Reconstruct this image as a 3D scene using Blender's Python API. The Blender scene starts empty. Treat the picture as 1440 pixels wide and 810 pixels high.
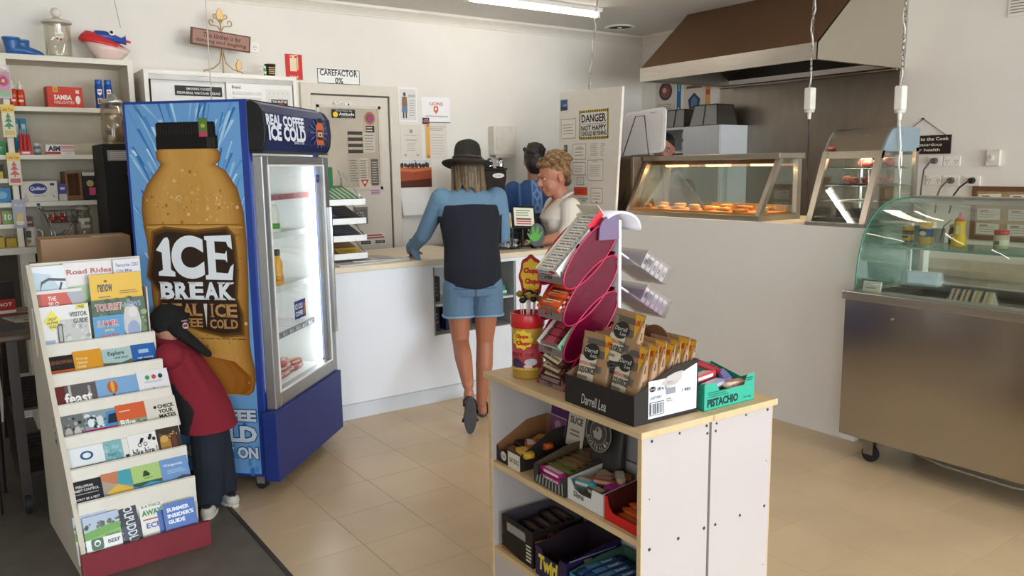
import bpy, bmesh, math, random
from mathutils import Vector, Matrix, Euler
random.seed(7)
SC = bpy.context.scene
COL = SC.collection
PI = math.pi
R = math.radians

# ---------------------------------------------------------------- camera
cam_data = bpy.data.cameras.new('camera')
cam = bpy.data.objects.new('camera', cam_data); COL.objects.link(cam)
cam_data.sensor_width = 36.0
cam_data.lens = 1127.48 * 36 / 1440
cam_data.clip_start = 0.05
def _cam():
    yaw, pit, rol = R(-35.399), R(8.568), R(-0.766)
    F = Vector((-math.sin(yaw)*math.cos(pit), math.cos(yaw)*math.cos(pit), -math.sin(pit)))
    r = Vector((math.cos(yaw), math.sin(yaw), 0)); u = r.cross(F)
    r2 = r*math.cos(rol) + u*math.sin(rol); u2 = u*math.cos(rol) - r*math.sin(rol)
    m = Matrix((r2, u2, -F)).transposed().to_4x4()
    m.translation = (0, 0, 1.5)
    return m
cam.matrix_world = _cam()
SC.camera = cam

# ---------------------------------------------------------------- light and exposure
SC.view_settings.view_transform = 'Standard'
SC.view_settings.look = 'None'
SC.view_settings.gamma = 1
SC.view_settings.use_curve_mapping = False
SC.view_settings.exposure = 0.17
w = bpy.data.worlds.new('daylight'); SC.world = w; w.use_nodes = True
bg = w.node_tree.nodes['Background']; bg.inputs[0].default_value = (0.75, 0.86, 1.0, 1); bg.inputs[1].default_value = 1.0
def area(name, loc, rot, sx, sy, power, col):
    l = bpy.data.lights.new(name, 'AREA'); l.shape = 'RECTANGLE'; l.size = sx; l.size_y = sy
    l.energy = power; l.color = col
    o = bpy.data.objects.new(name, l); COL.objects.link(o); o.location = loc; o.rotation_euler = rot
    return o
# daylight through the shop's front windows, behind the camera
area('window_daylight', (3.1, -4.95, 1.45), (R(90), 0, 0), 4.6, 2.1, 350, (0.84, 0.92, 1.0))
area('added_side_light', (-2.55, -2.4, 1.5), (R(90), 0, R(-90)), 2.2, 1.5, 75, (0.88, 0.94, 1.0))  # added unseen side source, brightens the faces turned to the left
area('door_daylight', (-0.6, -4.95, 1.2), (R(90), 0, 0), 1.2, 2.2, 70, (0.84, 0.92, 1.0))

# ---------------------------------------------------------------- helpers
def lin(h):
    if isinstance(h, str):
        h = h.lstrip('#'); h = [int(h[i:i+2], 16) for i in (0, 2, 4)]
    r = []
    for c in h[:3]:
        c /= 255.0
        r.append(c/12.92 if c <= 0.04045 else ((c+0.055)/1.055)**2.4)
    return (r[0], r[1], r[2], 1.0)

_mats = {}
def M(h, rough=0.5, metal=0.0, var=0.06, scale=18.0, bump=0.0, stretch=None, emit=0.0, spec=0.5, obvar=0.0, world=False):
    key = (str(h), rough, metal, var, scale, bump, stretch, emit, spec, obvar, world)
    if key in _mats: return _mats[key]
    m = bpy.data.materials.new('material_%d' % len(_mats)); m.use_nodes = True
    nt = m.node_tree; b = nt.nodes['Principled BSDF']
    b.inputs['Roughness'].default_value = rough; b.inputs['Metallic'].default_value = metal
    b.inputs['Specular IOR Level'].default_value = spec
    tc = nt.nodes.new('ShaderNodeTexCoord')
    src = tc.outputs['Object']
    if world: src = nt.nodes.new('ShaderNodeNewGeometry').outputs['Position']
    if stretch:
        mp = nt.nodes.new('ShaderNodeMapping'); mp.inputs['Scale'].default_value = stretch
        nt.links.new(src, mp.inputs['Vector']); src = mp.outputs[0]
    nz = nt.nodes.new('ShaderNodeTexNoise'); nz.inputs['Scale'].default_value = scale; nz.inputs['Detail'].default_value = 3
    nt.links.new(src, nz.inputs['Vector'])
    rp = nt.nodes.new('ShaderNodeValToRGB')
    c = lin(h) if h != 'ink' else None
    if c:
        k0, k1 = 1-var, 1+var
        rp.color_ramp.elements[0].position = .3; rp.color_ramp.elements[1].position = .7
        rp.color_ramp.elements[0].color = (c[0]*k0, c[1]*k0, c[2]*k0, 1); rp.color_ramp.elements[1].color = (min(1, c[0]*k1), min(1, c[1]*k1), min(1, c[2]*k1), 1)
        nt.links.new(nz.outputs[0], rp.inputs[0]); out = rp.outputs[0]
    else:
        at = nt.nodes.new('ShaderNodeAttribute'); at.attribute_name = 'Col'
        rp.color_ramp.elements[0].color = (1-var,)*3+(1,); rp.color_ramp.elements[1].color = (1, 1, 1, 1)
        nt.links.new(nz.outputs[0], rp.inputs[0])
        mx = nt.nodes.new('ShaderNodeMix'); mx.data_type = 'RGBA'; mx.blend_type = 'MULTIPLY'; mx.inputs[0].default_value = 1
        nt.links.new(at.outputs['Color'], mx.inputs[6]); nt.links.new(rp.outputs[0], mx.inputs[7]); out = mx.outputs[2]
    if obvar:
        oi = nt.nodes.new('ShaderNodeObjectInfo'); mr = nt.nodes.new('ShaderNodeMapRange')
        mr.inputs[3].default_value = 1-obvar; mr.inputs[4].default_value = 1+obvar*.6
        nt.links.new(oi.outputs['Random'], mr.inputs[0])
        mx = nt.nodes.new('ShaderNodeMix'); mx.data_type = 'RGBA'; mx.blend_type = 'MULTIPLY'; mx.inputs[0].default_value = 1
        nt.links.new(out, mx.inputs[6]); nt.links.new(mr.outputs[0], mx.inputs[7]); out = mx.outputs[2]
    nt.links.new(out, b.inputs['Base Color'])
    if bump:
        bp = nt.nodes.new('ShaderNodeBump'); bp.inputs['Strength'].default_value = bump; bp.inputs['Distance'].default_value = .004
        nt.links.new(nz.outputs[0], bp.inputs['Height']); nt.links.new(bp.outputs[0], b.inputs['Normal'])
    if emit:
        nt.links.new(out, b.inputs['Emission Color']); b.inputs['Emission Strength'].default_value = emit
    _mats[key] = m
    return m
INK = M('ink', .5, var=.04, scale=25, spec=.3)
GLOSSINK = M('ink', .3, var=.03, scale=25, spec=.22)
CLOTH = M('ink', .9, var=.16, scale=60, bump=.25)
SKIN = M('ink', .5, var=.05, scale=40)

def thin_glass(name, tint, refl=.12, edge=.55, rough=.0):
    m = bpy.data.materials.new(name); m.use_nodes = True; nt = m.node_tree; nt.nodes.clear()
    o = nt.nodes.new('ShaderNodeOutputMaterial'); t = nt.nodes.new('ShaderNodeBsdfTransparent'); g = nt.nodes.new('ShaderNodeBsdfGlossy')
    t.inputs[0].default_value = lin(tint); g.inputs['Roughness'].default_value = rough
    lw = nt.nodes.new('ShaderNodeLayerWeight'); lw.inputs[0].default_value = .3
    mr = nt.nodes.new('ShaderNodeMapRange'); mr.inputs[3].default_value = refl; mr.inputs[4].default_value = edge
    nz = nt.nodes.new('ShaderNodeTexNoise'); nz.inputs['Scale'].default_value = 6
    mp = nt.nodes.new('ShaderNodeMath'); mp.operation = 'MULTIPLY_ADD'; mp.inputs[1].default_value = .06
    nt.links.new(nz.outputs[0], mp.inputs[0]); nt.links.new(lw.outputs['Fresnel'], mp.inputs[2])
    nt.links.new(mp.outputs[0], mr.inputs[0])
    x = nt.nodes.new('ShaderNodeMixShader'); nt.links.new(mr.outputs[0], x.inputs[0]); nt.links.new(t.outputs[0], x.inputs[1]); nt.links.new(g.outputs[0], x.inputs[2])
    nt.links.new(x.outputs[0], o.inputs[0])
    return m
GLASS = thin_glass('clear_glass', '#f3f7f4', .02, .30)
GREENGLASS = thin_glass('green_glass', '#cfe2d9', .05, .4)
FRIDGEGLASS = thin_glass('fridge_glass', '#f8fafa', .01, .16)
JARGLASS = thin_glass('jar_glass', '#fbfaf6', .03, .3)
def tinted_plastic(name, col, see, body, rough):
    m = thin_glass(name, see, .0, .25, rough); nt = m.node_tree
    p = nt.nodes.new('ShaderNodeBsdfPrincipled'); p.inputs['Base Color'].default_value = lin(col); p.inputs['Roughness'].default_value = rough
    x = nt.nodes.new('ShaderNodeMixShader'); x.inputs[0].default_value = body; out = [n for n in nt.nodes if n.type == 'OUTPUT_MATERIAL'][0]
    src = out.inputs[0].links[0].from_socket
    nt.links.new(src, x.inputs[1]); nt.links.new(p.outputs[0], x.inputs[2]); nt.links.new(x.outputs[0], out.inputs[0]); return m
PINKPLASTIC = tinted_plastic('magenta_plastic', '#8c1440', '#c23a78', .38, .15)
CLEARPLASTIC = thin_glass('clear_plastic', '#f0eeee', .06, .3, .1)
MILKPLASTIC = thin_glass('jar_plastic', '#f3ece0', .1, .4, .1)

_glyph = {}
def glyphs(s, bold=0.0, spacing=1.0, res=2):
    k = (s, bold, spacing, res)
    if k not in _glyph:
        cu = bpy.data.curves.new('lettering', 'FONT'); cu.body = s; cu.resolution_u = res; cu.offset = bold; cu.space_character = spacing
        o = bpy.data.objects.new('lettering', cu)
        me = o.to_mesh()
        vs = [(v.co.x, v.co.y) for v in me.vertices]; fs = [tuple(p.vertices) for p in me.polygons]
        o.to_mesh_clear(); bpy.data.objects.remove(o); bpy.data.curves.remove(cu)
        if not vs: vs = [(0, 0), (1, 0), (1, 1)]; fs = []
        xs = [v[0] for v in vs]; ys = [v[1] for v in vs]
        _glyph[k] = (vs, fs, min(xs), max(xs), min(ys), max(ys))
    return _glyph[k]

class B:
    """collects faces (with a colour each) and links them as one mesh object"""
    def __init__(s, col='#ffffff'):
        s.v = []; s.f = []; s.fc = []; s.sm = []; s.col = lin(col); s.T = None; s.smooth = False; s.lay = 0; s.usecol = False
    def c(s, h): s.col = lin(h); s.usecol = True; return s
    def t(s, m=None): s.T = m; return s
    def add(s, vs, fs):
        o = len(s.v)
        if s.T is not None: vs = [s.T @ Vector(p) for p in vs]
        s.v += [tuple(p) for p in vs]
        for f in fs: s.f.append([i+o for i in f]); s.fc.append(s.col); s.sm.append(s.smooth)
        return s
    def box(s, x0, x1, y0, y1, z0, z1):
        return s.add([(x0, y0, z0), (x1, y0, z0), (x1, y1, z0), (x0, y1, z0), (x0, y0, z1), (x1, y0, z1), (x1, y1, z1), (x0, y1, z1)],
                     [(0, 3, 2, 1), (4, 5, 6, 7), (0, 1, 5, 4), (1, 2, 6, 5), (2, 3, 7, 6), (3, 0, 4, 7)])
    def prism(s, poly, a, b, ax='y'):
        """polygon extruded along an axis; poly in the two other axes (y: xz, x: yz, z: xy)"""
        n = len(poly)
        def P(p, t): return (p[0], t, p[1]) if ax == 'y' else ((t, p[0], p[1]) if ax == 'x' else (p[0], p[1], t))
        vs = [P(p, a) for p in poly] + [P(p, b) for p in poly]
        fs = [tuple(range(n)), tuple(range(2*n-1, n-1, -1))] + [(i, i+n, (i+1) % n + n, (i+1) % n) for i in range(n)]
        return s.add(vs, fs)
    def loft(s, rings, cap=True):
        n = len(rings[0]); vs = [p for r in rings for p in r]; fs = []
        for k in range(len(rings)-1):
            for i in range(n):
                j = (i+1) % n; fs.append((k*n+i, k*n+j, (k+1)*n+j, (k+1)*n+i))
        if cap: fs += [tuple(range(n-1, -1, -1)), tuple(range((len(rings)-1)*n, len(rings)*n))]
        return s.add(vs, fs)
    def ring(s, c, ax, r, n, up=None):
        ax = Vector(ax).normalized(); up = Vector(up) if up else (Vector((0, 0, 1)) if abs(ax.z) < .9 else Vector((0, 1, 0)))
        a = up.cross(ax).normalized(); b = ax.cross(a)
        ra, rb = (r, r) if not isinstance(r, tuple) else r
        return [Vector(c) + a*math.cos(2*PI*i/n)*ra + b*math.sin(2*PI*i/n)*rb for i in range(n)]
    def cyl(s, p, q, r, r2=None, n=14, cap=True):
        p, q = Vector(p), Vector(q); ax = q-p
        sm = s.smooth; s.smooth = True
        s.loft([s.ring(p, ax, r, n), s.ring(q, ax, r if r2 is None else r2, n)], False)
        s.smooth = sm
        if cap:
            s.add(s.ring(p, ax, r, n), [tuple(range(n-1, -1, -1))]); s.add(s.ring(q, ax, r if r2 is None else r2, n), [tuple(range(n))])
        return s
    def tube(s, pts, r, n=6, closed=False):
        pts = [Vector(p) for p in pts]; m = len(pts); rings = []
        sm = s.smooth; s.smooth = True; up = None
        for i, p in enumerate(pts):
            a = pts[i-1] if (i > 0 or closed) else p; b = pts[(i+1) % m] if (i < m-1 or closed) else p
            d = (b-a).normalized()
            if up is None: up = Vector((0, 0, 1)) if abs(d.z) < .9 else Vector((0, 1, 0))
            side = up.cross(d)
            if side.length < 1e-4: side = Vector((1, 0, 0)).cross(d)
            side.normalize(); up = d.cross(side)
            rings.append([p + side*math.cos(2*PI*k/n)*r + up*math.sin(2*PI*k/n)*r for k in range(n)])
        if closed: rings.append(rings[0])
        s.loft(rings, not closed); s.smooth = sm
        return s
    def lathe(s, prof, n=18, at=(0, 0, 0)):
        """profile of (radius, z), z going up"""
        sm = s.smooth; s.smooth = True
        x, y, z = at
        rings = [[(x+max(r, 1e-4)*math.cos(2*PI*i/n), y+max(r, 1e-4)*math.sin(2*PI*i/n), z+h) for i in range(n)] for r, h in prof]
        s.loft(rings, True); s.smooth = sm
        return s
    def ball(s, c, r, n=12):
        rx, ry, rz = r if isinstance(r, tuple) else (r, r, r)
        sm = s.smooth; s.smooth = True; m = n//2+1
        rings = []
        for k in range(1, m):
            a = -PI/2 + PI*k/m
            rings.append([(c[0]+rx*math.cos(a)*math.cos(2*PI*i/n), c[1]+ry*math.cos(a)*math.sin(2*PI*i/n), c[2]+rz*math.sin(a)) for i in range(n)])
        rings = [[(c[0], c[1], c[2]-rz)]*0 or [(c[0]+1e-4*math.cos(2*PI*i/n), c[1]+1e-4*math.sin(2*PI*i/n), c[2]-rz) for i in range(n)]] + rings + [[(c[0]+1e-4*math.cos(2*PI*i/n), c[1]+1e-4*math.sin(2*PI*i/n), c[2]+rz) for i in range(n)]]
        s.loft(rings, True); s.smooth = sm
        return s
    # flat print, drawn in x (right) / z (up), seen from -y, each layer a hair in front of the last
    def fp(s, pts, h=None):
        if h: s.c(h)
        s.lay += 1; y = -.00025*s.lay
        return s.add([(p[0], y, p[1]) for p in pts], [tuple(range(len(pts)))])
    def fr(s, u0, u1, v0, v1, h=None): return s.fp([(u0, v0), (u1, v0), (u1, v1), (u0, v1)], h)
    def fd(s, u, v, ru, rv=None, h=None, n=20):
        rv = rv or ru
        return s.fp([(u+ru*math.cos(2*PI*i/n), v+rv*math.sin(2*PI*i/n)) for i in range(n)], h)
    def tx(s, txt, u0, u1, v0, v1, h=None, bold=0.0, shear=0.0, spacing=1.0, res=2):
        """lettering fitted into a rectangle"""
        if h: s.c(h)
        vs, fs, a, b, c, d = glyphs(txt, bold, spacing, res)
        s.lay += 1; y = -.00025*s.lay
        kx = (u1-u0)/max(b-a, 1e-5); kz = (v1-v0)/max(d-c, 1e-5)
        return s.add([(u0+(p[0]-a)*kx+shear*(p[1]-c)*kz, y, v0+(p[1]-c)*kz) for p in vs], fs)
    def lines(s, u0, u1, v0, v1, n, h=None, fill=.45, jag=.25):
        """rows of writing too small to read"""
        for i in range(n):
            v = v1-(v1-v0)*(i+.5)/n; hh = (v1-v0)/n*fill/2
            s.lay -= 1 if i else 0
            s.fr(u0, u1-(u1-u0)*random.random()*jag, v-hh, v+hh, h)
        return s
    def mesh(s, name):
        me = bpy.data.meshes.new(name); me.from_pydata(s.v, [], s.f)
        me.polygons.foreach_set('use_smooth', s.sm)
        if s.usecol:
            ca = me.color_attributes.new('Col', 'FLOAT_COLOR', 'CORNER'); arr = []
            for f, c in zip(s.f, s.fc): arr += list(c)*len(f)
            ca.data.foreach_set('color', arr)
        me.update(); return me
    def obj(s, name, mat=None, parent=None, loc=None, rz=0.0, rot=None, bev=0.0, fix=True):
        me = s.mesh(name); me.materials.append(mat or INK)
        if fix:
            bm = bmesh.new(); bm.from_mesh(me)
            if s.lay == 0: bmesh.ops.recalc_face_normals(bm, faces=bm.faces[:])
            bm.to_mesh(me); bm.free()
        o = bpy.data.objects.new(name, me); COL.objects.link(o)
        if parent: o.parent = parent
        if loc: o.location = loc
        o.rotation_euler = rot if rot else (0, 0, rz)
        if bev:
            m = o.modifiers.new('edge', 'BEVEL'); m.width = bev; m.segments = 2; m.limit_method = 'ANGLE'
        return o

def thing(name, label, cat, loc=(0, 0, 0), rz=0.0, group=None, rot=None):
    o = bpy.data.objects.new(name, None); COL.objects.link(o); o.empty_display_size = .05
    o.location = loc; o.rotation_euler = rot if rot else (0, 0, rz)
    return tag(o, label, cat, group)
def tag(o, label, cat, group=None):
    o['label'] = label; o['category'] = cat
    if group: o['group'] = group
    return o
def struct(o): o['kind'] = 'structure'; return o
def stuff(o): o['kind'] = 'stuff'; return o
def dup(root, loc, rz=None, label=None, rot=None):
    r = root.copy(); COL.objects.link(r); r.location = loc
    if rot: r.rotation_euler = rot
    elif rz is not None: r.rotation_euler = (0, 0, rz)
    if label: r['label'] = label
    for ch in list(root.children):
        c = ch.copy(); COL.objects.link(c); c.parent = r
        for g in ch.children:
            d = g.copy(); COL.objects.link(d); d.parent = c
    return r
def TR(x=0, y=0, z=0, rx=0, ry=0, rz=0, s=1):
    return Matrix.Translation((x, y, z)) @ Euler((rx, ry, rz)).to_matrix().to_4x4() @ Matrix.Scale(s, 4)
FACE_LEFT = R(-90)     # a print built facing -y turned to face -x

STEEL = M('#b9b3a8', .28, 1.0, .05, 6, stretch=(1, 1, 14))
DULLSTEEL = M('#9a9186', .38, 1.0, .08, 4, stretch=(3, 3, 1))
CHROME = M('#d8d8d8', .12, 1.0, .02)
ALU = M('#c9c9c8', .35, .9, .03)
WHITE = M('#e9e4da', .4, 0, .02)
CREAM = M('#e2d9c6', .5, 0, .03)
BLACK = M('#151311', .4, 0, .1)
RUBBER = M('#1b1a19', .7, 0, .1)
PAPER = M('#f0ece2', .8, 0, .02)
# ---------------------------------------------------------------- people: one continuous surface grown from tapering limbs
class Blob(B):
    def cap(s, p, q, r1, r2=None, n=14):
        r2 = r1 if r2 is None else r2
        p, q = Vector(p), Vector(q); ax = (q-p).normalized(); rings = []
        for k in range(5): a = PI/2*(1-k/4.0); rings.append(s.ring(p-ax*r1*math.sin(a), ax, max(r1*math.cos(a), 2e-4), n))
        for k in range(5): a = PI/2*k/4.0; rings.append(s.ring(q+ax*r2*math.sin(a), ax, max(r2*math.cos(a), 2e-4), n))
        return s.loft(rings)
    def chain(s, pts):
        for a, b in zip(pts, pts[1:]): s.cap(a[0], b[0], a[1], b[1])
        return s
    def ell(s, c, r, rot=(0, 0, 0), n=18):
        T0 = s.T; m = TR(*c, *rot); s.T = (T0 @ m) if T0 is not None else m
        s.ball((0, 0, 0), r, n); s.T = T0; return s
    def slab(s, rings):
        """rings: (centre, half width, half depth, yaw): a torso-like stack of ellipses"""
        out = []
        for c, w, d, a in rings:
            out.append([(c[0]+w*math.cos(t)*math.cos(a)-d*math.sin(t)*math.sin(a), c[1]+w*math.cos(t)*math.sin(a)+d*math.sin(t)*math.cos(a), c[2]) for t in [2*PI*i/24 for i in range(24)]])
        return s.loft(out)
    def grow(s, name, mat, parent, voxel=.007, smooth=4, col=None, colfun=None):
        me = s.mesh(name+'_base'); o = bpy.data.objects.new(name, me); COL.objects.link(o)
        bm = bmesh.new(); bm.from_mesh(me); bmesh.ops.recalc_face_normals(bm, faces=bm.faces[:]); bm.to_mesh(me); bm.free()
        m = o.modifiers.new('skin', 'REMESH'); m.mode = 'VOXEL'; m.voxel_size = voxel; m.use_smooth_shade = True
        if smooth: k = o.modifiers.new('relax', 'SMOOTH'); k.factor = .5; k.iterations = smooth
        dg = bpy.context.evaluated_depsgraph_get()
        me2 = bpy.data.meshes.new_from_object(o.evaluated_get(dg)); me2.name = name
        o.modifiers.clear(); o.data = me2
        me2.polygons.foreach_set('use_smooth', [True]*len(me2.polygons))
        if me2.color_attributes.get('Col'): me2.color_attributes.remove(me2.color_attributes['Col'])
        ca = me2.color_attributes.new('Col', 'FLOAT_COLOR', 'POINT'); arr = []
        c0 = lin(col) if col else (1, 1, 1, 1); cache = {}
        for v in me2.vertices:
            if colfun:
                h = colfun(v.co); 
                if h not in cache: cache[h] = lin(h)
                arr += cache[h]
            else: arr += c0
        ca.data.foreach_set('color', arr)
        me2.materials.clear(); me2.materials.append(mat)
        if parent: o.parent = parent
        return o
def hand(b, wrist, d, n, size=.085, curl=.5, side=1, r=.0085):
    """palm and five fingers; d: direction of the fingers, n: back-of-hand normal, side: which side the thumb is on"""
    d = Vector(d).normalized(); n = Vector(n); n = (n-d*n.dot(d)).normalized(); s = d.cross(n)*side; w = Vector(wrist)
    k = size/.085
    for j, off in enumerate((.028, .009, -.010, -.027)):
        base = w+d*.075*k+s*off*k; b.cap(w+s*off*.5*k, base, .014*k, .0125*k)
        L = (.036, .041, .038, .029)[j]*k; a = curl*(1+.08*j)
        d1 = d*math.cos(a*.6)-n*math.sin(a*.6); d2 = d*math.cos(a*1.5)-n*math.sin(a*1.5); d3 = d*math.cos(a*2.2)-n*math.sin(a*2.2)
        p1 = base+d1*L; p2 = p1+d2*L*.72; p3 = p2+d3*L*.5
        b.chain([(base, r*1.12*k), (p1, r*k), (p2, r*.92*k), (p3, r*.8*k)])
    t0 = w+d*.022*k+s*.02*k; t1 = t0+(d*.6+s*.75-n*.25).normalized()*.036*k; t2 = t1+(d*.85+s*.35-n*.4*curl).normalized()*.03*k
    b.chain([(t0, .014*k), (t1, .0105*k), (t2, .0085*k)])
    return b
# ================================================================ the room
WALLM = M('#e3ded4', .75, 0, .025, 3)
struct(B().box(-2.6, 5.7, 5.69, 5.80, 0, 2.7).obj('wall_back', WALLM))
struct(B().box(5.60, 5.72, -5.1, 5.80, 0, 2.7).obj('wall_right', WALLM))
wb = B()
for a in ((-5.1, -3.55, 0, 2.7), (-1.25, 5.80, 0, 2.7), (-3.55, -1.25, 0, .7), (-3.55, -1.25, 2.3, 2.7)): wb.box(-2.72, -2.6, *a)  # opening made in the unseen wall to go with the added side light
struct(wb.obj('wall_left', WALLM))
b = B()   # shop front behind the camera: piers, sill and head round the two openings
for x0, x1, z0, z1 in ((-2.6, -1.25, 0, 2.7), (.05, .75, 0, 2.7), (5.45, 5.6, 0, 2.7), (.75, 5.45, 0, .35), (.75, 5.45, 2.52, 2.7), (-1.25, .05, 2.32, 2.7)):
    b.box(x0, x1, -5.1, -5.0, z0, z1)
struct(b.obj('wall_front', WALLM))
struct(B().box(-2.72, 5.72, -5.1, 5.8, 2.7, 2.78).obj('ceiling', M('#e4e0d8', .8, 0, .02, 2)))
cv = [(0, 0), (-.012, 0), (-.016, .012), (-.03, .03), (-.05, .046), (-.068, .056), (-.072, .075), (0, .075)]
struct(B().prism([(5.69+y, 2.625+z) for y, z in cv], -2.6, 5.6, 'x').obj('trim_1', M('#e3dccf', .6, 0, .02)))
struct(B().prism([(5.6+y, 2.625+z) for y, z in cv], -5.0, 5.69, 'y').obj('trim_2', M('#e3dccf', .6, 0, .02)))

# floor: a bed with every vinyl tile laid on it
fl = struct(B().box(.945, 5.6, -5.0, 5.69, -.05, -.004).obj('floor', M('#8f7a5c', .8, 0, .1)))
tb = B(); g = .0007; T = .3055
tb.add([(g, g, -.004), (T-g, g, -.004), (T-g, T-g, -.004), (g, T-g, -.004), (g, g, -.0006), (T-g, g, -.0006), (T-g, T-g, -.0006), (g, T-g, -.0006),
        (g+.0008, g+.0008, 0), (T-g-.0008, g+.0008, 0), (T-g-.0008, T-g-.0008, 0), (g+.0008, T-g-.0008, 0)],
       [(0, 1, 5, 4), (1, 2, 6, 5), (2, 3, 7, 6), (3, 0, 4, 7), (4, 5, 9, 8), (5, 6, 10, 9), (6, 7, 11, 10), (7, 4, 8, 11), (8, 9, 10, 11)])
tm = M('#c9b08c', .3, 0, .09, 2.2, obvar=.05, spec=.6, world=True)
t0 = tb.obj('tile', tm, fl); first = True
for i in range(-1, 15):
    for j in range(-6, 6):
        x = 1.268+i*T; y = 2.841+j*T
        if x > 5.5 or x + T < .95 or (x > 3.9 and y > 2.3): continue
        o = t0 if first else t0.copy()
        if not first: COL.objects.link(o); o.parent = fl
        first = False
        o.location = (x, y, 0); o.scale = (1, 1, 1)
        if i < 0: o.location = (.947, y, 0); o.scale = ((1.268-.947)/T, 1, 1)
struct(B().box(-2.6, .93, -5.0, 5.69, -.05, -.001).obj('floor', M('#5f5951', .62, 0, .14, 9, bump=.08)))
struct(B().box(.93, .9455, -5.0, 5.69, -.05, .0035).obj('trim_3', M('#3a362f', .5, .3)))

# ceiling batten lights
def batten(x, y, label, power):
    t = thing('batten_light', label, 'light', (x, y, 2.7), 0, 'ceiling batten lights')
    B().prism([(-.055, 0), (-.045, -.028), (.045, -.028), (.055, 0)], -.61, .61, 'x').obj('housing', WHITE, t)
    B().cyl((-.585, 0, -.045), (.585, 0, -.045), .019, n=12).obj('tube', M('#fff8f0', .4, 0, 0, emit=power), t)
    b = B()
    for x in (-.595, .595): b.box(x-.012, x+.012, -.024, .024, -.068, -.02)
    b.obj('lamp_holder', WHITE, t)
batten(3.70, 4.86, 'lit white fluorescent batten on the ceiling, its end cut by the frame', 16.0)
batten(1.80, 4.03, 'lit fluorescent batten above the drinks fridge, mirrored in the pie cabinet glass', 40.0)
batten(3.0, 0.4, 'added unseen fluorescent batten lighting the shop floor near the sweets stand', 45.0)  # extra batten out of view, added to raise the general room light
t = thing('ceiling_vent', 'small round dark exhaust vent set into the ceiling near the corner', 'vent', (5.0, 5.36, 2.7))
b = B(); b.lathe([(.13, 0), (.13, -.008), (.105, -.012), (.10, -.002)], 24); b.obj('rim', WHITE, t)
B().lathe([(.098, -.004), (.098, -.002), (.03, -.006)], 24).obj('grille', M('#3c3228', .6), t)
b = B().lathe([(.02, 0), (.02, -.012), (.0, -.014)], 12); b.obj('hub', WHITE, t)

# door in the back wall
dr = struct(B().box(2.27, 2.885, 5.672, 5.692, .02, 2.04).obj('door_1', M('#d5cdbf', .5, 0, .02)))
b = B()
b.box(2.19, 2.262, 5.655, 5.69, 0, 2.048); b.box(2.893, 2.965, 5.655, 5.69, 0, 2.048); b.box(2.19, 2.965, 5.655, 5.69, 2.048, 2.12)
b.obj('door_frame', M('#d8d0c1', .5, 0, .02), dr)
b = B(); b.box(2.262, 2.893, 5.668, 5.672, 2.036, 2.05); b.box(2.884, 2.894, 5.668, 5.672, .02, 2.05)
b.obj('rebate_shadow_gap', M('#5c5449', .8), dr)
# window panel in the door
b = B(); b.box(2.325, 2.795, 5.669, 5.6725, 1.365, 1.95); b.obj('window_pane', M('#b9ad9b', .07, 0, .12, 3), dr)
b = B()
for a in ((2.795, 2.815, 1.345, 1.97), (2.305, 2.325, 1.345, 1.97), (2.305, 2.815, 1.95, 1.97), (2.305, 2.815, 1.345, 1.365)):
    b.box(a[0], a[1], 5.662, 5.674, a[2], a[3])
b.obj('window_bead', M('#cfc6b6', .5), dr)
B().cyl((2.889, 5.66, 1.63), (2.889, 5.66, 1.72), .008, n=8).obj('hinge', M('#8d867a', .4, .8), dr)

def sheet(name, label, cat, x, z, w, h, draw, bg='#ece7db', y=5.6885, group=None, wall='back', tilt=0.0, mat=None, curl=0.0):
    """a sheet of paper or thin sign with its print, lying flat on a wall; x,z its centre (x is the y coordinate on the right-hand wall)"""
    b = B(); b.c(bg); b.box(-w/2, w/2, 0, .0015, -h/2, h/2)
    b.lay = 1
    if draw: draw(b, w, h)
    o = b.obj(name, mat or INK, None, fix=False)
    if wall == 'back': o.location = (x, y-.0016, z); o.rotation_euler = (0, tilt, 0)
    else: o.location = (y, x, z); o.rotation_euler = (0, 0, FACE_LEFT)
    return tag(o, label, cat, group)

def d_fire(b, w, h):
    b.fr(-.028, .022, -.03, .062, '#e8d2b0'); b.fr(-.012, .006, .062, .075, '#e8d2b0'); b.fp([(-.03, .07), (.03, .078), (.03, .084), (-.03, .078)], '#e8d2b0'); b.fr(.026, .032, -.02, .074, '#e8d2b0')
    b.tx('FIRE', -.03, .03, -.078, -.062, '#f3dccb')
def d_care(b, w, h):
    b.fr(-w/2+.006, w/2-.006, -h/2+.006, h/2-.006, '#26262a'); b.fr(-w/2+.011, w/2-.011, -h/2+.011, h/2-.011, '#f0eee9')
    b.tx('CAREFACTOR', -.148, .148, .004, .049, '#202024', .02); b.tx('0%', -.032, .032, -.05, -.006, '#202024', .02)
tag(sheet('fire_sign', 'red fire extinguisher sign with a cream pictogram on the back wall', 'sign', 2.161, 2.227, .125, .175, d_fire, '#c8322c'), 'red fire extinguisher sign with a cream pictogram on the back wall', 'sign')
sheet('number_plate', 'white novelty number plate reading CAREFACTOR 0% above the door', 'plate', 2.50, 2.176, .345, .118, d_care, '#f0eee9')
def d_bc(b, w, h):
    b.fr(-w/2+.004, w/2-.004, -h/2+.004, h/2-.004, '#55524d'); b.fr(-w/2+.006, w/2-.006, -h/2+.006, h/2-.006, '#eeeae2')
    b.tx('Be Careful', -.07, .025, -.01, .014, '#2b2a28'); b.fp([(.04, -.014), (.066, -.014), (.053, .014)], '#3b3a38')
sheet('door_sticker', 'small white Be Careful sticker at the top of the door', 'sticker', 2.506, 1.978, .158, .042, d_bc, '#eeeae2', 5.6705)
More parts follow.
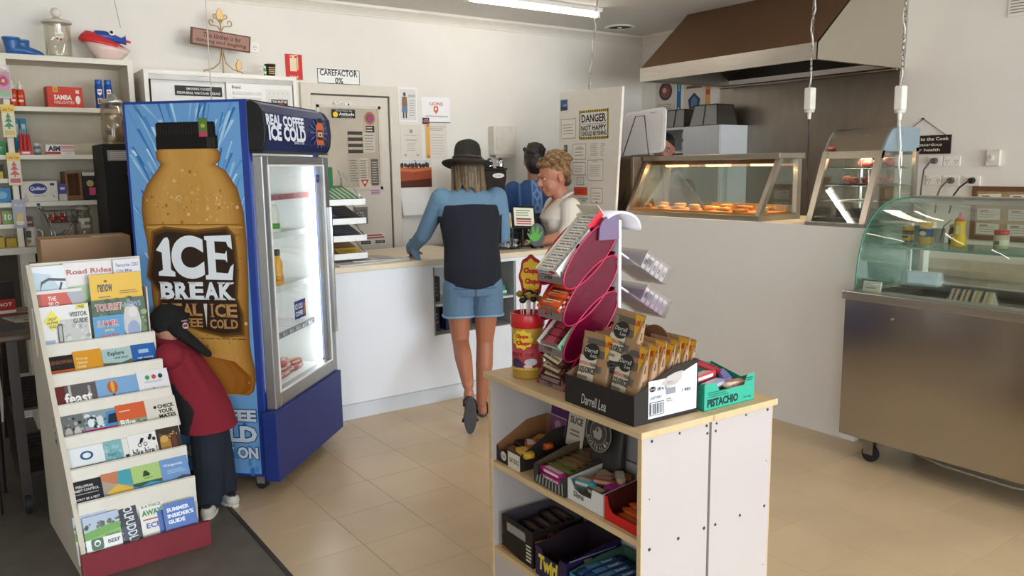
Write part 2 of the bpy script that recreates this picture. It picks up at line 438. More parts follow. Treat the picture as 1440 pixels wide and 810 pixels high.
def d_at(b, w, h):
    b.fd(-.064, -.006, .02, .02, '#e8c62e'); b.tx('Attitude', -.036, .085, -.013, .009, '#f2efe8', .02); b.tx('Dont Have An', -.06, .07, .016, .026, '#e6e3dc'); b.tx('Throw My Own', -.02, .07, -.028, -.019, '#e6e3dc')
sheet('door_sticker', 'black Attitude sticker with a yellow face across the top of the door window', 'sticker', 2.512, 1.908, .186, .062, d_at, '#1f1d1c', 5.662)
def d_pink(b, w, h): b.lines(-.042, .042, -.034, .032, 5, '#a0527c', .5)
sheet('door_notice', 'pink lettered notice on the door below its window', 'notice', 2.755, 1.338, .1, .088, d_pink, '#d9cdd0', 5.6705)
def d_pk2(b, w, h):
    b.lines(-.1, .1, 0, .038, 2, '#b3404d', .6); b.fr(-.1, -.02, -.036, -.012, '#2e2b2b'); b.fr(.02, .1, -.036, -.012, '#2e2b2b'); b.tx('STOP', -.09, -.03, -.03, -.018, '#d8d2c8'); b.tx('STAFF', .03, .09, -.03, -.018, '#d8d2c8')
sheet('door_notice', 'red and black lettered notice at the foot of the door above the counter', 'notice', 2.715, .965, .215, .088, d_pk2, '#ddd6cb', 5.6705)
def d_grey(b, w, h): b.fr(-w/2+.01, w/2-.01, -h/2+.02, h/2-.02, '#6f6d6b'); b.lines(-.03, .03, -.03, .03, 3, '#b9b4ac')
sheet('door_notice', 'dark grey notice on the door half hidden by the newspaper stand', 'notice', 2.62, 1.15, .12, .13, d_grey, '#7d7a77', 5.6705)
# notices taped to the door window
def d_dang(b, w, h):
    for k in range(4): b.fr(-w/2, w/2, h/2-.03-k*.045, h/2-.004-k*.045, '#3d3932')
    b.tx('BEDLAM', -.05, .05, .048, .066, '#c9beab', .02); b.tx('DANGER', -.05, .05, .0, .02, '#c9beab', .02); b.tx('BEWARE', -.05, .05, -.045, -.027, '#c9beab', .02)
sheet('window_notice', 'dark block lettered notice on the door window', 'notice', 2.60, 1.69, .12, .19, d_dang, '#b4a994', 5.6685)
def txtsheet(n, col='#5b564d'):
    return lambda b, w, h: b.lines(-w/2*.8, w/2*.8, -h/2*.85, h/2*.85, n, col, .35)
sheet('window_notice', 'plain typed sheet on the door window beside its right edge', 'notice', 2.715, 1.70, .095, .15, txtsheet(6, '#8a8478'), '#c9c0b0', 5.6685)
sheet('window_notice', 'long grey sheet of small print low on the door window', 'notice', 2.58, 1.49, .085, .2, txtsheet(9, '#7a7468'), '#b7ac9a', 5.6685)
sheet('window_notice', 'pale typed slip between two grey sheets on the door window', 'notice', 2.66, 1.50, .07, .17, txtsheet(8, '#6d675c'), '#c6bcab', 5.6685)
sheet('window_notice', 'dark printed strip at the lower right corner of the door window', 'notice', 2.752, 1.475, .06, .2, txtsheet(9, '#b5ab9a'), '#5f5a55', 5.6685)
def d_red(b, w, h): b.fp([(0, -.03), (.035, .03), (-.035, .03)], '#b8423a'); b.fd(0, .01, .014, .012, '#e6d6c8')
sheet('window_sticker', 'red and white triangular sticker at the foot of the door window', 'sticker', 2.665, 1.392, .09, .075, d_red, '#d8c8b8', 5.668)
def d_emb(b, w, h):
    b.fd(0, .02, .045, .05, '#c06a35'); b.fd(0, .02, .03, .034, '#3f5f95'); b.fd(0, .02, .016, .02, '#c23c2c'); b.fr(-.035, .035, -.085, -.035, '#2b2a2c'); b.lines(-.03, .03, -.08, -.04, 2, '#cfc6b6', .4)
sheet('window_sticker', 'round orange and blue emblem sticker at the top of the door window', 'sticker', 2.725, 1.86, .1, .18, d_emb, '#b9ad9b', 5.668)

# papers on the wall right of the door
def d_p1(b, w, h):
    b.fr(-w/2+.01, w/2-.01, -h/2+.012, h/2-.012, '#dedad6')
    b.fd(-.028, .078, .012, .016, '#6b4a38'); b.fp([(-.05, .06), (-.008, .06), (-.004, -.01), (-.054, -.01)], '#8a6a52'); b.fp([(-.052, -.01), (-.006, -.01), (-.004, -.06), (-.056, -.06)], '#6d7f92'); b.fr(-.046, -.034, -.105, -.06, '#3a3430'); b.fr(-.024, -.012, -.105, -.06, '#3a3430')
    b.tx('SALE DAY', .004, .066, .058, .078, '#4a4744'); b.lines(.01, .064, -.09, .04, 7, '#a5a09a', .25)
sheet('poster', 'white poster of a man in an apron right of the door', 'poster', 3.066, 1.994, .165, .262, d_p1, '#f0eeec')
def d_p2(b, w, h):
    b.tx('LIONS', -.055, .065, .035, .062, '#c15a3a', .02); b.fp([(-.02, .03), (.02, .03), (.022, -.005), (0, -.032), (-.022, -.005)], '#d06a42'); b.fd(0, .008, .01, .012, '#efe2d4')
    b.tx('CERTIFICATE OF APPRECIATION', -.10, .11, -.056, -.044, '#4a4650'); b.fr(-w/2, w/2, -h/2, -h/2+.006, '#3d4a6a')
sheet('certificate', 'landscape certificate with an orange shield emblem on the back wall', 'certificate', 3.318, 1.96, .262, .2, d_p2, '#f1efee')
def d_c1(b, w, h):
    b.fd(0, .085, .016, .016, '#a49d90'); b.tx('Certificate of Registration', -.06, .06, .048, .056, '#77716a'); b.tx('Food Premises', -.05, .05, .012, .024, '#55504a'); b.lines(-.04, .04, -.07, 0, 5, '#a8a195', .25); b.fd(-.055, -.1, .012, .01, '#b3ac9f'); b.fd(.055, -.1, .012, .01, '#b3ac9f')
sheet('certificate', 'portrait cream certificate with a crest below the apron poster', 'certificate', 3.087, 1.705, .19, .265, d_c1, '#ddd6c8')
def d_c2(b, w, h):
    b.lines(-.06, .09, .08, .12, 3, '#9d968b', .3); b.lines(-.06, .09, -.11, .06, 8, '#b9b2a6', .2)
sheet('certificate', 'portrait cream certificate partly behind the orange ribbon', 'certificate', 3.315, 1.715, .2, .28, d_c2, '#ddd6c8')
sheet('award_ribbon', 'orange vertical ribbon hanging over the cream certificate', 'ribbon', 3.237, 1.715, .034, .27, lambda b, w, h: (b.fr(-.017, .017, -.135, -.115, '#c98a3a'), b.fr(-.009, .009, -.12, .12, '#e2a94e'), b.fd(0, -.118, .008, .008, '#b1602a'), b.fd(0, .122, .008, .008, '#b1602a')), '#e0b060', 5.685)
sheet('wall_card', 'small maroon card at the corner of the landscape certificate', 'card', 3.222, 1.872, .062, .05, lambda b, w, h: (b.fr(-.024, .024, -.008, .004, '#a07a80'), b.fr(-.014, .02, .008, .014, '#c0a0a0')), '#5f3040', 5.6855)
def d_cal(b, w, h):
    b.fr(-w/2, w/2, .06, h/2, '#d5d3d6')
    for k in range(16): b.fd(-.125+.016*k+random.uniform(-.004, .004), .058+random.uniform(-.004, .012), .011, .014+.012*random.random(), '#3b2d24' if k % 3 else '#5a4330', 10)
    b.fp([(-w/2, .05), (w/2, .045), (w/2, -h/2), (-w/2, -h/2)], '#a4502f'); b.fp([(-w/2, .052), (-.02, .032), (w/2, .05), (w/2, .03), (-.02, .012), (-w/2, .02)], '#c87048'); b.fp([(-w/2, -.06), (w/2, -.04), (w/2, -h/2), (-w/2, -h/2)], '#5a2c1c')
    b.fr(-.01, .008, -.005, .0, '#3a2018')
t = thing('wall_calendar', 'calendar with a red outback rock photograph, white pages below', 'calendar', (3.113, 5.6885, 1.46))
b = B(); b.c('#e8e4dc'); b.box(-.147, .147, -.002, 0, -.108, .108); b.T = TR(0, -.0021); d_cal(b, .294, .216); b.obj('picture_page', INK, t, fix=False)
b = B('#e6e3de'); b.c('#e6e3de')
b.add([(-.147, -.003, -.108), (.12, -.003, -.108), (.118, -.022, -.22), (.112, -.03, -.345), (-.128, -.03, -.345), (-.14, -.022, -.22)], [(0, 1, 2, 5), (5, 2, 3, 4)])
b.c('#b5b0a8'); b.add([(-.127, -.0315, -.325), (.112, -.0315, -.325), (.112, -.0312, -.345), (-.128, -.0312, -.345)], [(0, 1, 2, 3)])
b.obj('date_page', INK, t)
B().cyl((0, -.008, .1), (0, 0, .1), .004, n=8).obj('pin', BLACK, t)

# power point on the back wall and things standing on the sliding door cupboard are further down
def outlet(name_label, x, z, wall='back', w=.115, h=.07, holes=2, plug=None):
    t = thing('power_point', name_label, 'outlet', (x, 5.69, z) if wall == 'back' else (5.6, x, z), 0 if wall == 'back' else FACE_LEFT, 'power points')
    B().box(-w/2, w/2, -.009, 0, -h/2, h/2).obj('face_plate', WHITE, t, bev=.003)
    b = B('#3a3530'); b.c('#3a3530'); b.T = TR(0, -.0092)
    for k in range(holes):
        u = (-.03+.06*k) if holes == 2 else 0
        for du, dv, a in ((-.008, .002, .6), (.008, .002, -.6), (0, -.014, 0)):
            m = [(u+du+math.cos(a)*p+math.sin(a)*q, dv-math.sin(a)*p+math.cos(a)*q) for p, q in ((-.0018, -.006), (.0018, -.006), (.0018, .006), (-.0018, .006))]
            b.lay = 0; b.fp(m)
    b.obj('socket_slots', INK, t, fix=False)
    b = B()
    for k in range(holes):
        u = (-.03+.06*k) if holes == 2 else .03
        b.box(u-.006, u+.006, -.0125, -.009, .016, .026)
    b.obj('rocker_switch', WHITE, t)
    return t
outlet('white double power point on the back wall beside the hanging wooden sign', 1.857, 2.34)
# ================================================================ white wall shelving, far left
SH = M('#e0d8c6', .5, 0, .02)
t = thing('shelving_unit', 'tall cream shelving unit against the back wall, loaded with groceries', 'shelves', (0, 0, 0))
y0, y1 = 5.38, 5.688
for x0, x1, n in ((-.55, -.52, 'side_panel'), (.355, .385, 'divider'), (1.008, 1.038, 'side_panel')):
    B().box(x0, x1, y0, y1, 0, 2.135).obj(n, SH, t)
B().box(-.55, 1.038, y0, y1, 2.135, 2.165).obj('top_board', SH, t)
for z in (1.878, 1.606, 1.338):
    B().box(-.52, .355, y0+.004, 5.672, z-.026, z).obj('shelf_board', SH, t); B().box(.385, 1.008, y0+.004, 5.672, z-.026, z).obj('shelf_board', SH, t)
for z in (1.474, 1.216): B().box(-.52, .355, y0+.004, 5.672, z-.024, z).obj('shelf_board', SH, t)
B().box(-.52, 1.008, 5.672, 5.688, .9, 2.135).obj('back_panel', M('#d3c8b2', .6, 0, .03), t)
B().box(-.6, .475, y0-.04, 5.67, 1.045, 1.082).obj('desk_board', SH, t); B().box(.475, 1.0, y0+.01, 5.67, 1.045, 1.082).obj('desk_board', SH, t)
B().box(.36, .43, y0-.02, y0+.05, 0, 1.045).obj('leg', SH, t)
B().box(-.6, 1.0, 5.6, 5.68, .3, 1.04).obj('kick_panel', M('#4a4036', .7), t)

# things on top of the unit
def boot(x, y, label):
    t = thing('rubber_boot', label, 'boot', (x, y, 2.165), R(-4), 'pair of blue rubber boots')
    b = B(); rings = []
    for px, pz, rx, ry in ((.0, .0, .034, .034), (.0, .045, .038, .036), (-.002, .075, .042, .04), (-.004, .098, .046, .043)):
        rings.append([(px+rx*math.cos(2*PI*i/14)-.03, ry*math.sin(2*PI*i/14), pz) for i in range(14)])
    b.smooth = True; b.loft(rings)
    rings = []
    for px, w, h in ((-.066, .02, .03), (-.058, .034, .05), (-.02, .036, .07), (.015, .035, .062), (.045, .037, .05), (.07, .033, .038), (.084, .016, .02)):
        rings.append([(px, w*math.cos(2*PI*i/12), h/2+h/2*math.sin(2*PI*i/12)) for i in range(12)])
    b.loft(rings)
    b.obj('upper', M('#2b5f9a', .35, 0, .05), t)
    B().box(-.062, .078, -.031, .031, -.0, .008).obj('sole', M('#1f456f', .5), t, bev=.003)
    b = B(); b.smooth = True
    b.cyl((-.034, 0, .092), (-.034, 0, .1005), .046, n=14); b.obj('rim', M('#3a74b3', .35), t)
boot(.462, 5.475, 'blue child rubber boot on top of the shelving, in front of its partner')
boot(.515, 5.555, 'blue child rubber boot on top of the shelving, behind its partner')
t = thing('glass_jar', 'large empty glass jar with a knobbed lid on top of the shelving', 'jar', (.668, 5.50, 2.165))
B().lathe([(.068, .004), (.073, .012), (.07, .03), (.07, .19), (.072, .2), (.069, .2), (.067, .19), (.067, .03), (.06, .014)], 22).obj('body', JARGLASS, t)
B().lathe([(.075, 0), (.075, .008), (.07, .012)], 22).obj('foot', M('#b9b09a', .3), t)
b = B(); b.lathe([(.079, .2), (.08, .208), (.07, .216), (.03, .226), (.012, .236)], 22); b.obj('lid', M('#cfc7b4', .2, 0, .03), t)
B().ball((0, 0, .262), .028, 14).obj('knob', M('#ddd6c6', .15), t)
b = B(); b.T = TR(0, -.0715, .1); b.fr(-.022, .022, .012, .04, '#e9e2d2'); b.fd(-.012, .006, .007, .007, '#a5473f'); b.fd(.006, .002, .007, .007, '#a5473f'); b.tx('SWEETS', -.02, .02, .018, .03, '#6b5b50'); b.obj('label_print', INK, t, fix=False)
t = thing('fish_container', 'red, blue and clear plastic fish shaped toy container on top of the shelving', 'container', (.918, 5.50, 2.165), R(4))
b = B(); b.smooth = True; rings = []
for z, sx, sy in ((0, .06, .04), (.02, .075, .05), (.06, .11, .068), (.09, .128, .075)):
    rings.append([(.01+sx*math.copysign(abs(math.cos(2*PI*i/20))**.8, math.cos(2*PI*i/20)), sy*math.sin(2*PI*i/20), z-.02*math.cos(2*PI*i/20)*(z/.09)+.0) for i in range(20)])
b.loft(rings); b.obj('tub', M('#dcc2b8', .3, 0, .04), t)
b = B(); b.smooth = True; rings = []
for z, sx, sy in ((.088, .137, .08), (.1, .137, .08), (.125, .11, .06), (.15, .07, .04)):
    k = 1 if z < .101 else .6
    rings.append([(-.005-(z-.09)*.5+sx*math.cos(2*PI*i/20), sy*math.sin(2*PI*i/20), z-.024*math.cos(2*PI*i/20)) for i in range(20)])
b.loft(rings); b.obj('lid', M('#cf3030', .3, 0, .05), t)
b = B(); b.smooth = True; rings = []
for x, ry, rz, cz in ((-.07, .01, .01, .15), (-.05, .045, .03, .15), (0, .05, .036, .145), (.05, .04, .032, .135), (.09, .02, .018, .13), (.11, .012, .024, .132), (.118, .006, .03, .135)):
    rings.append([(x, ry*math.cos(2*PI*i/12), cz+rz*math.sin(2*PI*i/12)) for i in range(12)])
b.loft(rings); b.obj('fish_body', M('#28489c', .3), t)
b = B(); b.cyl((.118, 0, .13), (.145, 0, .125), .01, .006, 8); b.obj('spout', M('#cf3030', .3), t)
b = B(); b.c('#e8e4da'); b.cyl((.03, -.04, .165), (.03, -.05, .167), .018, n=12); b.c('#1b1b1b'); b.cyl((.028, -.05, .167), (.028, -.054, .168), .009, n=10); b.obj('eye', GLOSSINK, t)

# packets on the shelves
def carton(name, label, cat, x0, x1, yf, d, z, h, col, draw=None, rz=0.0, group=None):
    t = B(); t.c(col); w = x1-x0
    t.box(-w/2, w/2, 0, d, 0, h)
    t.T = TR(0, 0, h/2)
    if draw: draw(t, w, h)
    o = t.obj(name, INK, None, ((x0+x1)/2, yf, z), rz, fix=False)
    return tag(o, label, cat, group)
def d_samba(b, w, h):
    b.fr(-w/2, w/2, -h/2, h/2, '#c9351f'); b.fr(-w*.34, -w*.2, h*.24, h*.5, '#e0a83a'); b.tx('24', -w*.31, -w*.23, h*.29, h*.44, '#4a1a10')
    b.tx('SAMBA', -w*.32, w*.18, -h*.12, h*.12, '#f4e9dc', .03); b.tx('FIRELIGHTERS', -w*.32, w*.24, -h*.3, -h*.17, '#f0ddcf'); b.fd(w*.35, -h*.1, w*.07, h*.2, '#f0e4d6'); b.fr(w*.3, w*.4, h*.2, h*.36, '#eac9b8')
carton('firelighter_box', 'red box of firelighters with white lettering on the upper shelf', 'box', .578, .763, 5.44, .11, 1.878, .122, '#c23420', d_samba, R(3))
def spray(x, label):
    t = thing('spray_can', label, 'spray can', (x, 5.45, 1.878), 0, 'blue spray cans')
    b = B(); b.c('#234f9c'); b.lathe([(.021, 0), (.022, .003), (.022, .135), (.018, .142)], 16)
    b.T = TR(0, -.0222, 0); b.lay = 0
    b.fp([(-.012, .115), (.012, .115), (.012, .09), (0, .078), (-.012, .09)], '#e9e4e4'); b.fr(-.009, .009, .096, .106, '#c23a3a'); b.fr(-.014, .014, .03, .062, '#dca23a'); b.fr(-.01, .0, .034, .058, '#3c3a36'); b.fr(.003, .012, .034, .058, '#b9472f')
    b.obj('can_body', GLOSSINK, t, fix=False)
    B().lathe([(.019, .142), (.02, .145), (.02, .168), (.018, .172)], 16).obj('cap', M('#2c5fae', .3), t)
spray(.853, 'blue aerosol spray can right of the red box, nearer the box')
spray(.903, 'blue aerosol spray can at the shelf end, farther from the red box')
def fluid(x, y, label):
    t = thing('fluid_bottle', label, 'bottle', (x, y, 1.878), 0, 'orange fluid bottles')
    b = B(); b.c('#c4401e'); b.smooth = True
    b.lathe([(.021, 0), (.022, .004), (.022, .085), (.017, .1)], 14); b.T = TR(0, -.0225, 0); b.fr(-.012, .012, .03, .042, '#e8c9a8'); b.tx('FLUID', -.012, .012, .055, .067, '#f0dcc0')
    b.obj('bottle_body', GLOSSINK, t, fix=False)
    B().lathe([(.014, .1), (.013, .122), (.007, .126), (.005, .148), (.003, .15)], 12).obj('nozzle_cap', M('#e4dccb', .35), t)
fluid(.408, 5.46, 'orange squeeze bottle with a cream nozzle, beside the hanging pink card'); fluid(.448, 5.49, 'orange squeeze bottle with a cream nozzle, the one nearer the red box')
# second shelf
def d_brush(b, w, h):
    b.fr(-w/2, w/2, -h/2, -h*.34, '#c23a30')
rp = thing('brush_pack', 'clear pack of three red handled brushes on the second shelf', 'pack', (.444, 5.46, 1.606))
b = B(); b.c('#b9302b'); b.box(-.036, .036, -.004, .006, 0, .03); b.T = TR(0, -.0042); b.lay = 0; b.fr(-.02, .02, .008, .02, '#eadad0'); b.obj('card', GLOSSINK, rp, fix=False)
for k in (-1, 0, 1):
    b = B(); b.c('#c4322e'); b.cyl((.021*k, .0, .02), (.021*k*.9, 0, .12), .01, .008, 10); b.c('#7f8d96'); b.cyl((.021*k*.9, 0, .12), (.021*k*.9, 0, .15), .006, .005, 8); b.obj('brush', GLOSSINK, rp)
def d_teal(b, w, h): b.fr(-w*.3, w*.3, h*.05, h*.35, '#dfe9ea'); b.fr(-w*.35, w*.35, -h*.4, -h*.1, '#1f6f96')
carton('small_packet', 'small teal packet behind the red brushes, left of its twin', 'packet', .405, .432, 5.58, .03, 1.606, .215, '#3a95b4', d_teal); carton('small_packet', 'small teal packet behind the red brushes, right of its twin', 'packet', .438, .470, 5.58, .03, 1.606, .215, '#3a95b4', d_teal)
t = thing('small_tin', 'small grey tin with a pale lid beside the red brushes', 'tin', (.503, 5.47, 1.606))
b = B(); b.c('#6f7a84'); b.lathe([(.018, 0), (.018, .052)], 14); b.c('#aab2b8'); b.lathe([(.0184, .015), (.0184, .035)], 14); b.obj('tin_body', INK, t); B().lathe([(.019, .052), (.019, .066), (.016, .069)], 14).obj('lid', M('#d9d6cd', .4), t)
def d_aim(b, w, h):
    b.tx('AIM', -w*.42, w*.02, -h*.12, h*.4, '#23304a', .05); b.fr(-w/2, w*.02, -h*.42, -h*.18, '#b33a30'); b.fr(w*.05, w*.5, h*.1, h*.42, '#d59a96'); b.fr(w*.05, w*.5, -h*.2, h*.04, '#c9b9b6'); b.tx('toothpaste', w*.16, w*.42, -h*.4, -h*.24, '#6b6b70')
carton('toothpaste_box', 'white toothpaste box lettered AIM lying on the second shelf', 'box', .545, .693, 5.46, .04, 1.606, .06, '#ebe5de', d_aim)
t = thing('glue_bottle', 'slim white bottle with a blue cap at the end of the second shelf', 'bottle', (.892, 5.47, 1.606))
B().lathe([(.014, 0), (.0145, .01), (.0145, .11), (.01, .125)], 12).obj('bottle_body', WHITE, t); B().lathe([(.012, .122), (.0125, .145), (.009, .15)], 12).obj('cap', M('#2a3f9a', .35), t)
# third shelf
def d_quil(b, w, h):
    b.fd(-w*.04, h*.13, w*.25, h*.27, '#32397c', 24); b.tx('Quilton', -w*.25, w*.17, h*.03, h*.24, '#eef0f4', .02); b.fr(w*.3, w*.42, h*.28, h*.4, '#3a3f5c'); b.tx('Cotton Pillow', -w*.16, w*.16, -h*.26, -h*.17, '#6d7382'); b.fp([(-w/2, -h/2), (-w*.3, -h/2), (-w*.38, 0)], '#cdbfae'); b.fp([(w*.3, -h*.05), (w*.42, -h*.3), (w*.4, -h*.32)], '#5f5348')
carton('tissue_box', 'white box of tissues with a dark blue oval on the third shelf', 'box', .398, .583, 5.43, .12, 1.338, .118, '#ded6c8', d_quil)
carton('small_packet', 'small purple and white packet between tissue box and wooden box', 'packet', .59, .632, 5.45, .05, 1.338, .1, '#d5cdc4', lambda b, w, h: (b.fr(-w/2, w/2, -h*.1, h/2, '#4d4a8e'), b.fr(-w*.3, w*.3, h*.15, h*.3, '#c8c4da')))
t = thing('wooden_box', 'open brown wooden box standing on end on the third shelf', 'box', (.675, 5.46, 1.338), R(8))
WB = M('#8a5f3a', .6, 0, .15, 20, stretch=(1, 1, 4))
for a in ((-.045, -.033, 0, .1, 0, .17), (.033, .045, 0, .1, 0, .17)): B().box(*a).obj('side_board', WB, t)
for a in ((-.033, .033, 0, .1, .158, .17), (-.033, .033, 0, .1, 0, .03)): B().box(*a).obj('end_board', WB, t)
B().box(-.033, .033, .088, .1, .03, .158).obj('back_board', M('#6a4426', .6, 0, .12), t)
carton('coffee_pack', 'black and pink packet between wooden box and black cabinet', 'packet', .722, .80, 5.455, .06, 1.338, .165, '#211c1e', lambda b, w, h: (b.fr(-w/2, w/2, h*.38, h/2, '#cfc8bc'), b.fd(0, h*.1, w*.25, h*.12, '#b9a06a'), b.fr(-w*.1, w/2, -h*.32, -h*.05, '#c74a6f')))
# left bay and desk, partly cut by the frame
carton('small_packet', 'green packet in the left bay behind the hanging green card', 'packet', .26, .345, 5.44, .1, 1.606, .075, '#2f8a4a', lambda b, w, h: b.tx('MINT', -w*.3, w*.3, -h*.2, h*.1, '#d9ead6'))
carton('small_packet', 'yellow and black packet in the left bay beside the red tree card', 'packet', .27, .325, 5.44, .06, 1.474, .08, '#2c2722', lambda b, w, h: b.fr(-w/2, w*.4, -h/2, 0, '#d7b53a'))
carton('tissue_box', 'blue box in the left bay on the third shelf', 'box', .26, .346, 5.43, .1, 1.338, .085, '#3f86b3', lambda b, w, h: b.fd(0, 0, w*.3, h*.25, '#79b4d2'))
carton('number_card', 'green card marked 10 in the left bay', 'card', .292, .352, 5.43, .02, 1.216, .075, '#86a35a', lambda b, w, h: b.tx('10', -w*.3, w*.3, -h*.2, h*.25, '#eef0e0', .02))
carton('number_card', 'pink card beside the green card in the left bay', 'card', .235, .286, 5.44, .02, 1.216, .07, '#c98a86', lambda b, w, h: b.fd(0, 0, w*.3, h*.25, '#e6d2ca'))
carton('sponge_pack', 'yellow packet on the desk board, left of its mate', 'packet', .245, .29, 5.43, .08, 1.082, .06, '#c9a932', None, 0); carton('sponge_pack', 'yellow packet on the desk board beside the cream post', 'packet', .3, .351, 5.44, .08, 1.082, .05, '#c2a02e', None)
carton('small_packet', 'reddish carton on the desk board behind the hanging banana card', 'packet', .405, .45, 5.52, .05, 1.082, .165, '#8d4f52', lambda b, w, h: b.lines(-w*.4, w*.4, -h*.3, h*.4, 4, '#d5b9b0'))
t = thing('coffee_mug', 'cream mug with a dark picture on the desk board beside the mini trolley', 'mug', (.428, 5.45, 1.082), R(-10))
b = B(); b.c('#dcd2c2'); b.lathe([(.03, 0), (.033, .005), (.034, .11), (.031, .11), (.03, .01)], 18); b.T = TR(0, -.0345, 0); b.lay = 0; b.fr(-.022, .004, .05, .09, '#4b4a44'); b.fr(-.018, 0, .02, .04, '#a8793f'); b.obj('mug_body', INK, t, fix=False)
b = B(); b.tube([(.033, 0, .095), (.055, 0, .085), (.06, 0, .06), (.05, 0, .03), (.033, 0, .022)], .005, 8); b.obj('handle', M('#dcd2c2', .4), t)
# hanging cards on the divider
def hcard(name, label, x, z, w, h, bg, draw, y=5.362):
    b = B(); b.c(bg); b.box(-w/2, w/2, 0, .004, -h/2, h/2); b.c('#b9b4aa'); b.tube([(0, .004, h/2-.008), (0, .016, h/2-.004)], .002, 5); b.lay = 1; b.T = None
    draw(b, w, h)
    return tag(b.obj(name, GLOSSINK, None, (x, y, z), R(2), fix=False), label, 'card', 'hanging cards on the shelf divider')
def d_tree(tree):
    def f(b, w, h):
        b.fr(-w/2, w/2, h*.26, h/2, '#e2c13a'); b.tx('Little Tree', -w*.42, w*.42, h*.3, h*.4, '#b93a2c', .02); b.fr(-w*.46, w*.46, -h*.47, h*.24, '#d5cdbb')
        for k, (hw, zz) in enumerate(((.2, .1), (.3, -.03), (.4, -.18))): b.fp([(-w*hw, h*zz), (w*hw, h*zz), (0, h*(zz+.15))], tree)
        b.fr(-w*.06, w*.06, -h*.25, -h*.18, tree); b.fr(-w*.38, w*.38, -h*.42, -h*.29, '#c23a30' if tree[1] == 'c' else '#c9b23a')
    return f
def d_flower(b, w, h):
    b.fp([(-w/2, h*.28), (-w*.3, h*.44), (0, h*.5), (w*.3, h*.44), (w/2, h*.28)], '#e6d6d2'); b.fr(-w*.45, w*.45, -h*.45, h*.3, '#b98f98'); b.tx('AirFresh', -w*.4, w*.4, h*.3, h*.38, '#6b3f52')
    for k in range(7): b.lay -= 1; b.fd(w*.22*math.cos(k*.9), -.0+h*.02+h*.1*math.sin(k*.9), w*.17, h*.08, '#d05c8c', 10)
    b.lay += 3; b.fd(0, h*.02, w*.12, h*.06, '#e3b25a'); b.fr(-w*.4, w*.4, -h*.45, -h*.3, '#8fb48a')
hcard('air_freshener_card', 'pink flower air freshener card hanging highest on the shelf divider', .362, 2.008, .072, .182, '#cdb6b4', d_flower)
hcard('air_freshener_card', 'yellow topped card with a green tree hanging on the shelf divider', .368, 1.793, .064, .18, '#d9c070', d_tree('#2f7a3c'))
hcard('air_freshener_card', 'yellow topped card with a red tree hanging on the shelf divider', .372, 1.527, .066, .182, '#d9c070', d_tree('#c4382c'))
def d_ban(b, w, h):
    b.fr(-w/2, w/2, -h/2, h/2, '#9a97a2'); b.tx('Fruit', -w*.3, w*.3, h*.26, h*.34, '#e8e4ea')
    for k in range(5): b.fp([(-w*.28+k*w*.12, -h*.28), (-w*.2+k*w*.12, -h*.3), (-w*.08+k*w*.1, 0), (-w*.14+k*w*.1, h*.02)], '#e0c23c' if k % 2 else '#cfae2e')
    b.fd(0, -h*.33, w*.32, h*.08, '#d8cfb8')
hcard('air_freshener_card', 'grey card with yellow shapes hanging lowest on the shelf divider', .374, 1.275, .064, .16, '#9a97a2', d_ban)
# mini shopping trolley with red balls
t = thing('mini_trolley', 'toy wire shopping trolley on the desk board', 'trolley', (.572, 5.44, 1.082), R(6))
b = B(); W_ = .0022
for z, x0, x1, yy in ((.2, -.075, .12, .045), (.165, -.055, .115, .042), (.13, -.04, .11, .04)):
    b.tube([(x0, -yy, z), (x1, -yy, z), (x1, yy, z), (x0, yy, z)], W_, 5, True)
for k in range(7):
    f = k/6; b.tube([(-.075+.195*f, -.045, .2), (-.04+.15*f, -.04, .13)], W_*.8, 5); b.tube([(-.075+.195*f, .045, .2), (-.04+.15*f, .04, .13)], W_*.8, 5)
for k in range(5): b.tube([(-.04, -.04+.02*k, .13), (.11, -.04+.02*k, .13)], W_*.8, 5)
stuff(b.obj('wire_basket', CHROME, t))
for s in (-1, 1): B().tube([(-.075, .04*s, .2), (-.1, .04*s, .235)], .003, 6).obj('handle_stay', CHROME, t)
b = B(); b.cyl((-.104, -.05, .24), (-.104, .05, .24), .009, n=10); b.obj('handle', M('#1d2740', .4), t)
for s in (-1, 1): B().tube([(-.06, .04*s, .18), (-.03, .04*s, .06), (-.06, .04*s, .02), (.1, .04*s, .02), (.02, .04*s, .06), (.1, .04*s, .13)], .003, 6).obj('chassis_rail', CHROME, t)
for x in (-.055, .095):
    for s in (-1, 1): B().cyl((x, .036*s, .013), (x, .048*s, .013), .013, n=12).obj('wheel', RUBBER, t)
for k, (x, y, l) in enumerate(((-.015, -.012, 'left'), (.035, .0, 'right'))):
    b = B(); b.ball((0, 0, 0), .024, 14); tag(b.obj('red_ball', M('#c8452f', .4), None, (.572+x-.012, 5.44+y, 1.082+.157)), f'small red ball in the toy trolley, the {("one nearer its handle", "one farther from its handle")[k]}', 'ball', 'red balls in the toy trolley')
carton('small_packet', 'pale blue printed packet on the desk board under the toy trolley basket', 'packet', .545, .60, 5.425, .05, 1.082, .06, '#5f7f88', lambda b, w, h: b.lines(-w*.4, w*.4, -h*.4, h*.4, 3, '#cfd6d2'))
t = thing('glass_jar', 'clear glass jar with a white label beside the toy trolley', 'jar', (.705, 5.46, 1.082))
B().lathe([(.05, .002), (.054, .01), (.054, .15), (.04, .18), (.04, .195), (.037, .195), (.037, .178), (.05, .15), (.05, .012)], 20).obj('body', JARGLASS, t)
B().lathe([(.055, 0), (.055, .006), (.05, .01)], 20).obj('foot', M('#8f866f', .3), t); B().lathe([(.042, .195), (.042, .21), (.02, .222), (.008, .235)], 18).obj('lid', M('#b9b4a6', .2), t)
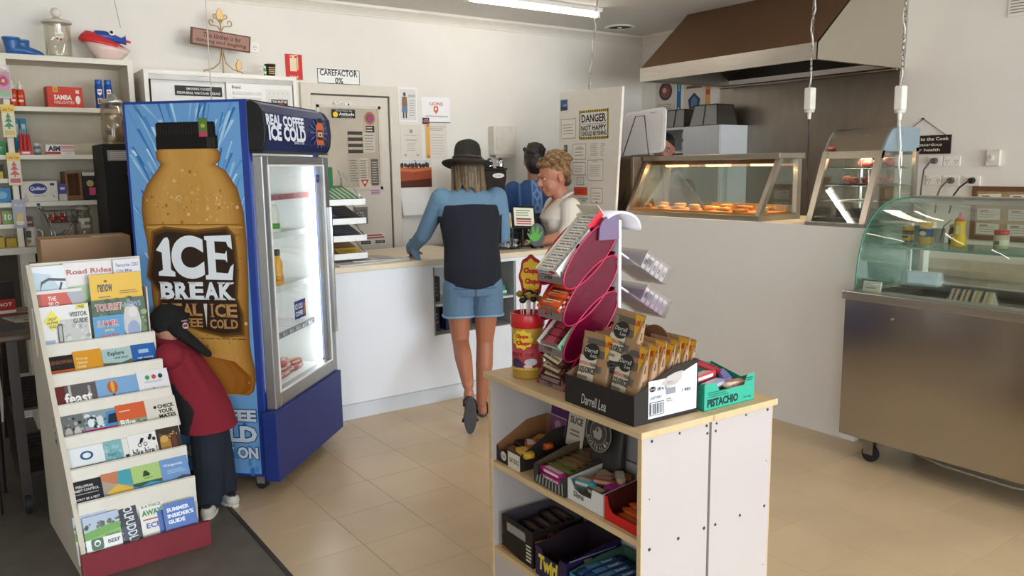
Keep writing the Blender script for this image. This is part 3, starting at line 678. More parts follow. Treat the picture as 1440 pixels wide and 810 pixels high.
b = B(); b.T = TR(0, -.055, 0); b.fr(-.03, .03, .13, .15, '#d9d4c8'); b.fr(-.02, .03, .09, .11, '#cfcabc'); b.obj('label_print', INK, t, fix=False)

# cardboard box on a dark timber bench in front of the shelving

DW = M('#2f2118', .55, 0, .2, 14, stretch=(1, 4, 1))
t = thing('timber_trolley', 'dark slatted timber trolley with crossed braces behind the brochure rack', 'trolley', (0, 0, 0))
B().box(.14, .68, 3.98, 4.78, .79, .815).obj('table_top', M('#54402f', .5, 0, .15, 10, stretch=(1, 4, 1)), t, bev=.006)
for x in (.18, .60):
    for y in (4.01, 4.72):
        B().box(x, x+.04, y, y+.04, .09, .79).obj('leg', DW, t)
        c = B(); c.cyl((x+.008, y+.02, .045), (x+.032, y+.02, .045), .045, n=14); c = c.obj('castor', RUBBER, t); b = B(); b.box(x+.002, x+.007, y+.005, y+.035, .04, .1); b.box(x+.033, x+.038, y+.005, y+.035, .04, .1); stuff(b.obj('fork', M('#4a4640', .4, .8), c))
for z in (.46, .16):
    for x in (.18, .615): B().box(x, x+.025, 4.05, 4.72, z-.03, z).obj('side_rail', DW, t)
    for k in range(11): B().box(.18, .64, 4.06+.062*k, 4.095+.062*k, z, z+.012).obj('slat', DW, t)
for x in (.175, .643):
    for s in (1, -1): 
        b = B(); za, zb = (.17, .75) if s > 0 else (.75, .17); b.prism([(4.04, za), (4.08, za), (4.74, zb), (4.70, zb)], x-.012, x+.012, 'x'); b.obj('brace', DW, t)
def paper(name, label, x, y, z, w, d, rz, col, draw=None):
    b = B(); b.c(col); b.box(-w/2, w/2, -d/2, d/2, 0, .004); b.T = TR(0, 0, .0042, R(-90)); b.lay = 1
    if draw: draw(b, w, d)
    return tag(b.obj(name, INK, None, (x, y, z), R(rz), fix=False), label, 'paper')
paper('paper_sheet', 'white folded papers on the dark trolley top beside the rack', .285, 4.42, .815, .13, .2, 14, '#b9b2a4', lambda b, w, h: (b.lines(-w*.4, w*.4, -h*.1, h*.4, 5, '#7d776c', .3), b.fr(-w*.2, w*.1, -h*.35, -h*.25, '#3b3833')))
paper('paper_sheet', 'beige notepad lying farther back on the dark trolley top', .26, 4.72, .815, .15, .16, -8, '#a58d72')
paper('tablet_slate', 'dark flat slate at the near end of the trolley top', .215, 4.22, .815, .1, .16, 4, '#3a3d42')
t = thing('red_packet', 'red and white packet standing on the dark trolley top', 'packet', (.222, 4.62, .815), R(8))
b = B(); b.c('#241d1b'); b.box(-.04, .045, 0, .06, 0, .16); b.T = TR(0, 0, .05); b.lay = 0; b.fr(-.04, .045, -.05, .025, '#a52a24'); b.tx('HOT', -.03, .03, -.01, .008, '#e2d3c8', .02); b.fr(-.04, .045, -.045, -.03, '#d9cfc4'); b.obj('carton_body', INK, t, fix=False)
t = thing('bentwood_chair', 'dark chair with a curved wooden back rail beside the trolley', 'chair', (.02, 4.15, 0))
b = B(); b.tube([(.22*math.cos(a)-.06, .22*math.sin(a)+.1, .74+.035*math.sin(a)) for a in [R(-30+15*k) for k in range(17)]], .016, 8); b.obj('back_rail', M('#6a4c36', .4, 0, .1), t)
B().prism([(-.2, -.08), (.1, -.08), (.12, .25), (-.22, .25)], .43, .46, 'z').obj('seat', DW, t, bev=.006)
for x, y in ((-.18, -.06), (.07, -.06)): B().cyl((x, y, 0), (x, y, .43), .016, n=8).obj('leg', DW, t)
for x, y in ((-.2, .23), (.1, .23)): B().cyl((x, y, 0), (x+(.02 if x > 0 else 0), y, .75), .016, n=8).obj('leg', DW, t)
tag(B().box(.35, .675, 4.44, 4.76, .815, 1.05).obj('cardboard_box', M('#9c7a58', .8, 0, .06, 8)), 'lower brown carton on the trolley under the closed box', 'box')
t = thing('cardboard_box', 'closed brown cardboard box behind the brochure rack', 'box', (.583, 4.49, 1.05), 0)
KB = M('#a98664', .8, 0, .06, 8)
B().box(-.195, .205, 0, .24, 0, .128).obj('carton_body', KB, t)
B().box(-.195, .205, 0, .118, .128, .131).obj('flap', M('#b8946f', .8, 0, .05), t); B().box(-.195, .205, .122, .24, .128, .131).obj('flap', M('#b8946f', .8, 0, .05), t)
b = B(); b.c('#d9cdb5'); b.box(.03, .17, .03, .1, .131, .1325); b.c('#8d4a3a'); b.box(.13, .16, .04, .06, .1325, .133); b.obj('packing_label', INK, t)

# black cabinet and jars behind the drinks fridge
t = thing('black_cabinet', 'tall matt black cabinet standing behind the drinks fridge', 'cabinet', (0, 0, 0))
B().box(.745, 1.55, 4.80, 5.15, 0, 1.652).obj('carcass', M('#1d1a17', .6, 0, .1, spec=.25), t)
B().box(.75, 1.545, 4.785, 4.80, .05, 1.645).obj('door', M('#14110f', .6, 0, .1, spec=.25), t)
b = B(); b.c('#8b867e'); b.box(.762, .872, 4.782, 4.785, 1.563, 1.618); b.T = TR(.817, 4.7818, 1.59); b.lay = 0; b.lines(-.045, .045, -.02, .02, 4, '#b9b4aa', .4, .4); b.obj('rating_plate', INK, t, fix=False)
b = B(); b.cyl((.862, 4.785, 1.49), (.862, 4.772, 1.49), .016, n=12); b.obj('lock', M('#2b2724', .3), t)
def sjar(x, y, r, h, label, lidcol, dome=True):
    t = thing('storage_jar', label, 'jar', (x, y, 1.652), 0, 'storage jars on the black cabinet')
    B().lathe([(r*.95, .002), (r, .012), (r, h*.86), (r*.8, h*.94), (r*.76, h*.94), (r*.94, h*.85), (r*.94, .014)], 20).obj('body', MILKPLASTIC, t)
    b = B(); b.lathe([(r*.86, h*.92), (r*.88, h), (r*.84, h*1.01)] + ([(r*.4, h*1.06), (r*.36, h*1.14), (r*.1, h*1.17)] if dome else [(r*.6, h*1.02)]), 20); b.obj('lid', M(lidcol, .25, .8, .05), t)
sjar(.83, 4.93, .062, .235, 'glass jar with a domed chrome lid on the black cabinet, left of the fridge', '#c9c6bf')
sjar(1.105, 4.95, .07, .17, 'jar with a flat brass lid showing above the fridge, left of its mate', '#a8946a', False)
sjar(1.36, 4.95, .07, .17, 'jar with a flat brass lid showing above the fridge, under the hanging string', '#a8946a', False)
carton('red_packet', 'red and green packet lying between the two brass lidded jars', 'packet', 1.19, 1.28, 4.9, .05, 1.652, .245, '#a8484a', lambda b, w, h: b.fr(0, w/2, -h/2, h/2, '#5a8a6a'))

# sliding door cupboard on the wall
t = thing('sliding_cupboard', 'white wall cupboard with sliding doors and slanted signs above the fridge', 'cupboard', (0, 0, 0))
CW = M('#e3ddd2', .4, 0, .02)
for a, n in (((1.075, 1.10, 5.28, 5.688, 1.62, 2.085), 'side_panel'), ((1.995, 2.02, 5.28, 5.688, 1.62, 2.085), 'side_panel'), ((1.075, 2.02, 5.28, 5.688, 2.085, 2.11), 'top_board'), ((1.10, 1.995, 5.28, 5.688, 1.62, 1.645), 'bottom_board'), ((1.10, 1.995, 5.67, 5.688, 1.645, 2.085), 'back_panel')):
    B().box(*a).obj(n, CW, t)
B().box(1.10, 1.995, 5.285, 5.33, 2.055, 2.085).obj('sliding_track', M('#8f8b86', .4, .6), t)
B().box(1.118, 1.575, 5.312, 5.325, 1.645, 2.055).obj('sliding_door', M('#d6d2ca', .3, 0, .02), t)
d2 = B().box(1.56, 1.99, 5.292, 5.305, 1.645, 2.055).obj('sliding_door', M('#dcd8d0', .3, 0, .02), t)
for k in range(6):
    B().box(1.60, 1.78, 5.284, 5.292, 1.985-.035*k, 2.002-.035*k).obj('louvre', M('#c9c5bd', .4), d2)
b = B(); b.T = TR(1.68, 5.2915, 2.025); b.tx('Brand', -.085, -.03, -.006, .014, '#3a3836', .02); b.obj('lettering', INK, d2, fix=False)
b = B(); b.T = TR(1.89, 5.2915, 1.95); b.fr(-.08, .085, -.07, .075, '#d5d1ca')
for k in range(5):
    for j in range(3): b.lay = 1; b.fd(-.055+.03*k, .05-.04*j, .003, h='#8a8680', n=6)
b.lay = 2; b.fr(-.045, .065, -.04, .01, '#1f1c1c'); b.tx('YOU MUST BE', -.038, .058, -.012, .004, '#e8e4dc', .02); b.fp([(-.02, -.04), (.045, -.04), (.045, -.02), (.01, -.014), (-.02, -.02)], '#c23c32'); b.obj('age_sign', INK, d2, fix=False)
b = B(); b.c('#1c1a19'); b.box(-.142, .142, 0, .003, -.03, .03); b.lay = 1; b.tx('SMOKING CAUSES', -.075, .07, .005, .02, '#e4e0d8', .02); b.tx('PERIPHERAL VASCULAR DISEASE', -.13, .13, -.02, -.005, '#e4e0d8', .02)
b.obj('warning_sign', INK, t, (1.395, 5.308, 1.995), fix=False)
# wooden slogan sign with scrollwork standing on the cupboard
t = thing('slogan_sign', 'brown wooden kitchen sign held in curly gilt wirework on the cupboard', 'sign', (1.61, 5.50, 2.11), 0)
b = B(); b.c('#5a2f22'); b.T = TR(0, 0, .235, 0, R(5), 0); b.box(-.195, .185, -.012, 0, -.055, .05); b.T = b.T @ TR(0, -.0121); b.lay = 0
b.fr(-.183, .175, -.046, .042, '#9c7362'); b.tx('This kitchen is for', -.12, .12, .0, .032, '#3f2018', .02, .1); b.tx('dancing and laughing', -.165, .155, -.038, -.008, '#3f2018', .02, .1)
b.obj('board', INK, t, fix=False)
GILT = M('#a8895a', .4, .6, .1)
def spiral(cx, cz, r, a0, turns, s=1, n=16): return [(cx+s*r*(1-k/n*.75)*math.cos(a0+turns*2*PI*k/n), 0, cz+r*(1-k/n*.75)*math.sin(a0+turns*2*PI*k/n)) for k in range(n+1)]
for s in (-1, 1):
    B().tube([(0, 0, .29), (.02*s, 0, .32), (.05*s, 0, .325)] + spiral(.055*s, .345, .022, -PI/2, .9, s), .004, 6).obj('scroll', GILT, t)
    B().tube([(0, 0, .34), (.02*s, 0, .37)] + spiral(.03*s, .385, .016, -PI/2, .9, s), .004, 6).obj('scroll', GILT, t)
    B().tube([(.0, 0, .18), (.02*s, 0, .09), (.06*s, 0, .055), (.1*s, 0, .04)] + spiral(.11*s, .02, .02, PI/2, -.8, s), .004, 6).obj('scroll', GILT, t)
b = B(); b.prism([(-.02, .36), (.02, .36), (.025, .39), (.012, .42), (-.004, .44), (-.02, .415), (-.026, .385)], -.006, .006); b.obj('leaf', GILT, t, bev=.003)
b = B(); b.prism([(.09, .04), (.12, .06), (.125, .1), (.1, .12), (.08, .08)], -.006, .006); b.obj('leaf', GILT, t, bev=.003)
B().box(-.1, .1, -.03, .03, 0, .008).obj('base_plate', M('#3b2c20', .5), t)
B().cyl((0, 0, .005), (0, 0, .4), .005, n=8).obj('stem', GILT, t)
t = thing('takeaway_cup', 'dark takeaway coffee cup with cream lettering on the cupboard', 'cup', (1.905, 5.45, 2.11))
b = B(); b.c('#2e261f'); b.lathe([(.028, 0), (.036, .09), (.034, .09), (.026, .004)], 18); b.T = TR(0, -.0335, .045, R(5)); b.lay = 0; b.lines(-.022, .022, -.02, .03, 4, '#b59a66', .5); b.obj('cup_body', INK, t, fix=False)
B().lathe([(.0365, .086), (.0375, .09), (.0365, .094)], 18).obj('rim', M('#3a3028', .4), t)
tag(B('#d8e0d2').c('#dfe3d8').box(1.862, 1.874, 5.44, 5.455, 2.11, 2.19).c('#4f9a62').box(1.8615, 1.8745, 5.4395, 5.4555, 2.12, 2.14).box(1.8615, 1.8745, 5.4395, 5.4555, 2.155, 2.175).obj('straw_pack', INK), 'green and white striped packet beside the coffee cup', 'packet')
# hanging string
tag(B().tube([(1.43, 5.15, 2.7), (1.428, 5.15, 2.3), (1.425, 5.15, 1.9)], .0035, 6).obj('pull_cord', M('#cfc8ba', .7)), 'thin pale cord hanging from the ceiling in front of the wooden sign', 'cord')
b = B(); b.tube([(.985, 5.6, 2.69), (1.02, 5.55, 2.38)], .002, 5); tag(b.obj('hanging_wire', M('#a79d8c', .7)), 'thin cord running down the wall behind the fish container', 'cord')
# ================================================================ blue glass door drinks fridge
fr_ = thing('drinks_fridge', 'tall blue glass door fridge with a giant iced coffee bottle print on its side', 'fridge', (1.191, 3.545, 0), R(45.35))
FB = M('#1d3a8c', .38, 0, .06)
DB = M('#101a4a', .4, 0, .05)
FW = M('#f3f3ef', .35, 0, .01)
FK = M('#121215', .35, 0, .05)
W_, D0, D1, Z0, Z1 = .775, .07, .668, .075, 1.812
B().box(0, .03, D0, D1, Z0, Z1).obj('side_panel', FB, fr_, bev=.004)
B().box(W_-.03, W_, D0, D1, Z0, Z1).obj('side_panel', FB, fr_, bev=.004)
B().box(.03, W_-.03, D1-.035, D1, Z0, Z1).obj('back_panel', FK, fr_)
B().box(.03, W_-.03, D0, D1-.035, Z1-.2, Z1).obj('top_panel', FK, fr_)
B().box(.03, W_-.03, D0, D1-.035, Z0, .42).obj('machine_base', FB, fr_)
b = B()
b.box(.03, .036, .09, D1-.035, .42, 1.6); b.box(W_-.036, W_-.03, .09, D1-.035, .42, 1.6); b.box(.036, W_-.036, D1-.041, D1-.035, .42, 1.6); b.box(.036, W_-.036, .09, D1-.041, 1.594, 1.6); b.box(.036, W_-.036, .09, D1-.041, .42, .452)
b.obj('liner', FW, fr_)
b = B(); b.prism([(-.035, .07), (W_+.0, .07), (W_+.0, .40), (-.035, .40)], -.0, .069); b.obj('kick_panel', M('#1b2f78', .42, 0, .08, 30), fr_, bev=.003)
for u in (.05, .70):
    for v in (.13, .58):
        c = B(); c.cyl((u-.012, v, .03), (u+.012, v, .03), .03, n=16); c = c.obj('castor', RUBBER, fr_)
        b = B(); b.box(u-.018, u-.013, v-.02, v+.02, .03, .075); b.box(u+.013, u+.018, v-.02, v+.02, .03, .075); b.box(u-.018, u+.018, v-.022, v+.022, .068, .076); b.obj('fork', ALU, c)
# illuminated header box
hz0, hz1 = 1.588, 1.802
prof = [(.069, hz0), (.014, hz0), (-.002, 1.62), (-.008, 1.68), (-.002, 1.755), (.022, 1.79), (.045, hz1), (.069, hz1)]
for u0, u1 in ((-.004, .016), (.735, .76)):
    b = B(); b.prism([(v-.005 if v < .06 else v, z) for v, z in prof], u0, u1, 'x'); b.obj('header_end_cap', FK, fr_, bev=.003)
b = B(); b.smooth = False; b.prism(prof, .016, .735, 'x'); hd = b.obj('header_panel', M('#1b2857', .25, 0, .04, 4), fr_)
def facet(p, q):
    """frame for print on a header facet between two profile points (v,z)"""
    ang = math.atan2(q[0]-p[0], q[1]-p[1])
    return TR(0, (p[0]+q[0])/2-.0008, (p[1]+q[1])/2, -ang), math.hypot(q[0]-p[0], q[1]-p[1])
b = B(); m, L = facet(prof[3], prof[4]); b.T = m
b.tx('REAL COFFEE', .026, .43, -.018, .032, '#dfe3ea', .045)
m, L = facet(prof[2], prof[3]); b.T = m
b.tx('BRING IT ON', .315, .425, -.028, -.014, '#dfe3ea', .02)
b.T = TR(0, prof[3][0]-.004, 1.668, R(-2)); b.tx('ICE COLD', .03, .43, -.036, .034, '#dfe3ea', .05)
b.T = TR(0, prof[3][0]-.003, 1.685, 0); b.lay = 0
for k in range(14):
    a = 2*PI*k/14; b.lay = 0; b.fp([(.60, 0), (.60+.11*math.cos(a-.06), .075*math.sin(a-.06)), (.60+.11*math.cos(a+.06), .075*math.sin(a+.06))], '#4a5f9a')
b.lay = 2; b.fp([(.565, -.06), (.655, -.06), (.66, .03), (.64, .05), (.64, .07), (.585, .07), (.585, .05), (.56, .03)], '#c9642c'); b.fr(.585, .64, .052, .075, '#2a1c18'); b.fr(.575, .648, -.035, .015, '#3a241a'); b.tx('ICE', .582, .642, -.02, .005, '#e9d8c8', .03)
b.obj('header_print', GLOSSINK, hd, fix=False)
b = B(); b.prism([(.004, hz0-.012), (.069, hz0-.012), (.069, hz0), (.014, hz0)], 0, .755, 'x'); b.obj('header_underside', FK, fr_)
# door
AL = M('#b4b6b8', .3, .85, .03)
door = B()
dz0, dz1, u0, u1 = .40, 1.566, .012, .775
for a in ((u0, u0+.055, dz0, dz1), (u1-.07, u1, dz0, dz1), (u0+.055, u1-.07, dz1-.045, dz1), (u0+.055, u1-.07, dz0, dz0+.075)):
    door.box(a[0], a[1], .018, .066, a[2], a[3])
door = door.obj('door', AL, fr_, bev=.005)
B().box(u0+.055, u1-.07, .036, .044, dz0+.075, dz1-.045).obj('glass_pane', FRIDGEGLASS, door)
b = B(); b.cyl((u1-.012, .012, .62), (u1-.012, .012, 1.3), .009, n=10); b.obj('pull_handle', CHROME, door)
b = B()
for a in ((u0+.05, u0+.058, dz0+.07, dz1-.04), (u1-.074, u1-.066, dz0+.07, dz1-.04), (u0+.058, u1-.074, dz0+.07, dz0+.078), (u0+.058, u1-.074, dz1-.048, dz1-.04)): b.box(a[0], a[1], .014, .02, a[2], a[3])
b.obj('glass_gasket', M('#e9e9e6', .4), door)
b = B(); b.T = TR(.365, .0355, .815); b.fr(-.066, .066, -.045, .045, '#1f3f82'); b.tx('ICE COLD', -.058, .03, .002, .03, '#e6e9ee', .03); b.tx('COFFEE', -.058, .03, -.032, -.008, '#e6e9ee', .03); b.fp([(.038, -.035), (.06, -.035), (.06, .03), (.038, .03)], '#b8682e'); b.obj('door_sticker', INK, door, fix=False)
b = B(); b.T = TR(.665, .0355, 1.455); b.fr(-.02, .02, -.02, .02, '#2c3f8a'); b.fr(-.012, .012, -.004, .008, '#b04a50'); b.obj('door_sticker', INK, door, fix=False)
b = B(); b.T = TR(.60, .55, 1.42); b.lines(-.05, .05, -.06, .06, 8, '#a9a9a4', .3); b.obj('notice_sheet', INK, fr_, fix=False)
# lamps inside
for u in (.712, .052):
    B().box(u-.008, u+.008, .078, .094, .48, 1.54).obj('lamp_strip', M('#f5fbff', .4, 0, 0, emit=13.0 if u > .5 else 7.0), fr_)
# shelves
for k, z in enumerate((1.378, 1.19, .925, .695)):
    b = B()
    for j in range(19): b.cyl((.05+.037*j, .13, z), (.05+.037*j, .58, z), .0022, n=5)
    b.cyl((.04, .58, z), (.735, .58, z), .003, n=5); b.cyl((.04, .35, z-.003), (.735, .35, z-.003), .003, n=5)
    sh = stuff(b.obj('wire_shelf', M('#e6e6e2', .35, .2), fr_))
    col = ('#a5483f', '#dcdcd8', '#dcdcd8', '#5b5b60')[k]
    b = B(); b.c(col); b.box(.04, .735, .118, .13, z-.022, z+.006)
    if k == 3:
        b.T = TR(0, .1178, z-.008)
        for j in range(26): b.lay = 0; b.fr(.05+.026*j, .066+.026*j, -.008, .008, ('#8e8e90', '#2e2e33', '#b9b9b6')[j % 3])
    if k == 0:
        b.T = TR(0, .1178, z-.008)
        for j in range(9): b.lay = 0; b.fr(.06+.075*j, .1+.075*j, -.007, .007, '#8a3832')
    b.obj('price_strip', INK, sh, fix=False)
for u in (.05, .725):
    b = B()
    b.box(u-.008, u+.008, .56, .572, .46, 1.59)
    for j in range(40): b.box(u-.004, u+.004, .558, .56, .48+.027*j, .49+.027*j)
    b.obj('shelf_upright', M('#cfcfca', .4, .4), fr_)
# printed bottle artwork on the side (drawn in -v, z)
g = B(); g.T = TR(-.0004, 0, 0, 0, 0, FACE_LEFT)
def side(pts, h=None): return g.fp([(-v, z) for v, z in pts], h)
vl, vr, zb, zt = D1-.014, .105, .09, 1.80
g.fr(-vl, -vr, zb, zt, '#6d9fd0')
rnd = random.Random(3)
for k in range(190):
    a = rnd.uniform(-1.2, 1.2); v = rnd.uniform(vr+.03, vl-.03); z = rnd.uniform(.95, zt-.05); L = rnd.uniform(.1, .35); w_ = rnd.uniform(.003, .011)
    d = ((v-.37)*1.1, .30); n_ = math.hypot(*d); d = (d[0]/n_, d[1]/n_)
    p0 = (v, z); p1 = (v+d[0]*L, z+d[1]*L)
    cl = lambda p: (min(vl, max(vr, p[0])), min(zt, max(zb, p[1])))
    g.lay = 1+k % 5*.15
    side([cl((p0[0], p0[1])), cl((p1[0]-w_, p1[1])), cl((p1[0]+w_, p1[1]))], rnd.choice(['#4f8ac4', '#8fbfe0', '#3f78b8', '#a9d0e6', '#5a95cc', '#2f68ac', '#c4e0ee']))
g.lay = 2.2
for k in range(110):
    v = rnd.uniform(vr+.01, vl-.01); z = rnd.uniform(zb+.01, .62); r = rnd.uniform(.004, .014)
    g.lay = 2.2+k % 5*.1; g.fd(-v, z, r, r*1.8, rnd.choice(['#4f8cc8', '#3c74b4', '#82b4dc', '#5f9ad0']), 8)
g.lay = 3
half_l = [(.50, 1.531), (.535, 1.49), (.575, 1.445), (.603, 1.39), (.612, 1.33), (.608, 1.25), (.598, 1.18), (.594, .986), (.590, .751), (.575, .66), (.548, .60), (.555, .555), (.56, .52), (.548, .49), (.50, .468)]
half_r = [(.145, .470), (.118, .49), (.105, .54), (.106, .6), (.118, .66), (.123, .72), (.121, .83), (.112, .99), (.107, 1.168), (.112, 1.312), (.135, 1.42), (.185, 1.50), (.234, 1.53)]
neck = [(.225, 1.535), (.208, 1.555), (.208, 1.585), (.225, 1.60), (.505, 1.605), (.52, 1.588), (.517, 1.555), (.50, 1.535)]
out = half_l + half_r + neck
cx = .36
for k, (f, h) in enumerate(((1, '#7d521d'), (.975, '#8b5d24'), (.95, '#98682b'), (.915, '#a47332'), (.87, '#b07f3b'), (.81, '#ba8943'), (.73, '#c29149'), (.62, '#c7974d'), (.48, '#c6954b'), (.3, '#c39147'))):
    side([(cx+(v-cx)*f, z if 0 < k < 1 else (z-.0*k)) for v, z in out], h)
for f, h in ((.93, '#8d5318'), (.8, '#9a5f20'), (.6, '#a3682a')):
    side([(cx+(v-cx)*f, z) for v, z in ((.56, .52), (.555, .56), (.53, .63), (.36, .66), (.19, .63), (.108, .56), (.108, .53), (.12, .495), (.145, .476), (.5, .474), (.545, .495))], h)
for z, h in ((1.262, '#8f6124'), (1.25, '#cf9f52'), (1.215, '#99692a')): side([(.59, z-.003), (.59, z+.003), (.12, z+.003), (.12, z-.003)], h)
for v, z in ((.43, 1.385), (.235, 1.385)):
    for k in range(46): g.lay = 12+k % 4*.1; r = rnd.gauss(0, .022); a = rnd.uniform(0, 6.28); g.fd(-v+r*math.cos(a), z+1.2*r*math.sin(a), rnd.choice([.002, .003, .005]), None, rnd.choice(['#d2a860', '#e0c48c', '#c79a52', '#b98a45']), 7)
base = g.lay
for k in range(420):
    v = rnd.gauss(.36, .13); z = rnd.uniform(.5, 1.52); r = rnd.choice([.002, .003, .004, .006, .008])
    if not (.135 < v < .585) or (z > 1.45 and not .22 < v < .5): continue
    g.lay = base+k % 4*.1; g.fd(-v, z, r, r*1.1, rnd.choice(['#d2a45a', '#c9984c', '#dcb674', '#a06d28']), 7)
g.lay = base+1
# cap
g.fp([(-.512, 1.6), (-.214, 1.6), (-.214, 1.655), (-.222, 1.66), (-.222, 1.712), (-.232, 1.718), (-.498, 1.718), (-.508, 1.712), (-.508, 1.66), (-.512, 1.655)], '#171513')
for k in range(20): g.lay = base+2; g.fr(-.50+.0135*k, -.496+.0135*k, 1.664, 1.708, '#2c2824')
for k in range(5): g.lay = base+2.2; g.fr(-.265+.008*k, -.262+.008*k, 1.604, 1.65, '#4a463f')
g.lay = base+3; g.fr(-.30, -.26, 1.652, 1.734, '#5d7a3c'); g.fr(-.30, -.262, 1.652, 1.675, '#b8456a'); g.fd(-.28, 1.70, .01, .009, '#b0b84a')
# logo
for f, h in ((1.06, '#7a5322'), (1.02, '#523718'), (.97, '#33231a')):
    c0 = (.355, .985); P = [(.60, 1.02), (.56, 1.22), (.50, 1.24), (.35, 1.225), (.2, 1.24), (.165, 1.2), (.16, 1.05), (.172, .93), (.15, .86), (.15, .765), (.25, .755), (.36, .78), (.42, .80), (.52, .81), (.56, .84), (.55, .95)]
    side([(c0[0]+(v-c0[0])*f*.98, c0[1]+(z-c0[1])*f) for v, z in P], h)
SERIF = {'I': [(.5, .5, 0), (.5, .5, 1)], 'E': [(.2, .3, 0), (.2, .3, 1)], 'B': [(.18, .25, 0), (.18, .25, 1)], 'R': [(.18, .28, 0), (.18, .25, 1), (.9, .2, 0)], 'A': [(.1, .22, 0), (.9, .22, 0)], 'K': [(.18, .28, 0), (.18, .28, 1), (.88, .22, 0), (.85, .22, 1)], 'L': [(.2, .3, 0), (.2, .3, 1)], 'F': [(.2, .3, 0), (.2, .25, 1)], 'D': [(.18, .22, 0), (.18, .22, 1)], 'C': [], 'O': []}
def serif(txt, p0, p1, z0, z1, h, bold=.03, gap=.06, outline=None):
    ws = [{'I': .38}.get(c, 1.0) for c in txt]; tot = sum(ws)+gap*(len(txt)-1)
    x = p0; k = (p1-p0)/tot; H = z1-z0
    for c, w0 in zip(txt, ws):
        w = w0*k; g.tx(c, x+(w*.3 if c == 'I' else 0), x+w*(.7 if c == 'I' else 1), z0, z1, h, bold); g.lay -= 1
        for rx, rw, top in SERIF.get(c, []):
            cx_ = x+rx*w; hw = max(rw*w, .3*k*.5 if c != 'I' else .5*w)
            za = z1 if top else z0; s = -1 if top else 1
            g.fp([(cx_-hw, za), (cx_+hw, za), (cx_+hw, za+s*H*.05), (cx_+hw*.4, za+s*H*.11), (cx_-hw*.4, za+s*H*.11), (cx_-hw, za+s*H*.05)]); g.lay -= 1
        x += w + gap*k
    g.lay += 1
WHT = '#e9edf0'
# ICE: a pointed I, a big C and an E
side([(.548, 1.028), (.548, 1.045), (.525, 1.055), (.525, 1.135), (.553, 1.145), (.51, 1.2), (.492, 1.205), (.484, 1.19), (.484, 1.055), (.465, 1.045), (.465, 1.024)], WHT)
g.tx('C', -.478, -.318, 1.015, 1.213, WHT, .06, res=7)
g.lay -= 1; side([(.31, 1.21), (.18, 1.215), (.178, 1.15), (.198, 1.165), (.205, 1.185), (.262, 1.187), (.262, 1.135), (.215, 1.13), (.205, 1.145), (.205, 1.09), (.215, 1.103), (.262, 1.105), (.262, 1.045), (.205, 1.04), (.192, 1.07), (.175, 1.085), (.185, 1.01), (.315, 1.012), (.315, 1.03), (.3, 1.035), (.3, 1.19), (.31, 1.195)], WHT)
serif('BREAK', -.545, -.185, .918, 1.0, WHT, .045, .05)
TAN = '#b98b5a'
serif('REAL', -.538, -.345, .842, .90, TAN, .03, .05); serif('ICE', -.305, -.172, .838, .90, TAN, .03, .08)
side([(.336, .90), (.318, .90), (.327, .79)], '#d5d2c8')
serif('COFFEE', -.535, -.345, .79, .832, TAN, .03, .05); serif('COLD', -.31, -.172, .785, .828, TAN, .03, .06)
for k in range(16): g.lay = base+6; g.fr(-.545+.026*k, -.53+.026*k+.004*(k % 3), .735, .738, '#2a2018')
g.lay = base+7
def rough_text(s, p0, p1, z0, z1):
    g.tx(s, p0-.004, p1+.004, z0-.004, z1+.004, '#1f2f5e', .09); g.tx(s, p0, p1, z0, z1, '#c6d2de', .05)
rough_text('COFFEE', -.44, -.113, .345, .402); rough_text('COLD', -.44, -.113, .243, .325); rough_text('BRING IT ON', -.5, -.113, .164, .222)
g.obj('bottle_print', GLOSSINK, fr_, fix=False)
# stock inside
def fl(u, v, z):
    a = R(45.35); return (1.191+u*math.cos(a)-v*math.sin(a), 3.545+u*math.sin(a)+v*math.cos(a), z)
def bottle(u, v, z, body, capc, band, label, h=.175):
    t = thing('drink_bottle', label, 'bottle', fl(u, v, z), R(45.35))
    b = B(); b.c(body); b.lathe([(.028, 0), (.031, .006), (.031, h*.3), (.028, h*.4), (.031, h*.55), (.03, h*.66), (.018, h*.78), (.016, h*.84)], 16)
    b.c(band); b.lathe([(.0314, h*.12), (.0314, h*.28)], 16)
    b.obj('bottle_body', GLOSSINK, t)
    B().lathe([(.018, h*.83), (.019, h*.86), (.019, h*.97), (.016, h)], 14).obj('cap', M(capc, .35), t)
bottle(.405, .165, .928, '#dc9f24', '#1f1b17', '#c3831c', 'yellow juice bottle with a black cap on the third fridge shelf', .18)
bottle(.395, .165, 1.193, '#dcd8cc', '#e8e6e0', '#4e9a3c', 'white milk bottle with a green band on the second fridge shelf', .17)
bottle(.30, .25, .928, '#c98f22', '#1f1b17', '#b47a1a', 'amber bottle mostly hidden behind the door frame on the third fridge shelf', .18)
n = 0
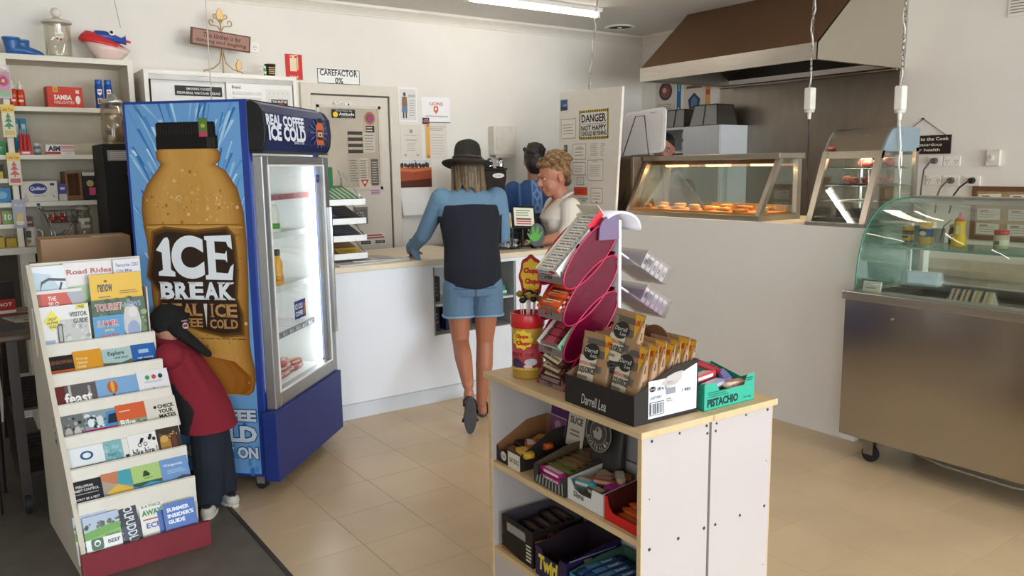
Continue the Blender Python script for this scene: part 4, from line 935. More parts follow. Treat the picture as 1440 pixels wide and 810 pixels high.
for u, v, z, rz, col in ((.27, .17, .456, 8, '#a8251f'), (.34, .17, .456, -6, '#b7302a'), (.42, .17, .456, 4, '#a82a24'), (.5, .18, .456, -8, '#b5352c'), (.58, .17, .456, 6, '#a62620'), (.31, .19, .482, 14, '#c23a30'), (.40, .18, .482, -10, '#b02a24'), (.49, .19, .482, 7, '#bb382f'), (.56, .18, .482, -14, '#a32a22'), (.45, .18, .508, 20, '#c6473a'), (.29, .17, .508, -12, '#7a4a28')):
    t = thing('chocolate_bar', ('red wrapped bar on the fridge floor, %s from the left in its bottom row', 'red wrapped bar in the second layer on the fridge floor, %s from the left', 'red wrapped bar on top of the heap on the fridge floor, %s laid')[0 if n < 5 else (1 if n < 9 else 2)] % ('first', 'second', 'third', 'fourth', 'fifth')[n if n < 5 else (n-5 if n < 9 else n-9)], 'chocolate bar', fl(u, v, z), R(45.35+rz), 'red wrapped bars on the fridge floor')
    b = B(); b.c(col); b.smooth = True
    b.loft([[(x*math.cos(0), y, zz) for y, zz in ((-.02*k, .001+.012-.012*k), (.02*k, .001+.012-.012*k), (.02*k, .012+.012*k), (-.02*k, .012+.012*k))] for x, k in ((-.062, .55), (-.05, .95), (0, 1), (.05, .95), (.062, .55))])
    b.c('#dcb6a0'); b.T = TR(0, -.0205, .013); b.lay = 0; b.fr(-.03, .03, -.005, .006); b.T = TR(0, 0, .0247, R(-90)); b.lay = 0; b.fr(-.032, .032, -.01, .008, '#e0c9b8' if n % 2 else '#d99a40')
    b.obj('wrapper', GLOSSINK, t, fix=False); n += 1
# ================================================================ brochure rack
RX, RY, RA = .323, 3.204, R(3.6)
def rk(u, v, z): return (RX+u*math.cos(RA)-v*math.sin(RA), RY+u*math.sin(RA)+v*math.cos(RA), z)
rack = thing('brochure_rack', 'stepped white brochure rack with a dark red kick board', 'rack', (RX, RY, 0), RA)
RWH = M('#ded8cb', .5, 0, .03)
prof = [(.0, 0), (.66, 0), (.66, 1.13), (.60, 1.13), (.015, .13)]
SPM = M('#cdc3b2', .5, 0, .05, 4)
b = B(); b.prism(prof, -.018, 0, 'x'); b.obj('side_panel', SPM, rack)
step = [(.02, 0), (.645, 0), (.645, 1.0), (.56, 1.0), (.56, .70)]
for k in range(1, 7): step += [(.504-.084*k+.07, .81-.108*k+(.05 if k < 6 else 0)), (.504-.084*k+.07, .81-.108*k-.06 if k < 6 else .05)]
b = B(); b.prism(step, .424, .43, 'x'); b.obj('side_panel', SPM, rack)
b = B(); b.prism([(-.004, 0), (.012, 0), (.022, .125), (.01, .135), (-.004, .1)], -.0195, -.018, 'x'); b.obj('front_edging', M('#7d6045', .55, 0, .1), rack)
B().box(0, .43, .645, .66, 0, 1.13).obj('back_panel', RWH, rack)
B().box(-.02, .45, -.012, .004, 0, .1).obj('kick_panel', M('#7a1f2a', .45, 0, .08, 8), rack)
strips = []
for k in range(1, 7):
    v, z = .504-.084*(k-1), .81-.108*(k-1)
    b = B(); b.box(.0, .43, v-.003, v+.003, z-.05, z); b.obj('tier_strip', RWH, rack)
for k in range(1, 7):
    v = .504-.084*k; zt = .81-.108*k if k < 6 else .1
    b = B(); b.prism([(v+.004, zt-.05), (v+.08, zt-.05), (v+.08, zt-.045), (v+.004, zt-.045)], 0, .43, 'x'); b.obj('tier_floor', RWH, rack)
    z1 = .81-.108*(k-1)-.052
    b = B(); b.prism([(v+.074, zt-.05), (v+.079, zt-.05), (v+.079, z1+.05), (v+.074, z1+.05)], 0, .43, 'x'); b.obj('tier_riser', RWH, rack)
b = B(); b.prism([(.508, .76), (.645, .76), (.645, .765), (.508, .765)], 0, .43, 'x'); b.obj('tier_floor', RWH, rack)

def brochure(u0, u1, v, z0, h, lean, bg, draw, label, name='brochure', cat='brochure', th=.008, tilt=0.0):
    """a leaning booklet; the print is drawn on its front"""
    w = u1-u0; b = B(); b.c('#d8d4cc'); b.box(-w/2, w/2, 0, th, 0, h)
    b.T = TR(0, -.0001, h/2); b.lay = 0; b.fr(-w/2, w/2, -h/2, h/2, bg)
    if draw: draw(b, w, h)
    o = b.obj(name, GLOSSINK, None, rk((u0+u1)/2, v, z0), 0, fix=False)
    o.rotation_euler = Euler((R(-lean), R(tilt), RA))
    return tag(o, label, cat, 'brochures in the rack')
def T_(s, x0, x1, y0, y1, h, bold=.02):
    return lambda b, w, hh: b.tx(s, x0*w, x1*w, y0*hh, y1*hh, h, bold)
def F_(x0, x1, y0, y1, h): return lambda b, w, hh: b.fr(x0*w, x1*w, y0*hh, y1*hh, h)
def L_(x0, x1, y0, y1, n, h): return lambda b, w, hh: b.lines(x0*w, x1*w, y0*hh, y1*hh, n, h, .4)
def D_(x, y, rx, ry, h): return lambda b, w, hh: b.fd(x*w, y*hh, rx*w, ry*hh, h, 14)
def P_(pts, h): return lambda b, w, hh: b.fp([(x*w, y*hh) for x, y in pts], h)
def S_(*fs):
    def f(b, w, h):
        for g in fs: g(b, w, h)
    return f
def speck(n, x0, x1, y0, y1, cols, r=.03, seed=1):
    def f(b, w, h):
        q = random.Random(seed); l0 = b.lay
        for k in range(n): b.lay = l0+(k % 4)*.4; s = q.uniform(.5, 1.2)*r; b.fd(q.uniform(x0, x1)*w, q.uniform(y0, y1)*h, s*w, s*w*q.uniform(.7, 1.4), q.choice(cols), 7)
        b.lay = l0+2
    return f
# top tier: two rows of big brochures and two maps behind
bike = S_(P_([(-.5, -.5), (.5, -.5), (.5, .1), (.1, .4), (-.5, .45)], '#b9cdd6'), P_([(-.5, -.1), (.2, .1), (.5, .05), (.5, -.5), (-.5, -.5)], '#c2d6c4'), D_(.1, .12, .12, .08, '#b7a8c8'),
          P_([(-.2, .2), (-.15, .32), (.05, .36), (.5, .34), (.5, .31), (.05, .33), (-.12, .29)], '#3c3d45'), P_([(-.1, -.3), (-.04, -.3), (.42, .3), (.36, .3)], '#3c3d45'), P_([(.2, -.3), (.25, -.3), (.44, .1), (.4, .12)], '#4c4d55'), P_([(.1, .02), (.5, .06), (.5, .03), (.1, -.01)], '#4c4d55'))
brochure(-.018, .122, .585, .765, .355, 4, '#dfe4e6', bike, 'tall map with a line drawn bicycle at the back left of the top tier', 'cycling_map', 'map', .004)
road = S_(P_([(-.46, -.5), (-.0, -.5), (.05, .25), (-.46, .22)], '#b9d0a8'), T_('Road Rides', -.46, .12, .29, .36, '#b0544a', .03), L_(.14, .42, .29, .33, 1, '#8d8a90'), T_('Vanilla CBD', .62, .9, .33, .38, '#6a6d8a'), P_([(-.3, 0), (-.1, .15), (0, .1), (-.05, .05), (-.25, -.05)], '#8fb07c'), P_([(-.42, -.1), (.0, .05), (.0, .03), (-.42, -.12)], '#6f7a6a'))
brochure(.118, .42, .598, .765, .36, 4, '#e3dcd8', S_(P_([(-.46, -.5), (.0, -.5), (.0, .25), (-.46, .22)], '#b9d0a8'), T_('Road Rides', -.46, .12, .36, .42, '#b0544a', .03), L_(.16, .4, .37, .4, 1, '#8d8a90'), P_([(-.3, 0), (-.1, .15), (0, .1), (-.05, .05), (-.25, -.05)], '#8fb07c'), P_([(-.42, -.1), (.0, .15), (.0, .12), (-.42, -.14)], '#6f7a6a')), 'wide map titled Road Rides at the back of the top tier', 'road_map', 'map', .004)
brochure(.31, .417, .586, .80, .325, 4, '#dcd8dc', S_(T_('Favourite CBD', -.4, .45, .4, .45, '#6a6d8a', .02), T_('City Map', -.4, .2, .32, .37, '#6a6d8a', .02)), 'pale city map standing behind the yellow guide', 'city_map', 'map', .004)
brochure(-.005, .173, .552, .765, .257, 5, '#c9492f', S_(F_(-.5, -.36, -.5, .5, '#9a3a2a'), P_([(.15, .5), (.5, .5), (.5, .1), (.35, .1)], '#a7a6ae'), F_(-.5, .5, .45, .5, '#dcd8d4'), T_('THE', -.22, -.05, .33, .4, '#f0dcd2', .02), T_('SILO', -.22, .0, .24, .31, '#f0dcd2', .02), T_('COUNTRY', -.22, .15, .15, .22, '#f0dcd2', .02)), 'red spiral bound booklet reading COUNTRY behind the visitor guide')
brochure(.205, .412, .552, .765, .305, 5, '#e3b41e', S_(F_(-.5, .5, -.5, .1, '#8d3a22'), speck(40, -.48, .48, -.3, .08, ['#b9502c', '#5a2a1c', '#d0723a', '#3d2418'], .06, 2), T_('renow', -.36, -.08, .25, .36, '#33302a', .02), D_(-.2, .4, .03, .015, '#33302a'), L_(-.36, -.1, .16, .2, 1, '#8a6c20'), L_(.05, .42, .2, .26, 2, '#8a6c20')), 'yellow guide with an orange food photograph behind the tourist magazine')
brochure(-.022, .184, .512, .763, .198, 6, '#dfdcd6', S_(F_(-.5, -.42, -.5, .5, '#cfd0d0'), F_(-.5, -.2, -.36, -.22, '#e0d83e'), P_([(-.42, -.5), (-.12, -.5), (-.16, -.2), (-.42, -.2)], '#8f9fc0'), F_(-.12, .47, -.5, .2, '#b9b7b2'), speck(30, -.1, .46, -.45, .15, ['#a7a5a0', '#c9c7c0', '#999792'], .04, 5), F_(-.1, .0, -.32, .12, '#3a3a3a'), F_(-.075, -.02, -.25, .08, '#a5a49e'), P_([(-.32, .2), (-.17, .42), (-.02, .2), (-.17, -.02)], '#e5d53a'), T_('GREAT', -.25, -.09, .21, .27, '#4a4a20'), T_('ALPINE', -.27, -.07, .13, .19, '#4a4a20'), T_('ROAD', -.23, -.11, .05, .11, '#4a4a20'), F_(.28, .45, .39, .5, '#e0d23a'), T_('FREE', .31, .42, .41, .47, '#4a4a2a', .02), T_('VISITOR', .14, .46, .24, .34, '#55534e'), T_('GUIDE', .2, .46, .1, .2, '#55534e'), F_(.41, .47, -.47, -.42, '#b9d03a')), 'white Visitor Guide with a yellow diamond sign at the front left', 'visitor_guide')
brochure(.2, .412, .53, .763, .2, 6, '#3f5a36', S_(speck(60, -.48, .48, -.45, .48, ['#2f4a2a', '#5d7a4a', '#79905e', '#24361f', '#8aa070'], .06, 7), D_(.22, -.05, .17, .42, '#c9c4c0'), D_(.25, .18, .09, .12, '#d9d0cc'), D_(.24, -.2, .12, .2, '#8f9fc0'), D_(.22, -.38, .16, .1, '#b84a4a'), T_('TOURIST', -.44, .06, .26, .42, '#e8dcd8', .06), T_('TOURIST', -.43, .05, .27, .41, '#b8483c', .02), T_('NEWS', .1, .42, .3, .42, '#8fa0c0', .03)), 'green Tourist magazine with a photograph of a pale dressed figure', 'tourist_magazine', 'magazine')
brochure(.196, .315, .512, .763, .135, 6, '#3f8fc0', S_(D_(-.3, -.3, .14, .1, '#dfe8ee'), D_(.35, -.25, .1, .1, '#dfe8ee'), T_('SUMMER', -.38, .32, .14, .36, '#e8e4dc', .06), T_('SUMMER', -.37, .31, .15, .35, '#b04a5a', .02), T_('party', -.15, .15, -.02, .08, '#e8c84a', .02), T_('PARTY', -.3, .3, -.3, -.08, '#b8485a', .03)), 'bright blue Summer Party booklet at the front of the top tier')
# lower rows
def row(k, items):
    v = .504-.084*k+.006; z = (.81-.108*k if k < 6 else .1)-.045
    for it in items:
        u0, u1, h, bg, draw, label = it[:6]; kw = it[6] if len(it) > 6 else {}
        brochure(u0, u1, v+kw.pop('dv', 0), z, h, kw.pop('lean', 30), bg, draw, label, **kw)
mount = P_([(-.5, -.5), (.5, -.5), (.5, -.1), (.2, .05), (-.1, -.08), (-.5, .02)], '#33404a')
row(1, [(-.004, .099, .118, '#2a2724', S_(F_(-.5, .5, -.5, -.02, '#c65a34'), T_('GLENROWAN', -.44, .46, .2, .34, '#8f5a44', .03)), 'dark brochure with an orange band, first in the second row'),
        (.1, .206, .128, '#d8982e', S_(F_(-.5, .5, -.5, -.28, '#8a8f9a'), speck(16, -.48, .48, -.45, -.25, ['#3a3d44', '#c9ccd2'], .04, 3), T_('Wodonga', -.42, .0, .18, .28, '#f0dca8'), T_('Visitors', -.42, -.02, .05, .15, '#f0dca8'), T_('Guide', -.42, -.1, -.08, .02, '#f0dca8')), 'orange yellow visitors brochure beside the dark one'),
        (.207, .322, .118, '#a8c2c0', S_(P_([(-.5, -.5), (.5, -.5), (.5, .05), (.1, -.06), (-.5, -.0)], '#5d6a52'), T_('Explore', -.3, .25, .2, .4, '#2a3436', .02), T_('RIVER VALLEY', -.1, .38, .1, .17, '#3a4648')), 'pale green brochure with the handwritten word Explore'),
        (.323, .42, .122, '#2f62a8', S_(P_([(-.5, -.5), (.5, -.5), (.5, -.1), (0, -.02), (-.5, -.1)], '#1d3358'), F_(-.22, .2, .16, .3, '#9fc0e0'), T_('high country', -.3, .35, -.06, .03, '#cfdcec')), 'deep blue mountain brochure at the end of the second row')])
row(2, [(.005, .158, .118, '#5f5b5c', S_(F_(-.5, -.24, -.5, .5, '#6e2f30'), F_(-.16, -.1, -.5, .5, '#b9b4b0'), F_(.3, .36, -.5, .4, '#a5a09e'), T_('feast', -.28, .38, -.2, .22, '#f0ece8', .03)), 'grey and dark red food brochure reading feast'),
        (.159, .316, .12, '#7fa8cf', S_(F_(-.5, .5, -.5, -.18, '#a9c4dc'), D_(-.12, .18, .13, .23, '#c0642e'), D_(-.12, .2, .045, .22, '#e0a85a'), F_(-.15, -.09, -.14, -.07, '#4a3020'), T_('Balloon Flights', -.15, .45, -.36, -.24, '#dfeaf4')), 'sky blue brochure with a striped hot air balloon'),
        (.317, .442, .128, '#e4e2e4', S_(D_(-.18, .26, .075, .08, '#4a9a5a'), D_(.03, .26, .075, .08, '#c8503c'), D_(.24, .26, .075, .08, '#2f4a4a'), L_(-.3, .3, .06, .14, 2, '#a9a7ac'), F_(-.05, -.01, -.25, -.1, '#7a8088')), 'white brochure with three small round emblems')])
row(3, [(-.02, .086, .125, '#6f7274', S_(speck(40, -.48, .48, -.4, .45, ['#4a4d50', '#8a8c8c', '#a9a8a2', '#303234'], .06, 11), D_(-.05, -.1, .12, .2, '#b9b2aa'), D_(.25, -.1, .12, .2, '#c2bcb4')), 'grey photograph brochure of cyclists, first in the fourth row'),
        (.087, .206, .125, '#8a9aa0', S_(P_([(.1, -.1), (.2, .4), (.5, .42), (.5, -.1)], '#4a8ac0'), P_([(.2, .0), (.27, .3), (.5, .32), (.5, 0)], '#24343c'), F_(-.5, .5, -.5, -.1, '#c0186a'), speck(24, -.48, .1, -.05, .4, ['#d9dde0', '#5f6a6a', '#303a3a'], .07, 12), D_(-.3, .12, .1, .14, '#e0e4e6'), D_(-.02, .12, .1, .14, '#d4dae0')), 'brochure with a blue car and a hot pink band'),
        (.207, .318, .13, '#d2603a', S_(F_(-.5, .5, -.5, -.02, '#8f9a80'), speck(20, -.4, .48, -.4, -.06, ['#6a7a58', '#b9c2a8', '#d8d4c8'], .05, 13), T_('Bike', -.42, .1, -.22, .0, '#eef0e8', .03), L_(-.4, .0, .24, .32, 1, '#e8c8b8')), 'orange topped brochure reading Bike'),
        (.319, .442, .132, '#d9d3c6', S_(T_('CHECK', -.12, .42, .14, .27, '#23211f', .04), T_('YOUR', -.12, .36, -.02, .11, '#23211f', .04), T_('MATES', -.12, .42, -.18, -.05, '#23211f', .04), D_(-.2, .2, .05, .05, '#23211f')), 'cream brochure reading CHECK YOUR MATES')])
row(4, [(-.016, .132, .12, '#e0e3e4', S_(F_(-.5, .5, -.5, -.12, '#2a2b2e'), L_(-.1, .45, -.22, -.14, 1, '#c9c9c9'), D_(.08, .2, .16, .15, '#2f5a88'), D_(.08, .2, .1, .09, '#e0e3e4'), F_(-.5, -.3, -.12, .5, '#cfd2d2')), 'white brochure with a blue cross emblem and black band'),
        (.133, .199, .122, '#7fb0b4', S_(speck(20, -.4, .4, -.4, .4, ['#97c2c4', '#6aa0a6'], .12, 15), T_('seaside', -.35, .35, 0, .14, '#3f7a82', .01)), 'narrow teal brochure beside the white blue emblem one'),
        (.2, .222, .12, '#dcdad6', S_(F_(-.2, .4, -.3, -.05, '#2c2a2a')), 'thin white strip of a brochure left of the bike hire one'),
        (.223, .332, .126, '#e6e4e2', S_(T_('bike hire !', -.4, .46, -.22, .04, '#2a2827', .02), D_(-.12, .14, .07, .07, '#2a2827'), D_(.08, .14, .07, .07, '#2a2827'), D_(-.12, .14, .045, .045, '#e6e4e2'), D_(.08, .14, .045, .045, '#e6e4e2'), P_([(-.12, .16), (.0, .22), (.06, .34), (-.04, .36), (-.1, .26)], '#2a2827'), D_(.25, .3, .06, .06, '#2a2827'), D_(.4, .26, .06, .06, '#2a2827'), P_([(.22, .3), (.32, .3), (.36, .42), (.26, .44)], '#2a2827')), 'white brochure reading bike hire with black cyclists'),
        (.333, .425, .13, '#3a332e', S_(F_(-.4, .05, -.4, .12, '#a8803c'), D_(-.2, .15, .18, .12, '#c9a052'), F_(.1, .3, -.3, .2, '#6a3a28'), speck(14, -.4, .4, .15, .35, ['#c9a868', '#8a5a30'], .05, 17)), 'dark brochure with a golden mug photograph')])
row(5, [(-.014, .098, .122, '#26272c', S_(T_('PEELOPEAK', -.3, .25, .28, .36, '#d9d6d2'), T_('RABBIT CONTROL', -.42, .4, .16, .24, '#d9d6d2'), L_(-.4, .4, .05, .12, 1, '#9a9896'), T_("DON'T BE A PEST", -.38, .38, -.12, -.04, '#d9d6d2')), 'black brochure with white rabbit control lettering'),
        (.099, .206, .128, '#8f9298', S_(P_([(-.5, .5), (.1, .5), (.0, .1), (-.5, .3)], '#c07a5a'), P_([(.1, .5), (.5, .5), (.5, 0), (.0, .1)], '#4a9aa8'), P_([(-.4, -.1), (.0, .12), (.5, -.1), (.5, -.18), (-.3, -.2)], '#d8b048'), P_([(-.5, .3), (.0, .1), (-.4, -.1), (-.5, -.1)], '#a89a8a'), F_(-.5, .5, -.5, -.2, '#6f7276')), 'brochure of orange, teal and yellow triangles'),
        (.207, .316, .13, '#a8c47a', S_(F_(-.5, .5, -.5, -.02, '#4a9ac0'), P_([(-.5, -.02), (.5, -.02), (.5, -.12), (.1, -.06), (-.3, -.14), (-.5, -.1)], '#3a5a4a'), P_([(-.14, .14), (.1, .14), (.12, .2), (.0, .32), (-.08, .3)], '#2a4a2a'), L_(-.12, .2, .06, .1, 1, '#4a6a3a')), 'green and blue brochure with a dark tent emblem'),
        (.317, .425, .132, '#6f94c4', S_(P_([(-.5, -.5), (.5, -.5), (.5, -.12), (.2, -.08), (-.2, -.2), (-.5, -.16)], '#4a5a68'), T_('Wangaratta', -.4, .3, .24, .34, '#d5e2f0'), L_(-.3, .4, .02, .16, 3, '#a9c2e0')), 'pale blue brochure with small white lettering over hills')])
beef = S_(F_(-.5, .5, .2, .5, '#a7b4c8'), speck(26, -.48, .48, .22, .34, ['#5a6450', '#4a5242', '#7a6a5a'], .05, 21), P_([(-.5, -.0), (.5, .12), (.5, .26), (.1, .24), (-.5, .16)], '#5f9a34'), F_(-.5, .5, -.5, -.0, '#e2e2de'), P_([(-.5, .0), (.5, .12), (.5, 0)], '#7aa848'), P_([(-.34, .0), (-.04, .0), (-.02, -.04), (-.02, -.2), (-.06, -.24), (-.32, -.24), (-.36, -.2), (-.36, -.04)], '#2e5a3c'), D_(-.19, -.1, .09, .07, '#e2e2de'), D_(-.19, -.11, .06, .04, '#2e5a3c'), T_('SUGARLOAF', .06, .46, .0, .05, '#3c3b39'), T_('BEEF', .1, .44, -.16, -.08, '#3c3b39'), T_('FARMGATE SALES &', -.4, .42, -.33, -.26, '#35342f'), T_('ONLINE ORDERS', -.32, .34, -.43, -.36, '#35342f'))
row(6, [(-.024, .092, .178, '#a7b4c8', beef, 'farm beef brochure with green hills, half hidden behind its twin', dict(dv=.01, lean=18)),
        (.006, .13, .172, '#a7b4c8', beef, 'farm beef brochure with green hills, in front of its twin', dict(dv=-.003, lean=18)),
        (.10, .208, .195, '#22262e', S_(D_(.0, -.2, .3, .2, '#3a4250'), lambda b, w, h: None), 'dark booklet lettered TOLPUDDLE sideways in the bottom row', dict(dv=.012, lean=20, tilt=-4)),
        (.207, .298, .175, '#e0ded8', S_(T_('& A FORCE', -.4, .4, .32, .38, '#4a4a46'), T_('AWAY', -.42, .42, .14, .27, '#3f8a3c', .05), L_(-.4, .4, .02, .1, 1, '#b8543c'), T_('ECP', -.3, .3, -.14, -.02, '#3a5a9a', .03), F_(.2, .5, -.5, .2, '#3a62a8')), 'white leaflet with the green word AWAY in the bottom row', dict(dv=.016, lean=20)),
        (.298, .415, .195, '#e2e0dc', S_(D_(-.18, .34, .12, .075, '#c02a34'), D_(-.18, .42, .04, .02, '#3f6a3a'), L_(.05, .46, .28, .4, 3, '#8a8884')), 'white leaflet with a red apple behind the blue guide', dict(dv=.02, lean=20)),
        (.29, .412, .145, '#3f68b0', S_(P_([(-.5, -.5), (.5, -.5), (.5, -.2), (-.1, -.28), (-.5, -.2)], '#8fa8c8'), T_('SUMMER', -.4, .3, .26, .37, '#e8eef6', .04), T_("INSIDER'S", -.4, .42, .1, .21, '#e8eef6', .04), T_('GUIDE', -.4, .12, -.06, .05, '#e8eef6', .04)), 'blue Summer Insider\'s Guide in the bottom row', dict(dv=.0, lean=18))])
# sideways lettering for the dark booklet
o = [x for x in bpy.data.objects if x.get('label', '').startswith('dark booklet')][0]
b = B(); b.T = TR(.02, -.0012, .10, 0, R(90), 0); b.tx('TOLPUDDLE', -.085, .075, -.014, .02, '#d5d8dc', .02); b.tx('End Blood Trail', -.05, .05, -.045, -.03, '#b9bcc2'); b.obj('cover_lettering', INK, o, fix=False)

# ================================================================ the child behind the rack
ch = thing('child', 'child in black cap, red jacket and dark trousers leaning over the brochure rack', 'child', (0, 0, 0))
UP = Matrix(((1, 0, .10, -.04), (0, 1, .50, -.20), (0, 0, .93, .028), (0, 0, 0, 1)))   # the trunk leans away from the shopper's side, towards the rack's back corner
b = Blob()
b.chain([((.885, 3.605, .34), .055), ((.875, 3.575, .22), .048), ((.862, 3.56, .06), .036)]); b.chain([((.905, 3.64, .34), .055), ((.93, 3.64, .22), .048), ((.945, 3.63, .06), .036)])
b.cap((.862, 3.56, .035), (.835, 3.50, .025), .028, .022); b.cap((.945, 3.63, .035), (.955, 3.57, .025), .028, .022)
b.T = UP
b.chain([((.89, 3.62, .42), .075), ((.83, 3.63, .56), .085), ((.765, 3.64, .70), .085), ((.75, 3.64, .76), .045), ((.755, 3.635, .82), .05)])
b.ell((.765, 3.63, .835), (.07, .078, .09), (R(12), 0, 0))
b.ell((.755, 3.712, .82), (.012, .012, .012)); b.ell((.692, 3.62, .83), (.008, .018, .024)); b.ell((.838, 3.62, .83), (.008, .018, .024))
b.T = None
b.chain([((.775, 3.705, .68), .036), ((.80, 3.80, .60), .03), ((.785, 3.88, .70), .023)]); b.chain([((.835, 3.79, .70), .036), ((.80, 3.855, .64), .03), ((.775, 3.90, .73), .023)])
hand(b, (.784, 3.885, .715), (-.1, .3, .9), (.9, -.3, .1), .055, .5, 1, .0078); hand(b, (.772, 3.905, .74), (-.3, .15, .9), (.8, .2, .4), .055, .5, -1, .0078)
body = b.grow('child_body', SKIN, ch, .0055, 3, '#b98468')
j = Blob(); j.T = UP
j.slab([((.892, 3.615, .365), .128, .112, R(20)), ((.878, 3.618, .46), .124, .108, R(20)), ((.845, 3.622, .56), .118, .102, R(18)), ((.80, 3.63, .66), .108, .098, R(15)), ((.775, 3.635, .73), .095, .09, 0), ((.755, 3.64, .79), .062, .062, 0)])
j.T = None
j.chain([((.765, 3.685, .70), .06), ((.79, 3.79, .605), .05), ((.785, 3.855, .68), .036)]); j.chain([((.835, 3.785, .70), .055), ((.80, 3.85, .645), .047), ((.782, 3.885, .71), .034)])
j.T = UP; j.chain([((.79, 3.545, .72), .03), ((.86, 3.545, .56), .035), ((.92, 3.57, .42), .03)])
def jc(c):
    if c.x < .805+.02*math.sin(c.z*30)-.1*(c.z-.4) and c.z < .58: return '#17141a'
    return '#85182a'
j.grow('jacket', CLOTH, ch, .007, 3, None, jc)
p = Blob()
p.chain([((.882, 3.60, .35), .078), ((.87, 3.575, .22), .068), ((.862, 3.56, .065), .056)]); p.chain([((.908, 3.642, .35), .078), ((.928, 3.64, .22), .07), ((.945, 3.63, .065), .057)])
p.cap((.866, 3.572, .10), (.855, 3.555, .06), .06, .06)
p.grow('trousers', CLOTH, ch, .007, 3, '#1c2430')
for (x, y, a) in ((.850, 3.535, R(-25)), (.95, 3.605, R(10))):
    s = Blob(); s.T = TR(x, y, 0, 0, 0, a); s.cap((0, .045, .03), (0, -.05, .026), .034, .03); s.cap((0, .05, .045), (0, .02, .05), .03, .028)
    so = s.grow('shoe', M('ink', .6, var=.08), ch, .005, 2, None, lambda c: '#2b2b30' if c.z > .048 else '#c9c4bb')
    q = B(); q.T = TR(x, y, 0, 0, 0, a); q.prism([(.034*math.cos(t), .085*math.sin(t)) for t in [2*PI*k/16 for k in range(16)]], .0, .014, 'z'); q.obj('sole', M('#d3cec4', .6), so)
c = Blob(); c.T = UP; c.ell((.765, 3.632, .86), (.088, .088, .075), (0, R(-8), 0))
for k in range(6):
    f = k/5; c.ell((.79+.10*f, 3.575-.02*f, .815-.10*f), (.06-.022*f, .07-.03*f, .03-.012*f), (0, R(42), R(-10)))
c.ell((.76, 3.72, .845), (.065, .06, .012), (R(-10), 0, 0))
cp = c.grow('cap', CLOTH, ch, .006, 3, '#141112')
q = B(); q.T = UP @ TR(.815, 3.546, .845, R(-6), 0, R(12)); q.fd(.0, -.004, .014, .014, '#b9b2b0'); q.fr(-.01, .01, -.01, .002, '#8a3540'); q.fr(-.016, .012, .014, .022, '#a07a78'); q.obj('cap_badge', INK, cp, fix=False)
# ================================================================ service counter
ct = thing('service_counter', 'long white service counter with a goods niche and cream worktop', 'counter', (0, 0, 0))
CWM = M('#e4e7ec', .38, 0, .015, 3)
TOP = M('#ddd0b4', .35, 0, .04, 8)
b = B()
for a in ((1.70, 2.51, .10, .897), (3.15, 3.925, .10, .897), (2.51, 3.15, .10, .44), (2.51, 3.15, .875, .897)): b.box(a[0], a[1], 4.385, 4.403, a[2], a[3])
b.obj('front_panel', CWM, ct)
B().box(1.70, 3.925, 4.395, 4.413, 0, .098).obj('kick_board', M('#d3d8de', .4, 0, .02), ct)
B().box(1.70, 3.925, 4.383, 4.3855, .094, .1).obj('kick_joint', M('#b0b4ba', .5), ct)
b = B(); b.prism([(1.70, 4.372), (3.925, 4.372), (3.925, 4.86), (3.02, 4.86), (2.98, 4.90), (2.98, 5.2), (2.94, 5.24), (1.70, 5.24)], .897, .932, 'z'); b.obj('worktop', TOP, ct, bev=.004)
B().box(1.70, 1.72, 4.41, 5.2, 0, .897).obj('side_panel', CWM, ct); B().box(1.72, 2.96, 5.18, 5.2, 0, .897).obj('back_panel', CWM, ct)
NM = M('#9fa09e', .5, 0, .03)
nb = B()
for a in ((2.505, 2.515, 4.403, 4.76, .44, .88), (3.145, 3.155, 4.403, 4.76, .44, .88), (2.515, 3.145, 4.75, 4.76, .44, .88), (2.515, 3.145, 4.403, 4.75, .43, .44), (2.515, 3.145, 4.403, 4.75, .875, .885)): nb.box(*a)
nb.obj('niche_box', NM, ct)
B().box(2.515, 3.145, 4.41, 4.75, .622, .636).obj('niche_shelf', M('#c9cac8', .4), ct)
B().box(2.506, 2.514, 4.38, 4.386, .44, .88).obj('niche_edging', M('#7c7d7b', .4, .5), ct)
# goods in the niche
def box_t(name, label, cat, x0, x1, y0, y1, z0, z1, col, draw=None, group=None):
    b = B(); b.c(col); b.box(x0-(x0+x1)/2, x1-(x0+x1)/2, 0, y1-y0, 0, z1-z0); b.T = TR(0, 0, (z1-z0)/2)
    if draw: draw(b, x1-x0, z1-z0)
    return tag(b.obj(name, INK, None, ((x0+x1)/2, y0, z0), 0, fix=False), label, cat, group)
box_t('goods_box', 'flat green and white carton on top of another on the niche shelf', 'box', 2.96, 3.12, 4.47, 4.6, .666, .70, '#2f9a6a', lambda b, w, h: b.lines(-w*.4, w*.4, -h*.2, h*.3, 2, '#c9e6d6', .4))
box_t('goods_box', 'white banded green carton on the niche shelf under another', 'box', 2.95, 3.125, 4.46, 4.6, .636, .665, '#d7e2da', lambda b, w, h: b.fr(-w/2, w/2, -h*.5, -h*.1, '#2f9a6a'))
box_t('goods_packet', 'blue and yellow packet at the bottom of the niche behind the legs', 'packet', 2.93, 3.0, 4.5, 4.6, .44, .57, '#2a4a9a', lambda b, w, h: (b.fr(-w*.4, w*.4, 0, h*.4, '#d8dae0'), b.fr(-w*.4, w*.4, -h*.4, -h*.1, '#d8b83a')))
box_t('goods_packet', 'dark purple packet standing at the left of the niche floor', 'packet', 2.53, 2.61, 4.5, 4.6, .44, .60, '#2a2236', lambda b, w, h: b.lines(-w*.4, w*.4, -h*.2, h*.3, 3, '#7a6a9a'))
box_t('goods_packet', 'dark blue jar carton between the shopper\'s legs in the niche', 'packet', 2.66, 2.76, 4.5, 4.6, .44, .58, '#232a4a', lambda b, w, h: (b.fd(0, 0, w*.3, h*.25, '#8a8fb0'),))
